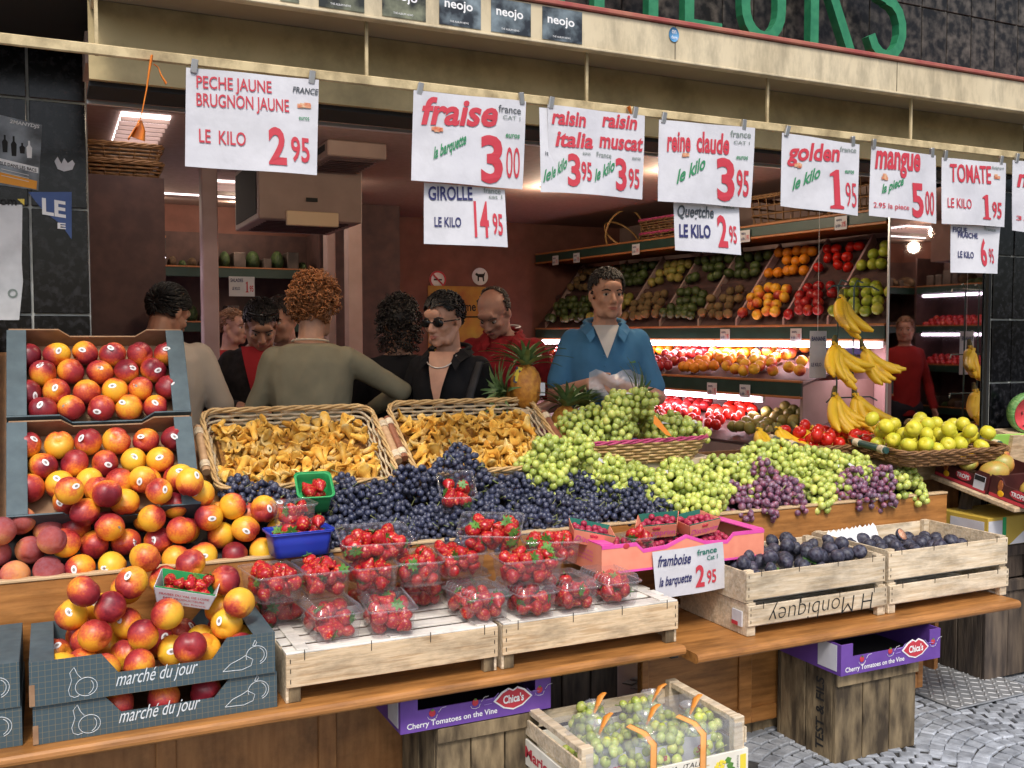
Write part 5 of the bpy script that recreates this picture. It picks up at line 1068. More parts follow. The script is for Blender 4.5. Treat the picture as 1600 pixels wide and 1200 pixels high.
TAGM = MB().add([(0, 0, 0), (.03, 0, .004), (.034, .02, .0), (.016, .034, .006), (-.004, .02, .002)], [(0, 1, 2, 3, 4)]).mesh('paper_tag', M['paper'])
def bunch(kind, p, rz, tilt=0., label='', group='', seed=0, ry=0.):
    q = random.Random(seed); o = thing('grape_bunch', label, 'grapes', p, (tilt, ry, rz), group); o.rotation_mode = 'XYZ'
    o.matrix_local = Matrix.Translation(p) @ Matrix.Rotation(tilt, 4, 'X') @ Matrix.Rotation(rz, 4, 'Z') @ Matrix.Rotation(ry, 4, 'Y')
    for c in BP[kind][seed % 4]:
        e = q.uniform(.78, 1.1); link(GMESH[kind], 'grape', o, mtx=Matrix.Translation(c) @ Euler((q.uniform(-.7, .7), q.uniform(-.7, .7), 0)).to_matrix().to_4x4() @ Matrix.Diagonal((e, e, e, 1)))
    link(STEMS[seed % 5], 'stalk', o)
    if kind != 'blue' and q.random() < .28: link(TAGM, 'paper_tag', o, (q.uniform(-.08, .03), q.uniform(-.02, .02), .078))
    return o
def on_slope(u, v, a=.83, b=.5, y0=3.18):
    r_ = ray(u, v); t = (CAMH-a+b*y0)/(b*r_.y-r_.z); return Vector((0, 0, CAMH))+r_*t
SL = math.atan(.5)
where = {'blue': 'blue grapes', 'green': 'green grapes', 'red': 'red grapes'}
BL = [(362, 778), (405, 775), (440, 790), (520, 812), (548, 782), (590, 762), (632, 745), (672, 728), (702, 722), (570, 815), (612, 800), (655, 782), (700, 765), (735, 775), (540, 850), (680, 815), (722, 820), (640, 838), (765, 770), (770, 812), (805, 795), (800, 760), (842, 775), (838, 815), (872, 795), (880, 760), (905, 825), (912, 785), (940, 765), (950, 805), (985, 780), (1000, 808), (1040, 802), (785, 850), (735, 852), (830, 860), (870, 842), (700, 845), (1020, 778), (500, 850), (575, 860), (610, 855), (660, 862), (760, 880), (800, 875), (845, 880), (900, 850), (930, 838), (530, 770), (480, 800)]
GL = [(822, 722), (848, 708), (882, 702), (915, 718), (900, 742), (835, 742), (835, 728), (872, 716), (905, 735), (850, 750), (935, 738), (965, 752), (985, 735), (1012, 765), (1040, 728), (1052, 752), (1030, 785), (1075, 770), (1072, 735), (1105, 758), (1085, 798), (1120, 785), (1105, 728), (1140, 735), (1150, 760), (1180, 735), (1205, 750), (1235, 735), (1262, 748), (1285, 765), (1300, 742), (1270, 722), (1292, 785), (1320, 735), (1345, 740), (1395, 765), (1425, 768), (1225, 718), (1175, 715)]
RL = [(1182, 778), (1212, 768), (1240, 782), (1178, 802), (1222, 795), (1335, 762), (1362, 752), (1350, 775), (1385, 778), (1195, 752)]
k_ = 0
for kind, lst in (('blue', BL), ('green', GL), ('red', RL)):
    for i, (u, v) in enumerate(lst):
        hgt = rng.choice((.0, .012, .03, .05)) + (.02 if kind == 'red' else .03 if kind == 'green' and u < 900 else 0)
        if kind == 'green' and 900 < u < 1130 and v < 748: hgt = 0.; v += 10
        hgt = hgt; p = on_slope(u, v+8, a=.812+hgt)
        p.y = min(max(3.225, p.y), 3.36 if u < 905 and kind == 'blue' else 3.42); p.z = max(p.z, .812+(p.y-3.18)*.5)
        side = 'near the pink basket' if (kind == 'green' and v < 730) else ''
        lab = {'blue': ['bunch of blue grapes left of the green card punnet', 'bunch of blue grapes below the two mushroom baskets', 'bunch of blue grapes behind the raspberry box'][0 if u < 470 else 1 if u < 740 else 2],
               'green': ['bunch of green grapes draped below the right mushroom basket', 'bunch of green grapes in the middle of the stall below the pink basket', 'bunch of green grapes left of the tomatoes above the orange board', 'bunch of green grapes at the right end of the orange board'][0 if u < 950 else 1 if u < 1160 else 2 if u < 1380 else 3],
               'red': ['bunch of red grapes hanging over the orange front board', 'bunch of red grapes near the right end of the board'][0 if u < 1260 else 1]}[kind]
        lab = lab.replace('bunch of %s grapes' % kind, 'bunch of %s grapes, %s row,' % (kind, 'front' if v > (835 if kind == 'blue' else 775) else 'back' if v < (785 if kind == 'blue' else 740) else 'middle'))
        bunch(kind, p, rng.choice((R(90), R(270), R(0), R(180)))+rng.uniform(-.7, .7), SL+rng.uniform(-.12, .12), lab, where[kind]+' on the sloping board', seed=k_, ry=rng.uniform(-.22, .22)); k_ += 1

# ---- wicker baskets
def wicker(label, loc, rot, W=.66, D=.41, H=.10, rows=7, m='wicker', mr='wicker', name='wicker_basket', handles='dowel', rad=.0058, flare=1.07, rope=False, corner=.05, hwrap='crate_pale'):
    o = thing(name, label, 'basket', loc, rot); N_ = 132
    base = resample(loop_rect(W, D, corner), N_)
    def lp(k, z, wob, ph, off=0): return [(p.x*k+n_.x*(wob*math.sin(i*math.pi*2/6+ph)+off), p.y*k+n_.y*(wob*math.sin(i*math.pi*2/6+ph)+off), z) for i, (p, n_) in enumerate(zip(base, nrm))]
    nrm = []
    for i in range(N_):
        t = base[(i+1) % N_]-base[i-1]; v = Vector((t.y, -t.x, 0)) if False else Vector((t.y, -t.x)).normalized(); nrm.append(v)
    mb = MB()
    for j in range(rows):
        z = .008+(H-.012)*j/(rows-1); mb.tube(lp(.93+(flare-.93)*j/(rows-1), z, .0042, math.pi*(j % 2)), rad, 5, 1 if (rope and 1 < j) else 0, closed=True)
    for i in range(0, N_, 6): p = base[i]; mb.tube([(p.x*.93, p.y*.93, 0), (p.x*flare, p.y*flare, H)], .0034, 5)
    mb.build('weave', [M[m], M['rope']], o)
    rim = MB()
    for s in range(3): rim.tube([(p.x*flare+n_.x*.006*math.cos(i*.55+s*2.09), p.y*flare+n_.y*.006*math.cos(i*.55+s*2.09), H+.006+.006*math.sin(i*.55+s*2.09)) for i, (p, n_) in enumerate(zip(base, nrm))], .0052, 5, closed=True)
    rim.build('rim', M[mr], o)
    b = MB(); b.prism([(p.x*.93, p.y*.93) for p in base], 'z', .0, .008); b.build('base', M['wicker_dark'], o)
    if handles:
        for s in (-1, 1):
            h_ = MB().tube([(s*(W/2*flare+.022), -D*.30, H+.004), (s*(W/2*flare+.022), D*.30, H+.004)], .015, 10).build('handle', M[handles if s < 0 or handles != 'dowel' else 'dowel'], o)
            for y in (-D*.22, D*.22): MB().tube([(s*(W/2*flare+.022), y-.016, H+.004), (s*(W/2*flare+.022), y+.016, H+.004)], .0185, 10).build('wrap', M[hwrap], h_)
    return o
BT = math.atan2(.235, .36)
def bloc(x, y, z): return (x, y, z)
Bk1 = wicker('wicker basket of chanterelles on the left with twin wooden handles', (.822, 3.445+.21*math.cos(BT)-.01, .948+.21*math.sin(BT)), (BT, 0, 0), W=.60, D=.41, H=.105, rope=True)
Bk2 = wicker('wicker basket of chanterelles on the right next to the pineapples', (1.535, 3.445+.21*math.cos(BT), .955+.21*math.sin(BT)), (BT, 0, 0), W=.60, D=.41, H=.105, rope=True, handles='dowel_dark')
def chant_mesh(k):
    q = random.Random(k); a1, a2, ph = q.uniform(.15, .35), q.uniform(.1, .25), q.uniform(0, 6); cr = q.uniform(.012, .024); h = q.uniform(.034, .056); bend = q.uniform(-.012, .012); lob = q.choice((2, 3, 4))
    def wob(i, t, r, z):
        f = max(0, (z-h*.45)/(h*.55)); return r*(1+a1*f*math.sin(lob*t+ph)+.1*f*math.sin(7*t)), z+f*cr*.5*a2*3*math.sin(2*t+ph)
    prof = [(.001, 0), (.0065, .001), (.0072, h*.25), (.0085, h*.5), (cr*.6, h*.78), (cr*.9, h*.93), (cr, h*.97), (cr*.96, h*1.03), (cr*.7, h*1.0), (.003, h*.86)]
    return MB().lathe(prof, 14, (0, 0, 0), 0, True, wob).xf(lambda v: Vector((v.x+bend*(v.z/h)**2, v.y, v.z-h*.55))).mesh('chanterelle', M['chant'])
CM = [chant_mesh(k) for k in range(7)]; M['chant_dark'] = mat('mushroom_crumbs', (.16, .06, .01), (.42, .2, .03), 60, rough=.8, bump=.8)
for Bk, lab in ((Bk1, 'left'), (Bk2, 'right')):
    Mx = Bk.matrix_basis; q = random.Random(77 if lab == 'left' else 78); pts = []
    Mx = Matrix.Translation(Bk.location) @ Bk.rotation_euler.to_matrix().to_4x4()
    for (a, b, c, e) in pack(175, -.285, .285, -.195, .195, .0215, q, lambda x, y: .036, rj=.25, squash=.70, tries=18, zmax=.15):
        s = e/.0215*1.22; o = link(q.choice(CM), 'chanterelle', None, mtx=Mx @ Matrix.Translation((a, b, c)) @ Euler((q.uniform(-1.5, 1.5), q.uniform(-1.5, 1.5), q.uniform(0, 6.28))).to_matrix().to_4x4() @ Matrix.Diagonal((s, s, s, 1)))
        tag(o, 'orange chanterelle at the %s of the %s wicker basket' % (zone(a, -.28, .28, b, -.19, .19), lab), 'mushroom', 'chanterelles in the %s basket' % lab)
    MB().box(-.272, .272, -.182, .182, .0085, .048).build('mushroom_bed', M['chant_dark'], Bk)
# pink rimmed basket with green grapes
Pk = wicker('low basket with a pink woven rim heaped with green grapes', (2.235, 3.60, 1.03), (R(4), 0, R(2)), W=.66, D=.34, H=.095, rows=7, m='wicker', mr='wicker_pink', handles=None, flare=1.1, corner=.12)
sp(MB().box(1.92, 2.62, 3.46, 3.80, .956, 1.026, b=.003), 'riser', M['crate_pale'])
for i, (u, v, hh) in enumerate(((900, 660, .06), (930, 640, .10), (965, 655, .07), (960, 625, .12), (1000, 640, .10), (1040, 660, .06), (1070, 668, .05), (1010, 672, .04), (935, 672, .04), (985, 612, .14))):
    p = at(u, v+18, Y=3.52+.12*(i % 3 == 1)+.03*i/10); p.z = max(1.105, p.z-.03)
    bunch('green', p, rng.uniform(0, 6.28), R(14), 'bunch of green grapes at the %s of the pink rimmed basket' % ('left' if u < 945 else 'right' if u > 1005 else 'top' if v < 645 else 'middle'), 'green grapes in the pink basket', seed=300+i)
tag(MB().add([(0, 0, 0), (.02, -.006, -.02), (.075, -.02, -.09), (.05, -.016, -.085), (-.005, -.004, -.035)], [(0, 1, 2, 3, 4)]).build('ribbon', mat('orange_tag', (.8, .25, .02), rough=.5), None, at(1022, 648, Y=3.40)), 'orange ribbon hanging over the pink basket rim', 'ribbon')

# ---- pineapples
def leaf_mesh():
    vs = []; fs = []; n = 7
    for i in range(n+1):
        t = i/n; w_ = .011*(1-t)**.7+.0006; y = .03*t+.09*t*t*0+.055*t**2; z = .13*t-.02*t**3
        vs += [(-w_, y, z), (0, y+.004*(1-t), z-.001), (w_, y, z)]
    for i in range(n): fs += [(i*3, i*3+1, i*3+4, i*3+3), (i*3+1, i*3+2, i*3+5, i*3+4)]
    return MB().add(vs, fs, 0, True).mesh('leaf', mat('pineapple_leaf', (.08, .16, .05), (.2, .3, .12), 14, (1, 1, 3), rough=.5, rnd=.2))
LEAF = leaf_mesh()
def pineapple(label, p, rot, s=1., body=True):
    o = thing('pineapple', label, 'pineapple', p, rot, 'pineapples'); q = random.Random(int(p[0]*100))
    def fn(d, th, ph): return 1+.07*abs(math.sin(6*th+ph*5))*abs(math.sin(6*th-ph*5))
    if body: MB().ball((0, 0, .085*s), (.062*s, .062*s, .09*s), 40, 26, 0, fn).build('body', mat('pineapple_skin', (.30, .10, .015), (.55, .25, .03), 40, rough=.6, bump=.3), o)
    for k in range(34):
        t = k/34; a = k*2.4; tl = R(8+62*(1-t)); e = s*(.85+.6*math.sin(math.pi*min(1, t+.2)))
        link(LEAF, 'leaf', o, mtx=Matrix.Translation((0, 0, .165*s+.03*t*s)) @ Matrix.Rotation(a, 4, 'Z') @ Matrix.Rotation(-tl*.75, 4, 'X') @ Matrix.Diagonal((e, e, e, 1)))
    return o
p = at(828, 628, Y=3.72); po_ = pineapple('upright pineapple with a tall crown beside the right mushroom basket', (p.x, 3.76, 1.245), (R(-6), R(3), 0), 1.05)
MB().box(-.014, .014, -.002, .002, 0, .07).build('tag', mat('yellow_tag', (.02, .03, .08), (.7, .55, .03), 30, rough=.5, lo=.5, hi=.52), po_, (-.06, -.03, .10), (0, .2, 0)); MB().box(-.014, .014, -.001, .001, 0, .055).build('tag', M['paper'], po_, (.055, -.045, .05))
p = at(790, 612, Y=3.78); pineapple('pineapple lying with its leaves fanned out left of the upright one', (p.x+.17, 3.84, 1.26), (0, R(-72), 0), .85)
p = at(880, 625, Y=3.72); pineapple('pineapple crown between the upright pineapple and the grapes', (p.x, 3.73, 1.075), (R(-8), R(12), 0), 1.0)
p = at(905, 600, Y=3.9); pineapple('small pineapple crown just in front of the blue polo shirt', (p.x+.02, 3.97, 1.04), (R(5), R(10), 0), 1.05)
p = at(985, 615, Y=3.74); pineapple('pineapple crown behind the green grapes in the pink basket', (p.x-.1, 3.80, 1.21), (R(20), R(62), 0), .9)
sp(MB().box(1.88, 2.5, 3.865, 4.08, .96, 1.04), 'back_riser', M['brown_panel'])
sp(MB().box(1.80, 1.90, 3.72, 3.82, 1.18, 1.24, b=.003), 'pineapple_block', M['crate'])
# ---- bagged grapes in the white printed crate
for i, (dx, dy) in enumerate(((-.17, .12), (.0, .12), (.17, .13), (-.1, .27), (.12, .27))):
    c = Vector((UVA[0]+dx, UVA[1]+dy, .19)); lab = ['left front', 'middle front', 'right front', 'left back', 'right back'][i]
    bg_ = thing('grape_bag', 'clear printed bag of green grapes, %s in the white crate' % lab, 'grape bag', c, (0, 0, rng.uniform(-.3, .3)), 'bagged grapes')
    vs = []; fs = []; n = 16; q = random.Random(i)
    for j, (k, z) in enumerate(((.75, .002), (1, .02), (1.0, .06), (.93, .10), (.75, .13), (.35, .15), (.16, .16), (.3, .18), (.42, .19))):
        for t in range(n): a = 2*math.pi*t/n; r_ = 1+.06*math.sin(3*a+j+i)+.04*math.sin(7*a+2*j); vs.append((.085*k*r_*math.cos(a), .075*k*r_*math.sin(a), z))
    for j in range(8):
        for t in range(n): fs.append((j*n+t, j*n+(t+1) % n, (j+1)*n+(t+1) % n, (j+1)*n+t))
    MB().add(vs, fs, 0, True).build('bag', M['film'], bg_)
    for k in range(2): bunch('green', (c.x, c.y, .194+.052*k), 1.4*k+i, 0, 'bunch of green grapes inside the %s grape bag' % lab, 'bagged green grapes', seed=400+2*i+k)
    ps = []
    for t in range(5):
        a = R(-135+t*22.5); ps.append((.089*math.cos(a), .079*math.sin(a)))
    MB().add([(x, y, z) for z in (.02, .115) for x, y in ps], [(t, t+1, t+6, t+5) for t in range(4)], 0, True).build('white_label', M['paper'], bg_)
    letters(bg_, 'Sena', (-.03, -.085, .07), (.03, -.085, .075), .022, M['red'], shear=.3, bold=.02, lift=.001)
    MB().tube([(0, 0, .155), (.01, 0, .175), (.03, .01, .20), (.05, .02, .205)], [.006, .01, .016, .012], 6, flat=.3).build('tie', mat('orange_tie', (.72, .26, .04), rough=.45), bg_)
# ================================================================== RIGHT END OF THE STALL
def apple_mesh(r, m, squash=.92): 
    def fn(d, th, ph): return 1-.24*math.exp(-(ph/.28)**2)-.12*math.exp(-((math.pi-ph)/.3)**2)+.02*math.cos(5*th)*(1 if ph > 2 else 0)
    return MB().ball((0, 0, 0), (r, r, r*squash), 16, 12, 0, fn).mesh('fruit', m)
AY = apple_mesh(.036, M['apple_y']); TO = apple_mesh(.034, M['tomato'], .8)
sp(MB().box(3.16, 4.04, 3.38, 3.62, .86, .978, b=.003), 'riser', M['crate'])
sp(MB().box(3.68, 4.04, 3.40, 3.60, .0, .859), 'riser_leg', M['brown_panel'])
Ba = wicker('dark basket of yellow golden apples with a green handle by the pillar', (3.685, 3.285, .985), (R(5), 0, R(-4)), W=.58, D=.36, H=.065, rows=5, m='wicker_dark', mr='wicker_dark', handles='dowel_green', flare=1.08)
Bt = wicker('dark basket of red tomatoes with a green handle beside the bananas', (3.42, 3.60, .99), (R(5), 0, R(-4)), W=.52, D=.34, H=.06, rows=5, m='wicker_dark', mr='wicker_dark', handles='dowel_green', flare=1.08)
for (a, b, c, e) in pack(44, -.27, .28, -.16, .17, .036, rng, lambda x, y: .012+max(0, .07-.28*math.hypot(x-.08, y-.02)), rj=.05, zmax=.26):
    v = Ba.rotation_euler.to_matrix() @ Vector((a, b, c)); fruit(Ba.location+v, 0, 'yellow golden apple in the basket by the right pillar', 'golden apples', [AY], 'apple', 'apple')
for (a, b, c, e) in pack(32, -.24, .25, -.15, .16, .034, rng, lambda x, y: .012+max(0, .06-.26*math.hypot(x-.05, y)), rj=.05, zmax=.22, squash=.95):
    v = Bt.rotation_euler.to_matrix() @ Vector((a, b, c)); fruit(Bt.location+v, 0, 'red tomato in the basket beside the bananas', 'tomatoes in the basket', [TO], 'tomato', 'tomato')
# ---- bananas
def banana_mesh(L_=.215, r=.0235, curve=1.15):
    n = 12; mb = MB(); Rr = L_/curve; P = []; rr = []
    for i in range(n+1):
        t = i/n; a = curve*t; P.append((Rr*(1-math.cos(a)), 0, -Rr*math.sin(a))); rr.append(r*(.32 if t < .06 else .42 if t < .12 else .85 if t < .25 else 1 if t < .75 else .85 if t < .9 else .5 if t < .97 else .3))
    mb.tube(P, rr, 6, smooth=True); return mb.mesh('banana', M['banana'])
BNM = [banana_mesh(), banana_mesh(.225, .024, .95), banana_mesh(.20, .023, 1.3)]
def banana_hand(label, p, rz, n=5, tilt=(0, 0), spread=.5, group='bananas'):
    o = thing('banana_bunch', label, 'bananas', p, (tilt[0], tilt[1], rz), group); q = random.Random(int(p[0]*977+p[2]*331))
    for k in range(n):
        for layer in ((0, 1) if k % 2 == 0 else (0,)):
            a = (k-(n-1)/2)*spread; link(BNM[q.randrange(3)], 'banana', o, mtx=Matrix.Scale(1.1, 4) @ Matrix.Translation((.018*math.sin(a), -.012-.016*layer, -.012*layer)) @ Matrix.Rotation(a*.75-.1, 4, 'Y') @ Matrix.Rotation(R(-70)+q.uniform(-.15, .15)+.2*layer, 4, 'Z'))
    MB().tube([(0, -.01, -.02), (0, -.004, .012), (.005, 0, .035)], [.017, .013, .009], 8).build('stalk', M['banana_tip'], o)
    return o
rk = thing('banana_rack', 'green metal banana rack with two upright rods in front of the mirror', 'rack', (3.66, 3.76, .98), group=None)
MB().box(-.22, .25, -.10, .10, -.03, 0, b=.004).build('base', M['dowel_green'], rk)
for x in (-.075, .03): MB().tube([(x, 0, 0), (x, 0, .82), (x+.02, 0, .85), (x+.05, -.01, .84)], .0045, 7).build('rod', M['dowel_green'], rk)
for z in (.82, .47, .26): MB().tube([(-.16, -.02, z-.02), (-.12, -.01, z), (.14, -.01, z), (.17, -.03, z-.02)], .004, 6).build('hook_bar', M['dowel_green'], rk)
sp(MB().box(3.10, 4.08, 3.63, 3.99, .90, .948, b=.003), 'side_table', M['brown_panel']); sp(MB().box(3.2, 3.24, 3.8, 3.84, 0, .899), 'support', M['brown_panel']); sp(MB().box(4.0, 4.04, 3.8, 3.84, 0, .899), 'support', M['brown_panel'])
def bpx(u, v, Y): return at(u, v, Y=Y)
banana_hand('topmost hand of bananas on the rack in front of the green apples', bpx(1312, 462, 3.72), .2, 4, (0, R(24)))
banana_hand('large middle hand of bananas on the left of the rack', bpx(1302, 535, 3.72), .1, 5, (0, R(12)))
banana_hand('middle hand of bananas on the right of the rack by the mirror', bpx(1346, 541, 3.72), -.1, 3, (0, R(-12)))
banana_hand('lower hand of bananas leaning on the rack foot to the left', bpx(1302, 614, 3.70), .2, 4, (0, R(16)))
banana_hand('lower hand of bananas hanging straight on the right of the rack foot', bpx(1334, 614, 3.72), -.1, 4, (0, R(-2)))
for i, (u, v) in enumerate(((1188, 668), (1215, 662), (1245, 668), (1262, 675))):
    p = at(u, v, Y=3.72); banana_hand('bananas lying on the dark tray, '+('leftmost hand', 'second hand', 'third hand', 'rightmost hand by the tomatoes')[i], (p.x, 3.74, 1.10), R(20*i-20), 4, (R(-38), R(20)), .3, 'bananas lying on the tray')
tb = thing('fruit_tray', 'dark tray of loose bananas behind the green grapes', 'tray', (2.98, 3.74, .96)); MB().box(-.26, .2, -.14, .14, 0, .01, b=.002).build('base', M['wicker_dark'], tb)
for s in (-1, 1): MB().box(-.26, .2, s*.14-.006, s*.14+.006, .0, .03, b=.002).build('side', M['wicker_dark'], tb)
sp(MB().box(2.64, 3.099, 3.59, 3.95, .93, .957), 'tray_shelf', M['brown_panel'])

# ---- mango shelf
PLT = math.atan2(.085, .43)
ms = thing('mango_shelf', 'sloping plank carrying the mango boxes at the right', 'shelf', (3.74, 2.86, .79), (PLT, 0, 0)); MB().box(0, .7, 0, .46, 0, .022, b=.004).build('plank', M['crate'], ms)
for x in (.1, .6): MB().box(x-.02, x+.02, .30, .34, -.13, -.001).build('prop', M['oldwood_dark'], ms)
M['trops'] = mat('dark_red_card', (.05, .012, .014), (.085, .02, .02), 15, rough=.45)
def trops(label, y0, L_, x0=.02):
    o = thing('mango_box', label, 'card box', Vector(ms.location)+Euler((PLT, 0, 0)).to_matrix() @ Vector((x0, y0, .023)), (PLT, 0, 0), 'mango boxes'); H, W, t = .095, .36, .004
    MB().prism([(0, 0), (L_, 0), (L_, H), (L_*.80, H), (L_*.72, H*.72), (L_*.28, H*.72), (L_*.2, H), (0, H)], 'x', 0, t).build('side_panel', M['trops'], o)
    MB().box(W-t, W, 0, L_, 0, H).build('side_panel', M['trops'], o)
    for y in (0, L_-t): MB().box(t+.0003, W-t-.0003, y, y+t, 0, H*.9).build('end_panel', M['trops'], o)
    MB().box(t, W-t, t, L_-t, 0, .004).build('bottom', M['cardboard'], o)
    MB().box(-.0012, -.0002, .004, L_-.004, .002, .016).build('red_band', M['red'], o)
    MB().prism([(L_*.45+.042*math.cos(a*.3142), .045+.021*math.sin(a*.3142)) for a in range(20)], 'x', -.0022, -.0003).build('emblem', M['red'], o)
    letters(o, 'TROPS', (0, L_*.45+.034, .036), (0, L_*.45-.034, .036), .019, M['white'], nrm=(-1, 0, 0), bold=.03, lift=.004)
    MB().ball((-.0015, L_*.80, .06), (.0012, .014, .026), 10, 8).build('printed_mango', mat('mango_print', (.3, .06, .03), (.5, .2, .04), 60, rough=.5), o); MB().ball((-.0022, L_*.77, .026), (.0012, .017, .014), 10, 8).build('printed_mango', M['mangoflesh'], o)
    MB().box(-.0016, -.0002, .012, .07, .012, .075).build('label', M['paper'], o); MB().box(-.0024, -.0017, .014, .068, .05, .073).build('label_head', M['black'], o)
    return o
trops('mango box with the TROPS emblem next to the apple basket', .17, .285); trops('mango box with the TROPS emblem at the right edge of the picture', -.10, .265, .03)
def mango(p, rot, label, s=1.):
    o = link(MB().ball((0, 0, 0), (.044*s, .050*s, .066*s), 18, 12, 0, lambda d, th, ph: 1-.06*math.exp(-(ph/.4)**2)+.05*math.sin(th)*math.sin(ph)).mesh('mango', M['mango']), 'mango', None, p, rot); return tag(o, label, 'mango', 'mangoes')
def mp(x, y, z): return Vector(ms.location)+Euler((PLT, 0, 0)).to_matrix() @ Vector((x, y, z))
mango(mp(.11, .215, .105), (1.4, .3, .9), 'green mango lying at the front of the first mango box'); mango(mp(.20, .27, .115), (1.3, .2, .5), 'large orange and red mango in the first mango box', 1.1); mango(mp(.29, .36, .12), (1.3, 1.0, .2), 'green blushed mango behind the orange one'); mango(mp(.13, .02, .085), (1.4, .2, 1.2), 'mango in the box cut off at the right edge'); mango(mp(.26, .05, .085), (1.2, .4, .4), 'second mango in the box cut off at the right edge')
hm = thing('cut_mango', 'halved mango with yellow flesh turned out in cubes', 'mango', mp(.07, .325, .125), (R(-14), R(-14), R(35)))
MB().ball((0, 0, 0), (.068, .046, .04), 18, 10, 0, lambda d, th, ph: Vector((d.x, d.y, min(d.z, .12)))).build('skin', M['mango'], hm)
for i in range(6):
    for j in range(4):
        x, y = -.034+i*.0155+.012, -.021+j*.014; MB().box(-.0066, .0066, -.006, .006, 0, .022, b=.002).build('flesh_cube', M['mangoflesh'], hm, (x, y, .008+.016*(1-(x/.06)**2)*(1-(y/.05)**2)), (-y*9, x*9, 0))
gp = thing('mango_carton', 'light green carton with a printed mango standing behind the mangoes', 'card box', mp(.36, .36, .03), (PLT, 0, R(-8))); MB().box(-.10, .22, 0, .012, 0, .20, b=.002).build('panel', mat('lime_card', (.25, .5, .07), (.3, .56, .1), 9, rough=.5), gp)
MB().ball((-.035, -.001, .11), (.032, .0015, .05), 12, 8).build('printed_mango', M['mangoflesh'], gp); MB().ball((-.062, -.002, .10), (.018, .0015, .04), 12, 8).build('printed_leaf', M['leaf'], gp)
wm = thing('watermelon', 'cut watermelon with red flesh at the right edge beside the pillar', 'watermelon', mp(.50, .38, .235), (R(8), 0, R(-20)))
MB().ball((0, 0, .09), (.10, .09, .10), 24, 14, 0, lambda d, th, ph: Vector((d.x, max(d.y, -.25), d.z))).build('rind', M['melonrind'], wm); MB().lathe([(0, 0), (.086, 0), (.086, .002)], 28).xf(lambda v: Vector((v.x, -.0235-v.z, v.y+.09))).build('flesh', M['melonflesh'], wm)
for k in range(14): a = rng.uniform(0, 6.28); r_ = rng.uniform(.02, .07); MB().ball((r_*math.cos(a), -.0262, .09+r_*math.sin(a)), (.003, .0012, .005), 6, 5).build('seed', M['black'], wm)
MB().box(.36, .66, .34, .46, .024, .228).build('crate_under', M['crate'], ms)
# cartons under the plank
c1 = thing('carton', 'yellow and white printed carton with a green strip under the mango shelf', 'card box', (3.93, 2.98, .617)); MB().box(-.20, .26, 0, .26, 0, .13, b=.003).build('body', mat('ochre_card', (.5, .34, .05), (.58, .42, .08), 5, rough=.5), c1)
MB().box(-.198, -.11, -.0015, -.0002, .035, .115).build('label', M['paper'], c1); MB().box(-.108, -.085, -.0015, -.0002, .002, .128).build('green_strip', M['greencard'], c1)
MB().prism([(-.06, .0025), (.25, .0025), (.25, .12), (.12, .10), (.02, .05)], 'y', -.0016, -.0002).build('white_swoosh', M['white'], c1); MB().ball((.14, -.002, .055), (.06, .0015, .04), 16, 10).build('printed_fruit', mat('fruit_photo', (.2, .05, .04), (.5, .3, .15), 60, rough=.5), c1)
MB().box(-.2015, -.2003, .02, .2, .03, .11).build('label', M['paper'], c1)
p = at(1592, 880, Y=2.86); c2 = thing('carton', 'blue carton at the right edge below the mango boxes', 'card box', (4.08, 2.80, .588)); MB().box(-.10, .2, 0, .15, 0, .14, b=.003).build('body', mat('blue_carton', (.02, .06, .28), (.03, .08, .33), 9, rough=.5), c2); letters(c2, 'By Sun', (-.08, 0, .02), (.06, 0, .02), .025, M['white'], lift=.001, shear=.2, bold=.02)
c3 = thing('carton', 'plain brown carton at the right edge under the blue one', 'card box', (4.10, 2.76, .44)); MB().box(-.14, .24, 0, .2, 0, .145, b=.003).build('body', mat('brown_carton', (.4, .24, .12), (.48, .3, .16), 12, rough=.7), c3); MB().box(-.14, .24, .05, .055, -.436, -.001).build('prop', M['blackwood'], c3)

# ================================================================== FRUIT WALL ON THE RIGHT
SHA, SHB = Vector((4.10, 3.95, 0)), Vector((3.74, 7.45, 0)); SL_ = (SHB-SHA).length; SRZ = math.atan2((SHB-SHA).y, (SHB-SHA).x)
sh = thing('fruit_wall', 'long stepped fruit shelf with green strips and tube lights along the right wall', 'shelf', SHA, (0, 0, SRZ))
SM4 = Matrix.Translation(SHA) @ Matrix.Rotation(SRZ, 4, 'Z')
M['strip_green'] = mat('strip_green', (.012, .035, .026), (.02, .05, .04), 10, rough=.45); M['shelf_wood'] = mat('shelf_wood', (.34, .12, .035), (.42, .17, .06), 8, rough=.5)
def strip(z, y, x0, x1, h=.07):
    MB().box(x0, x1, y-.012, y, z, z+h, b=.002).build('green_strip', M['strip_green'], sh)
    for zz in (z-.014, z+h): MB().box(x0, x1, y-.014, y+.003, zz+.0005, zz+.0135, b=.002).build('trim', M['shelf_wood'], sh)
def tubelight(z, y, x0, x1, s):
    o = MB().tube([(x0, y, z), (x1, y, z)], .013, 8).build('tube_light', emit('tube_glow', (1, .84, 1), s), sh); MB().box(x0-.02, x1+.02, y-.03, y-.016, z-.02, z+.02).build('tube_holder', M['white'], o)
    L_ = bpy.data.lights.new('tube_area', 'AREA'); L_.shape = 'RECTANGLE'; L_.size = x1-x0; L_.size_y = .03; L_.energy = 5.5*(x1-x0); L_.color = (1, .74, .80); lo_ = bpy.data.objects.new('tube_area', L_); COL.objects.link(lo_); lo_.parent = sh; lo_.location = ((x0+x1)/2, y+.005, z-.02); lo_.rotation_euler = (R(-25), 0, 0)
strip(1.535, .0, 0, SL_); strip(2.17, .0, -.0, SL_, .06); strip(1.215, .33, .28, SL_, .075)
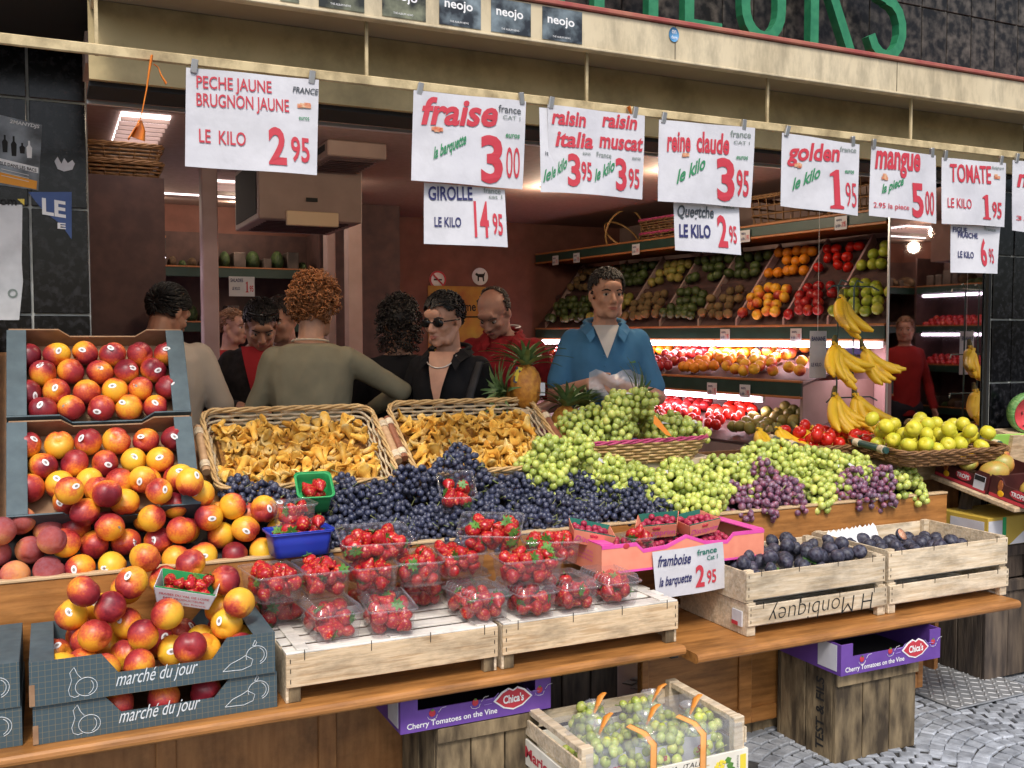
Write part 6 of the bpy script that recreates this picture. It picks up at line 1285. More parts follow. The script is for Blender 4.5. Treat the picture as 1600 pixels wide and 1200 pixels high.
tubelight(1.505, .012, .03, .62, 5); tubelight(1.505, .012, .66, 1.30, 5); tubelight(1.505, .012, 1.34, 2.1, 5); tubelight(1.505, .012, 2.14, 3.4, 5); tubelight(1.185, .31, .62, 1.5, 5); tubelight(1.185, .31, 1.55, 3.0, 5)
MB().hexa([(0, -.012, 1.60), (SL_, -.012, 1.60), (0, -.45, 2.12), (SL_, -.45, 2.12), (0, -.012, 1.612), (SL_, -.012, 1.612), (0, -.45, 2.135), (SL_, -.45, 2.135)]).build('upper_slope', M['wallred2'], sh)
MB().box(0, SL_, -.5, -.015, 2.17, 2.185).build('top_board', M['shelf_wood'], sh); MB().box(0, SL_, -.015-.02, -.013, 1.53, 1.60).build('rail', M['shelf_wood'], sh)
MB().box(0, SL_, -.5, -.015, 1.50, 1.515).build('under_board', M['mauve'], sh); MB().box(-.03, -.012, -.5, -.0, 0, 2.24).build('end_panel', M['mauve'], sh)
MB().hexa([(.28, .315, 1.27), (SL_, .315, 1.27), (.28, -.25, 1.44), (SL_, -.25, 1.44), (.28, .315, 1.282), (SL_, .315, 1.282), (.28, -.25, 1.452), (SL_, -.25, 1.452)]).build('lower_slope', M['wallred2'], sh)
MB().box(.0, SL_, -.30, -.28, .95, 1.5).build('back_panel', mat('pink_panel', (.55, .36, .36), (.6, .4, .4), 8, rough=.6), sh); MB().box(.28, .30, -.27, .315, .96, 1.3).build('lower_end_panel', M['mauve'], sh)
MB().box(.0, SL_, -.3, .55, .0, .94).build('base', M['mauve'], sh); MB().hexa([(.1, .55, .945), (SL_, .55, .945), (.1, .0, 1.08), (SL_, .0, 1.08), (.1, .55, .957), (SL_, .55, .957), (.1, .0, 1.092), (SL_, .0, 1.092)]).build('bottom_slope', M['wallred2'], sh)
R_ = .034
FK = {'green apple': ('apple', apple_mesh(R_, M['apple_g'])), 'red apple': ('apple', apple_mesh(R_, M['apple_r'])), 'orange': ('orange', apple_mesh(R_, M['orange'], .98)), 'peach': ('peach', apple_mesh(R_, M['nectarine_y'], .98)), 'kiwi': ('kiwi', apple_mesh(.03, M['kiwi'], 1.15)), 'avocado': ('avocado', apple_mesh(.032, M['avocado'], 1.25)), 'pear': ('pear', apple_mesh(.033, M['pear'], 1.2)), 'tomato': ('tomato', apple_mesh(R_, M['tomato'], .82))}
def slope_bin(x0, x1, ya, za, yb, zb, kind, where_, rows, cols, seed, two=False):
    q = random.Random(seed); cat, me = FK[kind]; nrm = Vector((0, -(zb-za), (yb-ya))).normalized()
    if nrm.z < 0: nrm = -nrm
    for j in range(rows):
        for i in range(cols-(j % 2)):
            t = (j+.5)/rows; x = x0+(x1-x0)*(i+.5+(.5 if j % 2 else 0))/cols; tt = t+q.uniform(-.05, .05); p = Vector((x+q.uniform(-.012, .012), ya+(yb-ya)*tt, za+(zb-za)*tt))+nrm*(R_+.012+q.uniform(0, .022))
            if q.random() < .07: continue
            tag(link(me, kind.replace(' ', '_'), None, mtx=SM4 @ Matrix.Translation(p) @ rotm(q)), '%s in row %d up of the %s' % (kind, j+1, where_), cat, kind+'s on the '+where_)
xs = [.02, .42, .76, 1.16, 1.52, 1.92, 2.35, 2.8, 3.4]
low = ['green apple', 'red apple', 'peach', 'kiwi', 'avocado', 'kiwi', 'pear', 'avocado']; upp = ['green apple', 'tomato', 'orange', 'avocado', 'avocado', 'pear', 'avocado', 'kiwi']
nth = ['bin by the mirror', 'second bin from the mirror', 'third bin from the mirror', 'fourth bin from the mirror', 'bin right of the blue polo man', 'bin behind the blue polo man', 'bin left of the blue polo man', 'farthest bin']
for k in range(8):
    x0, x1 = xs[k], xs[k+1]-.03; c = max(3, int((x1-x0)/.068))
    slope_bin(x0, x1, -.03, 1.635, -.20, 1.835, low[k], 'lower upper-tier '+nth[k], 4, c, 10+k); slope_bin(x0, x1, -.26, 1.90, -.41, 2.08, upp[k], 'top tier '+nth[k], 3, c, 30+k)
    MB().hexa([(x1+.006, -.015, 1.60), (x1+.022, -.015, 1.60), (x1+.006, -.43, 2.10), (x1+.022, -.43, 2.10), (x1+.006, -.015, 1.66), (x1+.022, -.015, 1.66), (x1+.006, -.40, 2.16), (x1+.022, -.40, 2.16)]).build('divider', mat('pale_divider', (.42, .26, .27), (.5, .32, .33), 9, rough=.5) if k < 3 else M['mauve'], sh)
MB().hexa([(0, -.215, 1.85), (SL_, -.215, 1.85), (0, -.235, 1.87), (SL_, -.235, 1.87), (0, -.205, 1.885), (SL_, -.205, 1.885), (0, -.225, 1.905), (SL_, -.225, 1.905)]).build('mid_bar', M['wallred2'], sh)
for k, (x0, x1, kind) in enumerate(((.34, .62, 'peach'), (.66, 1.0, 'peach'), (1.04, 1.4, 'orange'), (1.44, 1.85, 'red apple'), (1.9, 2.4, 'orange'), (2.45, 3.2, 'red apple'))):
    slope_bin(x0, x1, .28, 1.285, -.2, 1.43, kind, ['low shelf bin at the near end', 'second low shelf bin', 'third low shelf bin', 'fourth low shelf bin', 'fifth low shelf bin', 'farthest low shelf bin'][k], 7 if k else 3, max(3, int((x1-x0)/.07)), 60+k)
bx_ = MB().box(.30, .80, -.24, -.22, 1.38, 1.48).build('navy_carton_panel', M['navy'], sh)
for k, (x0, x1, kind) in enumerate(((.75, 1.15, 'tomato'), (.3, .7, 'pear'), (1.2, 1.7, 'red apple'))): slope_bin(x0, x1, .50, .965, .05, 1.075, kind, ['bottom bin right of centre', 'bottom bin at the near end', 'bottom bin farther along'][k], 6, max(3, int((x1-x0)/.07)), 90+k)
# cards on the strips
def shelf_card(label, x, y, z, wd=.085, h=.075):
    o = thing('price_card', label, 'price card', SM4 @ Vector((x, y+.006, z)), (0, 0, SRZ+math.pi), 'price cards on the fruit wall'); MB().box(-wd/2, wd/2, -.001, .001, 0, h).build('card', M['paper'], o)
    letters(o, 'le kilo', (-wd*.4, -.001, h*.18), (0, -.001, h*.2), h*.25, M['navy'], bold=.02); letters(o, 'extra', (-wd*.35, -.001, h*.65), (wd*.1, -.001, h*.65), h*.18, M['navy'], bold=.02); letters(o, '3 95', (wd*.1, -.001, h*.2), (wd*.42, -.001, h*.2), h*.38, M['red'], bold=.02)
for i, (x, y, z) in enumerate(((.62, .003, 1.52), (1.22, .003, 1.52), (.70, .333, 1.19), (.98, .333, 1.19), (.30, .003, 2.15), (1.05, .003, 2.14), (1.55, .003, 2.14), (2.15, .003, 2.14), (2.9, .003, 2.13), (3.2, .003, 2.13))):
    shelf_card('white price card on the '+['middle green strip near the bananas', 'middle green strip near the blue polo', 'low green strip, right one', 'low green strip, left one', 'top green strip under the golden sign', 'top green strip under the quegtche sign', 'top strip, fourth from the far end', 'top strip, third from the far end', 'top strip, second from the far end', 'top strip at the far end'][i], x, y, z)
p = at(1278, 560, Y=3.86); o = thing('price_card', 'tall white card behind the banana hands', 'price card', (p.x, 3.86, p.z-.1)); MB().box(-.055, .055, -.001, .001, 0, .24).build('card', M['paper'], o); letters(o, 'BANANE', (-.045, -.001, .19), (.045, -.001, .19), .022, M['navy'], bold=.02); letters(o, 'LE KILO', (-.045, -.001, .06), (.02, -.001, .06), .018, M['navy'], bold=.02); MB().tube([(0, .004, .2), (0, .004, .9)], .0012, 4).build('string', M['white'], o)
# wicker things on top of the fruit wall
for i, (x, y, z, W_, D_, H_, m) in enumerate(((.28, -.19, 2.19, .36, .32, .26, 'wicker_dark'), (1.9, -.19, 2.19, .5, .32, .09, 'wicker_pink'), (1.95, -.19, 2.30, .46, .30, .08, 'wicker_pink'), (.85, -.19, 2.19, .42, .32, .22, 'wicker_dark'))):
    c = SM4 @ Vector((x, y, z)); wicker(['dark wicker basket on top of the fruit wall near the golden sign', 'flat pink edged basket on top of the fruit wall', 'second flat pink edged basket stacked on the first', 'dark wicker basket on the fruit wall behind the quegtche sign'][i], c, (0, 0, SRZ), W=W_, D=D_, H=H_, rows=5, m='wicker_dark', mr=m, handles=None)
c = SM4 @ Vector((2.62, -.2, 2.36)); o = thing('hoop_basket', 'round bamboo hoop basket leaning on top of the fruit wall', 'basket', (c.x, c.y, 2.195), (R(70), 0, SRZ+R(90)))
for a_, b_, sc in ((0, 0, 1.), (R(62), .02, .8)): MB().tube([((.17*math.cos(t*.2618))*sc, .17*math.sin(t*.2618)*math.cos(a_)*sc+.17*sc, .17*math.sin(t*.2618)*math.sin(a_)+b_) for t in range(24)], .008, 6, closed=True).build('hoop', mat('bamboo', (.42, .22, .08), (.5, .28, .1), 20, rough=.5), o)

# ================================================================== DARK SHELVES AT THE LEFT AND BACK
def veg_shelf(label, loc, rz, L_, D_=.4, levels=(.4, .85, 1.25, 1.62, 2.0), rows=()):
    o = thing('back_shelf', label, 'shelf', loc, (0, 0, rz)); q = random.Random(int(L_*100)); Mx = Matrix.Translation(loc) @ Matrix.Rotation(rz, 4, 'Z')
    MB().box(0, L_, D_, D_+.02, 0, 2.3).build('back', M['wallred2'], o)
    for x in (0, L_-.02): MB().box(x, x+.02, 0, D_-.001, 0, 2.3).build('side', M['wallred2'], o)
    vm = [mat('leafy', (.012, .03, .008), (.05, .085, .02), 30, rough=.7, bump=.9, bscale=40), mat('rooty', (.05, .025, .012), (.1, .06, .03), 30, rough=.8, bump=.5), mat('packs', (.03, .022, .02), (.12, .09, .08), 9, rough=.6)]
    for z in levels:
        MB().box(.021, L_-.021, .01, D_-.001, z-.02, z).build('board', M['wallred2'], o); MB().box(.021, L_-.021, -.004, .008, z-.045, z+.02, b=.002).build('green_strip', M['strip_green'], o); MB().box(.021, L_-.021, -.006, .008, z+.0205, z+.03).build('trim', M['shelf_wood'], o)
        x = .06
        if z in rows:       # a lit row of red apples
            for j in range(3):
                for i in range(int((L_-.1)/.07)): tag(link(FK['red apple'][1], 'red_apple', None, mtx=Mx @ Matrix.Translation((.08+i*.07+q.uniform(-.006, .006), .05+j*.07, z+.035+.03*j)) @ rotm(q)), 'red apple in the %s row on the left wall shelf' % ('upper' if z > 1.4 else 'lower'), 'apple', 'red apples on the left wall')
            tb_ = MB().tube([(.1, .0, z+.31), (L_-.1, .0, z+.31)], .012, 8).build('tube_light', emit('tube_glow_left', (1, .84, 1), 5), o)
            continue
        while x < L_-.1:
            wd = q.uniform(.05, .10); h = q.uniform(.06, .17); k = q.randrange(3); ob = None; nm = ['vegetable', 'vegetable', 'packet'][k]
            if k < 2: ob = MB().ball((0, 0, 0), (wd*.5, .12, h*.5), 10, 8, 0, lambda d, th, ph: 1+.12*math.sin(5*th)*math.sin(4*ph)).build(nm, vm[k], None)
            else: ob = MB().box(-wd*.45, wd*.45, -.1, .1, -h*.5, h*.5, b=.004).build(nm, vm[k], None)
            ob.matrix_local = Mx @ Matrix.Translation((x+wd/2, .16, z+h*.5+.002)); tag(ob, '%s on the %s' % (['leafy vegetable', 'brown root vegetable', 'small packet'][k], label), ['vegetable', 'vegetable', 'packet'][k], nm+'s on the '+label); x += wd+.01
    return o
veg_shelf('dark shelf of greens across the back of the shop', (.16, 7.08, .004), 0, 1.66)
ls = veg_shelf('dark shelf along the left wall of the shop', (.52, 5.0, .004), R(90), 2.0, D_=.36, rows=(1.25, 1.62))
for i, (y, z) in enumerate(((5.25, 2.31), (5.25, 2.39))): wicker(['lower dark wicker tray on the left wall shelf', 'upper dark wicker tray on the left wall shelf'][i], (.34, y, z), (0, 0, R(90)), W=.45, D=.34, H=.06, rows=4, m='wicker_dark', mr='wicker_dark', handles=None)
# ================================================================== PEOPLE
_jobs = []
def fuse(mb, voxel, it, name, m, parent, fn=None):
    """queue overlapping closed shapes to be melted into one continuous surface"""
    o = bpy.data.objects.new('tmp', mb.mesh('tmp', m)); COL.objects.link(o)
    r_ = o.modifiers.new('r', 'REMESH'); r_.mode = 'VOXEL'; r_.voxel_size = voxel; r_.use_smooth_shade = True
    s_ = o.modifiers.new('s', 'SMOOTH'); s_.factor = .5; s_.iterations = it
    _jobs.append((o, name, m, parent, fn))
def run_fuse():
    dg = bpy.context.evaluated_depsgraph_get()
    for o, name, m, parent, fn in _jobs:
        me = bpy.data.meshes.new_from_object(o.evaluated_get(dg)); me.name = name; me.materials.clear()
        for q in (m if isinstance(m, (list, tuple)) else [m]): me.materials.append(q)
        if fn:
            for v in me.vertices: v.co = fn(v.co)
        for p in me.polygons: p.use_smooth = True; p.material_index = 0
        link(me, name, parent)
    for o, *_ in _jobs: bpy.data.objects.remove(o)
    _jobs.clear()
def capsule(mb, a, b, ra, rb, n=14, m=0):
    a, b = Vector(a), Vector(b); d = (b-a).normalized(); P = []; rr = []
    for k in (-.95, -.7, -.35): P.append(a+d*ra*k); rr.append(ra*math.sqrt(1-k*k))
    for k in range(6): t = k/5; P.append(a.lerp(b, t)); rr.append(ra+(rb-ra)*t)
    for k in (.35, .7, .95): P.append(b+d*rb*k); rr.append(rb*math.sqrt(1-k*k))
    return mb.tube(P, rr, n, m)
def hand(mb, wrist, fwd, palm, side, curl=.6, s=1.):
    """palm plus five bent fingers; fwd = where the fingers point, palm = the way the palm faces, side = thumb side"""
    w_, f, p = Vector(wrist), Vector(fwd).normalized(), Vector(palm).normalized(); p = (p-f*p.dot(f)).normalized(); t = Vector(side); t = (t-f*t.dot(f)-p*t.dot(p)).normalized()
    for k in range(4):
        o = (k-1.5)*.019*s; capsule(mb, w_+t*o*.7, w_+f*.075*s+t*o, .0135*s, .0125*s, 8)
    for k, L_ in enumerate((.062, .072, .077, .068)):
        o = (k-1.5)*.020*s; a = w_+f*.078*s+t*o; ang = curl*.5
        for j, fr in enumerate((.45, .32, .25)):
            d = (f*math.cos(ang)+p*math.sin(ang)); b = a+d*L_*fr*s; capsule(mb, a, b, (.0092-.0008*j)*s, (.0086-.0008*j)*s, 8); a = b; ang += curl
    a = w_+t*.024*s+f*.022*s; b = a+(t*.8+f*.7+p*.25).normalized()*.036*s; c = b+(t*.25+f*.9+p*.4).normalized()*.03*s
    capsule(mb, a, b, .0125*s, .0105*s, 8); capsule(mb, b, c, .0102*s, .0085*s, 8)
def skin(c): return mat('skin', tuple(x*.82 for x in c), c, 22, rough=.5, bump=.05, sss=.06)
def cloth(name, c, k=.8, sc=6, bump=.25): return mat(name, tuple(x*k for x in c), c, sc, rough=.85, bump=bump, bscale=16, spec=.2)
TOR = [(.83, .172, .125, .01), (.95, .170, .118, .01), (1.08, .166, .112, .005), (1.2, .182, .120, 0), (1.32, .198, .124, .0), (1.40, .196, .110, .008), (1.455, .150, .088, .015), (1.50, .085, .068, .02), (1.515, .06, .055, .02)]
def torso(mb, grow=0., k=1., z0=.83):
    rows = []; n = 26
    for (z, rx, ry, c) in (TOR if grow < 0 else TOR[:-2]+[(1.474, .098, .078, .018)]):
        if z < z0: continue
        g = grow if z < 1.44 else grow*.6
        rows.append([((rx*k+g)*math.copysign(abs(math.cos(a))**.85, math.cos(a)), c+(ry*k+g)*math.copysign(abs(math.sin(a))**.9, math.sin(a)), z+(grow*.6 if z > 1.4 else 0)) for a in (2*math.pi*i/n for i in range(n))])
    k_ = len(rows); vs = [p for r_ in rows for p in r_]; fs = [(i*n+j, i*n+(j+1) % n, (i+1)*n+(j+1) % n, (i+1)*n+j) for i in range(k_-1) for j in range(n)]
    fs += [tuple(range(n))[::-1], tuple(range((k_-1)*n, k_*n))]; mb.add(vs, fs, 0, True)
def front(x, z, grow):
    for (a, b) in zip(TOR, TOR[1:]):
        if a[0] <= z <= b[0]:
            t = (z-a[0])/(b[0]-a[0]); rx, ry, c = (a[i]+(b[i]-a[i])*t for i in (1, 2, 3)); rx += grow; ry += grow
            return c-ry*(max(0, 1-(abs(x)/rx)**2.2))**.5
    return 0
def head_shape(mb, fat=1., jaw=1.):
    mb.ball((0, .012, .150), (.073*fat, .092, .082), 24, 16); mb.ball((0, -.028, .092), (.060*fat, .062, .078), 20, 14)
    mb.ball((0, -.064, .020), (.026*jaw, .022, .018), 12, 8); capsule(mb, (-.038*jaw, -.03, .030), (.038*jaw, -.03, .030), .026, .026); mb.ball((0, -.05, .035), (.040*jaw, .035, .026), 14, 10)
    for s in (-1, 1):
        mb.ball((s*.036*fat, -.058, .088), (.024, .026, .022), 12, 8); mb.ball((s*.075*fat, .014, .105), (.010, .019, .030), 12, 8); capsule(mb, (s*.012, -.083, .131), (s*.044, -.066, .130), .010, .010, 10); mb.ball((s*.011, -.098, .076), (.0095, .011, .008), 10, 8)
        capsule(mb, (s*.055*jaw, .0, .07), (s*.04*jaw, -.03, .03), .02, .022, 10)
    capsule(mb, (0, -.085, .126), (0, -.106, .083), .0075, .0125, 10); mb.ball((0, -.084, .150), (.045, .016, .026), 12, 8); mb.ball((0, -.082, .050), (.026, .012, .013), 12, 8)
def person(label, xy, rz=0., H=1.75, head=(0, 0, 0), skinc=(.50, .26, .17), top=None, sleeve='short', arms=None, hair='short', hairc=(.012, .010, .010), fat=1., lower=(.03, .03, .04), vox=.0075, build=1., vee=None, hands=(None, None), lean=0.):
    o = thing('person', label, 'person', (xy[0], xy[1], .004), (0, 0, rz), 'people in the shop'); s = H/1.75; o.scale = (s, s, s); q = random.Random(int(xy[0]*1000))
    HM = Matrix.Translation((0, .02, 1.505)) @ Euler((R(-head[1]), R(head[2]), 0)).to_matrix().to_4x4(); HM = Matrix.Translation((0, .02, 1.505)) @ Matrix.Rotation(R(head[0]), 4, 'Z') @ Matrix.Rotation(R(head[1]), 4, 'X') @ Matrix.Rotation(R(head[2]), 4, 'Y') @ Matrix.Translation((0, -.03, .012))
    sk = skin(skinc); hd = MB(); head_shape(hd, fat); hd.mul(HM)
    body = MB(); body.v, body.f, body.m, body.s = hd.v, hd.f, hd.m, hd.s
    capsule(body, (0, .025, 1.44), HM @ Vector((0, .02, .055)), .056*(.9+.1*fat), .054*(.9+.1*fat)); torso(body, -.012, build)
    arms = arms or {}; AR = {}
    for sd, sg in (('R', -1), ('L', 1)):
        sh_ = Vector((sg*.178*build, .01, 1.415)); el, wr = arms.get(sd, ((sg*.255, .03, 1.13), (sg*.265, -.06, .89))); el, wr = Vector(el), Vector(wr); AR[sd] = (sh_, el, wr)
        capsule(body, sh_, el, .046, .038); capsule(body, el, wr, .039, .026)
        f = (wr-el).normalized(); hf = hands[0 if sd == 'R' else 1]
        if hf: hand(body, wr+Vector(hf[0]).normalized()*.012, hf[0], hf[1], hf[2], hf[3])
        else: hand(body, wr+f*.015, f, (-sg*1., .1, .0), (0, -1, .2), .35)
    for sg in (-1, 1):
        capsule(body, (sg*.09, .01, .88), (sg*.10, .0, .48), .078, .052); capsule(body, (sg*.10, .0, .48), (sg*.105, .02, .08), .052, .036); capsule(body, (sg*.105, .05, .035), (sg*.115, -.13, .030), .035, .030)
    fuse(body, vox*.8, 3, 'body', sk, o)
    # clothes
    tp = MB(); torso(tp, .012, build)
    for sd, (a, e, w_) in AR.items():
        sb = .45+.55*build
        if sleeve == 'long': capsule(tp, a, e, .062*sb, .050*sb); capsule(tp, e, e.lerp(w_, .93), .050*sb, .036)
        else: capsule(tp, a, a.lerp(e, .80), .062*sb, .060*sb)
    def wr_(v): n_ = noise.noise(Vector((v.x*9, v.y*9, v.z*6+v.x*5)))*.011+noise.noise(Vector((v.x*24+v.z*10, v.y*24, v.z*14)))*.0045; d = Vector((v.x, v.y-.01, 0)); return v+(d.normalized()*n_ if d.length > .02 else Vector())
    fuse(tp, vox*1.35, 4, 'top', top, o, wr_)
    lg = MB()
    for sg in (-1, 1): capsule(lg, (sg*.09, .01, .90), (sg*.10, .0, .48), .095, .068); capsule(lg, (sg*.10, .0, .48), (sg*.105, .02, .12), .066, .052)
    capsule(lg, (-.07, .01, .9), (.07, .01, .9), .11, .11); fuse(lg, .014, 3, 'trousers', cloth('trousers', lower), o)
    for sg in (-1, 1): MB().ball((sg*.11, -.035, .035), (.05, .135, .04), 14, 8, 0, lambda d, th, ph: Vector((d.x, d.y, max(d.z, -.85)))).build('shoe', M['black'], o)
    # face
    def hp(mb, name, m): return mb.mul(HM).build(name, m, o, fix=False)
    for sg in (-1, 1):
        hp(MB().ball((sg*.031, -.0735, .112), (.0125, .0105, .0075), 14, 10), 'eye', M['eye']); hp(MB().ball((sg*.031-.001, -.0822, .112-(.0025 if head[1] > 20 else 0)), (.0055, .0026, .0058), 10, 8), 'iris', M['black'])
        hp(MB().tube([(sg*.014, -.093, .130), (sg*.030, -.0895, .136), (sg*.050, -.073, .130)], [.0035, .0042, .002], 6), 'eyebrow', mat('brow', tuple(x*1.2+.01 for x in hairc), rough=.8))
        hp(MB().tube([(sg*.019, -.0835, .1175), (sg*.031, -.0855, .1205), (sg*.043, -.078, .1165)], .0018, 5), 'eyelid', mat('lid', tuple(x*.55 for x in skinc), rough=.6))
    lipm = mat('lips', (skinc[0]*.75, skinc[1]*.45, skinc[2]*.5), rough=.4); hp(MB().tube([(-.023, -.083, .0505), (-.008, -.0945, .0535), (0, -.0945, .0525), (.008, -.0945, .0535), (.023, -.083, .0505)], [.0015, .0035, .003, .0035, .0015], 6), 'upper_lip', lipm); hp(MB().tube([(-.021, -.083, .049), (-.007, -.0935, .0455), (.007, -.0935, .0455), (.021, -.083, .049)], [.0015, .0042, .0042, .0015], 6), 'lower_lip', lipm)
    # hair
    hm = mat('hair', tuple(x*.6 for x in hairc), tuple(x*1.6 for x in hairc), 60, (1, 1, .3), rough=.5); hb = MB()
    def on_skull(d, g): return Vector((d.x*(.074*fat+g), .012+d.y*(.094+g), .150+d.z*(.083+g)))
    def hairline(d):
        if hair == 'bald': return (d.y > -.10 and -.30 < d.z < .35) or (d.y > .18 and d.z > -.62)
        lim = .44 if d.y < -.60 else (.10 if d.y < -.15 else -.30 if d.y < .25 else -.72)
        return d.z > lim
    n = {'short': 1700, 'bald': 900, 'spiky': 1500}.get(hair, 0)
    if hair in ('short', 'bald', 'spiky', 'tied'):
        cap = MB().ball((0, .012, .150), (.074*fat+.004, .098, .0875), 30, 20)
        keep = [f for f in cap.f if all(hairline((Vector(((cap.v[i][0])/(.078*fat), (cap.v[i][1]-.012)/.098, (cap.v[i][2]-.150)/.0875)))) for i in f)]; hb.add(cap.v, keep, 0, True); n = n or 700
        for k in range(n):
            d = Vector((q.gauss(0, 1), q.gauss(0, 1), q.gauss(0, 1))).normalized()
            if not hairline(d): continue
            a = on_skull(d, .001); L_ = {'short': .024, 'bald': .009, 'spiky': .034, 'tied': .02}[hair]*q.uniform(.6, 1.2)
            flow = Vector((d.x*.3+q.uniform(-.4, .4), (.75 if hair != 'short' else (-.4 if d.y < 0 else .4))+q.uniform(-.4, .4), -.7+.5*d.z)) if hair != 'spiky' else Vector((d.x*.4, -.5, .2)); t_ = (flow-d*flow.dot(d)).normalized()
            b = a+t_*L_*.8+d*(.006 if hair != 'spiky' else .014); mid = a.lerp(b, .5)+d*.005; hb.tube([a, mid, b], [.0055, .0045, .0012], 4)
    elif hair in ('curls', 'longcurls'):
        Nc = 1250 if hair == 'curls' else 1100
        hb.ball((0, .016, .150), (.074*fat+.010, .100, .092), 24, 16, 0, lambda d, th, ph: 1.0 if hairline(d) else .86)
        for k in range(Nc):
            d = Vector((q.gauss(0, 1), q.gauss(0, 1), q.gauss(0, 1))).normalized()
            lim = .30 if d.y < -.6 else (-.15 if d.y < -.1 else -.85)
            if d.z < lim: continue
            ext = q.uniform(.004, .036) if hair == 'curls' else q.uniform(.006, .04); c = on_skull(d, ext)
            if hair == 'curls' and d.z > .3: c.z += q.uniform(0, .022)
            if hair == 'longcurls' and d.y > -.3: c.z -= q.uniform(0, .12)*(1-max(0, d.z))
            t_ = d.orthogonal().normalized(); u_ = d.cross(t_); R0 = q.uniform(.007, .012); ph = q.uniform(0, 6); ax = (t_*q.uniform(-1, 1)+u_*q.uniform(-1, 1)+d*.4).normalized(); e1 = ax.orthogonal().normalized(); e2 = ax.cross(e1); L_ = q.uniform(.008, .02)
            hb.tube([c+e1*R0*math.cos(ph+i*1.1)+e2*R0*math.sin(ph+i*1.1)+ax*L_*i/6 for i in range(6)], [.0018, .003, .0034, .0034, .003, .0012], 4)
    hb.mul(HM); hb.build('hair', hm, o, fix=False)
    if hair == 'tied': MB().ball(HM @ Vector((0, .12, .15)), (.03, .035, .035), 10, 8).build('hair_knot', hm, o)
    if vee:     # open neck: (depth z, width, material, name)
        zb, wd, vm, nm = vee; vs = []; fs = []; n = 10; g = .022
        for i in range(n+1):
            t = i/n; z = zb+(1.482-zb)*t
            for j in range(7): x = (j/3-1)*wd*t; vs.append((x, front(x, min(z, 1.47), g*.9)-.005+(.05*(z-1.462)/.02*.35 if z > 1.462 else 0), z+.004))
        for i in range(n):
            for j in range(6): fs.append((i*7+j, i*7+j+1, (i+1)*7+j+1, (i+1)*7+j))
        MB().add(vs, fs, 0, True).build(nm, vm, o, fix=False)
    return o, HM, AR
M['eye'] = mat('eye_white', (.55, .5, .46), rough=.2)
def collar(o, m, zb=1.36, wd=.075, grow=.026, spread=.05, h=.05):
    """folded shirt collar: two flaps and a stand round the neck"""
    for s in (-1, 1):
        P = [(s*.084, .03, 1.505), (s*.080, -.03, 1.495), (s*.058, front(.06, 1.46, grow)+.002, 1.470), (s*wd*.70, front(wd*.7, 1.435, grow)-.004, 1.436)]
        Q = [(s*.112, .03, 1.478), (s*.112, -.03, 1.462), (s*.094, front(.09, 1.44, grow)-.006, 1.438), (s*wd*1.02, front(wd, 1.40, grow)-.010, 1.402)]
        vs = P+Q; fs = [(i, i+1, i+5, i+4) for i in range(3)]; n = len(vs); vs += [(x*1.02, y+(-.004 if y < 0 else .004), z+.003) for x, y, z in vs]; fs += [tuple(i+n for i in f[::-1]) for f in fs]+[(4, 5, 5+n, 4+n), (5, 6, 6+n, 5+n), (6, 7, 7+n, 6+n)]
        MB().add(vs, fs, 0, False).build('collar', m, o)
    MB().tube([(.09*math.cos(a), .028+.075*math.sin(a), 1.50+.018*math.sin(a)) for a in [R(k*20) for k in range(-2, 12)]], .014, 6, flat=.7).build('collar_stand', m, o)
def chain(o, z=1.44, m=None, wd=.075, drop=.05):
    MB().tube([(wd*math.cos(R(a)), .012+.085*math.sin(R(a)) if math.sin(R(a)) > 0 else min(-.055, front(wd*math.cos(R(a)), min(1.49, max(1.3, z+.04-drop*abs(math.sin(R(a))))), .022)-.004), z+.05-drop*max(0, -math.sin(R(a)))) for a in range(0, 360, 15)], .0028, 5, closed=True).build('necklace', m or M['metal'], o)

def pxy(u, d): r_ = ray(u, 525); return (r_.x*d, r_.y*d)
# man in the blue polo
pb = cloth('blue_polo', (.075, .225, .41), .8); o, HM, AR = person('man in a blue polo shirt holding a plastic bag, looking to the right', pxy(945, 4.95), R(-26), 1.885, (14, 2, 0), (.62, .33, .22), pb, 'short', {'R': ((-.235, -.03, 1.16), (-.09, -.27, 1.225)), 'L': ((.245, -.03, 1.15), (.10, -.28, 1.205))}, 'short', (.010, .008, .007), fat=1.0, build=.86, vee=(1.33, .06, cloth('white_tee', (.6, .58, .55)), 'undershirt'), hands=(((.55, -.75, .05), (.5, .4, -.4), (0, 0, 1), .5), ((-.75, -.55, .1), (-.2, .6, -.5), (0, 0, 1), .5)), vox=.0065)
collar(o, pb)
cr = [(-.016, 0), (-.006, .004), (.004, .005), (.010, .009), (.014, .008), (.012, .004), (.017, .002), (.016, -.001), (.006, -.001), (.004, -.005), (.0, -.001), (-.007, -.001), (-.009, -.005), (-.011, -.001)]
MB().prism([(.115+x, 1.315+z) for x, z in cr], 'y', front(.115, 1.315, .022)-.006, front(.115, 1.315, .022)-.002).build('chest_emblem', M['leaf'], o)
for z in (1.30, 1.345): MB().ball((-.012, front(0, z, .022)-.004, z), (.005, .002, .005), 8, 6).build('button', pb, o)
mb = MB(); q = random.Random(5); vs = []; fs = []
for i in range(9):
    for j in range(8): vs.append((-.10+.235*i/8, -.40+.020*math.sin(i*1.7+j*.9)+.025*math.cos(j*1.3+i*.8), 1.16+.12*j/7+.014*math.sin(i*1.4)))
for i in range(8):
    for j in range(7): fs.append((i*8+j, (i+1)*8+j, (i+1)*8+j+1, i*8+j+1))
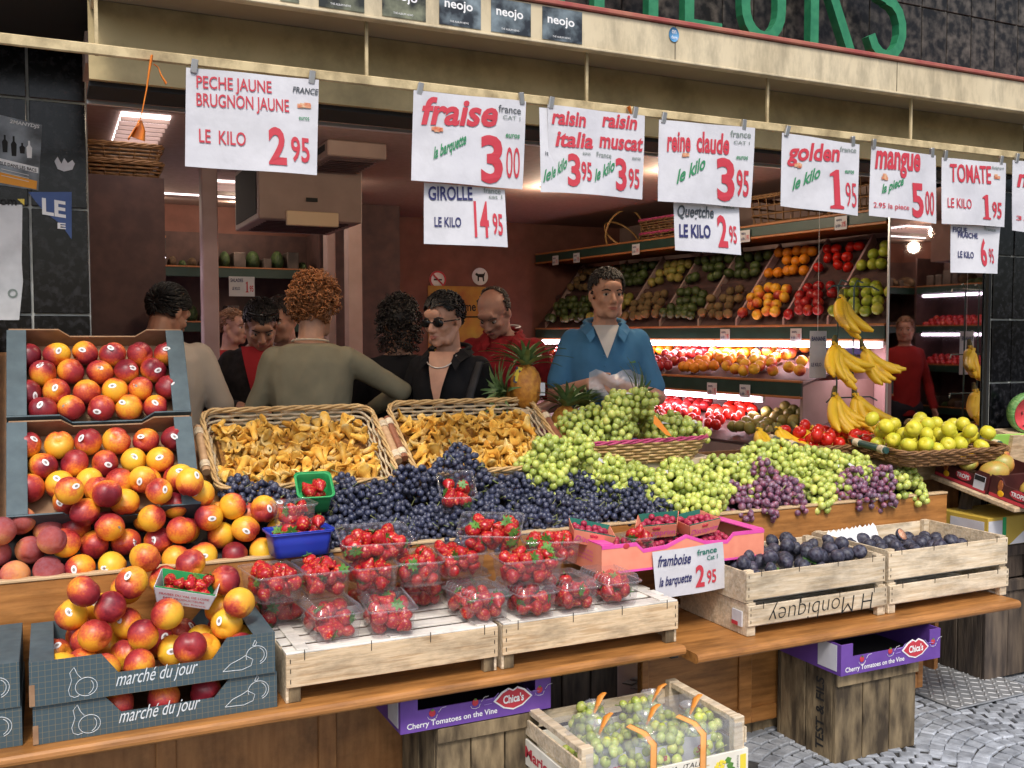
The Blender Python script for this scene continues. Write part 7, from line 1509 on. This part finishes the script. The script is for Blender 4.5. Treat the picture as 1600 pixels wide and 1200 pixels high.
bg_ = MB().add(vs, fs, 0, True).build('plastic_bag', M['frosted'], None); bg_.matrix_local = Matrix.Translation(o.location) @ Matrix.Rotation(R(-26), 4, 'Z') @ Matrix.Diagonal((1.077, 1.077, 1.077, 1)); tag(bg_, 'crumpled clear plastic bag held by the man in blue', 'plastic bag')
# woman in sunglasses
bj = cloth('black_jacket', (.012, .012, .014), .6); o, HM, AR = person('woman with short black hair and sunglasses in a black jacket', pxy(700, 4.38), R(-42), 1.74, (-14, 8, 0), (.58, .31, .21), bj, 'long', None, 'spiky', (.008, .008, .009), fat=.95, build=.79, vee=(1.22, .062, skin((.56, .30, .20)), 'neckline'), vox=.0065); collar(o, bj, wd=.08); chain(o, 1.42, M['metal'], .07, .055)
gl = mat('dark_lens', (.005, .005, .006), rough=.08)
for s in (-1, 1):
    MB().ball((s*.033, -.0915, .112), (.029, .008, .019), 16, 10).mul(HM).build('sunglasses_lens', gl, o); MB().tube([(s*.06, -.083, .118), (s*.078, -.04, .118), (s*.079, .012, .116)], .003, 5).mul(HM).build('sunglasses_arm', gl, o)
MB().tube([(-.01, -.098, .114), (0, -.102, .117), (.01, -.098, .114)], .003, 5).mul(HM).build('sunglasses_bridge', gl, o)
MB().box(-.004, .004, -.004, .004, -.004, .004, b=.0015).build('jacket_stud', M['metal'], o, (-.09, front(-.09, 1.27, .02)-.008, 1.27))
MB().tube([(.17, -.06, 1.44), (.15, front(.14, 1.3, .03)-.012, 1.30), (.14, front(.13, 1.1, .03)-.014, 1.08)], .022, 6, flat=.3).build('bag_strap', M['blackwood'], o)
# curly haired person from behind
ol = cloth('olive_jumper', (.26, .235, .155), .85, 9); o, HM, AR = person('person with curly auburn hair seen from behind in an olive jumper', pxy(486, 4.25), R(158), 1.79, (-12, 10, 0), (.50, .27, .17), ol, 'long', {'R': ((-.375, -.10, 1.27), (-.22, -.34, 1.17)), 'L': ((.27, -.02, 1.13), (.16, -.22, 1.0))}, 'curls', (.26, .10, .032), build=.84, vox=.0065)
MB().tube([(.076*math.cos(R(a)), .022+.066*math.sin(R(a)), 1.488+.010*math.sin(R(a))) for a in range(0, 360, 12)], .0045, 5, closed=True).build('neckband', mat('pale_band', (.5, .42, .3), (.6, .5, .38), 90, rough=.6), o)
# man in a white shirt from behind
ws = cloth('white_shirt', (.50, .44, .37), .88); o, HM, AR = person('dark haired man in a cream shirt bending away by the nectarine trays', pxy(243, 4.45), R(168), 1.80, (-38, 26, 0), (.40, .20, .13), ws, 'short', {'R': ((-.29, -.02, 1.14), (-.20, -.22, .98)), 'L': ((.28, -.03, 1.13), (.2, -.2, .95))}, 'spiky', (.006, .006, .006), build=1.02)
# woman looking down, dark jacket over red top
dj = cloth('dark_jacket', (.022, .018, .018), .5, 40, .5); rt = cloth('red_top', (.32, .02, .025)); o, HM, AR = person('woman in a dark jacket over a red top looking down at her hands', pxy(405, 4.95), R(-14), 1.76, (8, 34, 0), (.44, .23, .15), dj, 'long', {'R': ((-.26, .0, 1.16), (-.08, -.24, 1.20)), 'L': ((.26, .0, 1.15), (.05, -.25, 1.17))}, 'spiky', (.008, .007, .007), fat=.95, build=.82, vee=(1.12, .085, rt, 'red_top'), hands=(((.7, -.6, -.1), (0, .3, -1), (0, -1, .3), .5), ((-.7, -.6, -.2), (0, .3, -1), (0, -1, .3), .5)))
wl = MB()
for s in (-1, 1): wl.tube([(s*.008, front(0, 1.2, .03)-.008, 1.17), (s*.03, front(.03, 1.22, .03)-.008, 1.205), (s*.032, front(.03, 1.24, .03)-.008, 1.235), (s*.015, front(.015, 1.25, .03)-.008, 1.25), (s*.004, front(0, 1.23, .03)-.008, 1.23)], .004, 5)
wl.build('white_heart', M['white'], o)
MB().tube([(-.072, -.05, .215), (-.04, -.085, .226), (0, -.092, .228), (.04, -.085, .226), (.072, -.05, .215)], .006, 5).mul(HM).build('sunglasses_on_hair', gl, o)
# reddish haired woman further back
person('fair haired woman in a red top far back, looking to the right', pxy(360, 6.4), R(12), 1.72, (38, 0, 0), (.52, .28, .20), cloth('red_shirt', (.30, .02, .02)), 'long', None, 'tied', (.16, .07, .03), fat=.95, build=.78, vox=.01)
# man half hidden behind the curls
o, HM, AR = person('person in a white collar half hidden behind the curly hair', pxy(447, 5.2), R(-25), 1.76, (-20, 12, 0), (.46, .24, .17), cloth('white_blouse', (.55, .52, .52)), 'long', None, 'short', (.02, .012, .01), build=.82, vox=.01); collar(o, M['white'])
# dark curly haired person from behind, in black
person('person with dark curls seen from behind in black clothes', pxy(622, 4.75), R(172), 1.72, (-15, 4, 0), (.40, .22, .15), cloth('black_top', (.010, .010, .012), .6), 'long', None, 'longcurls', (.010, .007, .006), build=.82, vox=.009)
# balding man in red
rp_ = cloth('red_polo', (.26, .015, .02), .6, 30); o, HM, AR = person('balding man in a dark red polo looking down', pxy(785, 5.15), R(-30), 1.83, (-22, 34, 0), (.44, .23, .17), rp_, 'short', {'R': ((-.27, .02, 1.14), (-.17, -.22, 1.06)), 'L': ((.27, .02, 1.14), (.1, -.25, 1.08))}, 'bald', (.035, .022, .016), build=.9, vox=.009); collar(o, rp_)
MB().tube([(.088*math.cos(R(a)), .03+.08*math.sin(R(a)), 1.525+.01*math.sin(R(a))) for a in range(-40, 220, 15)], .004, 5).build('white_piping', M['white'], o)
run_fuse()
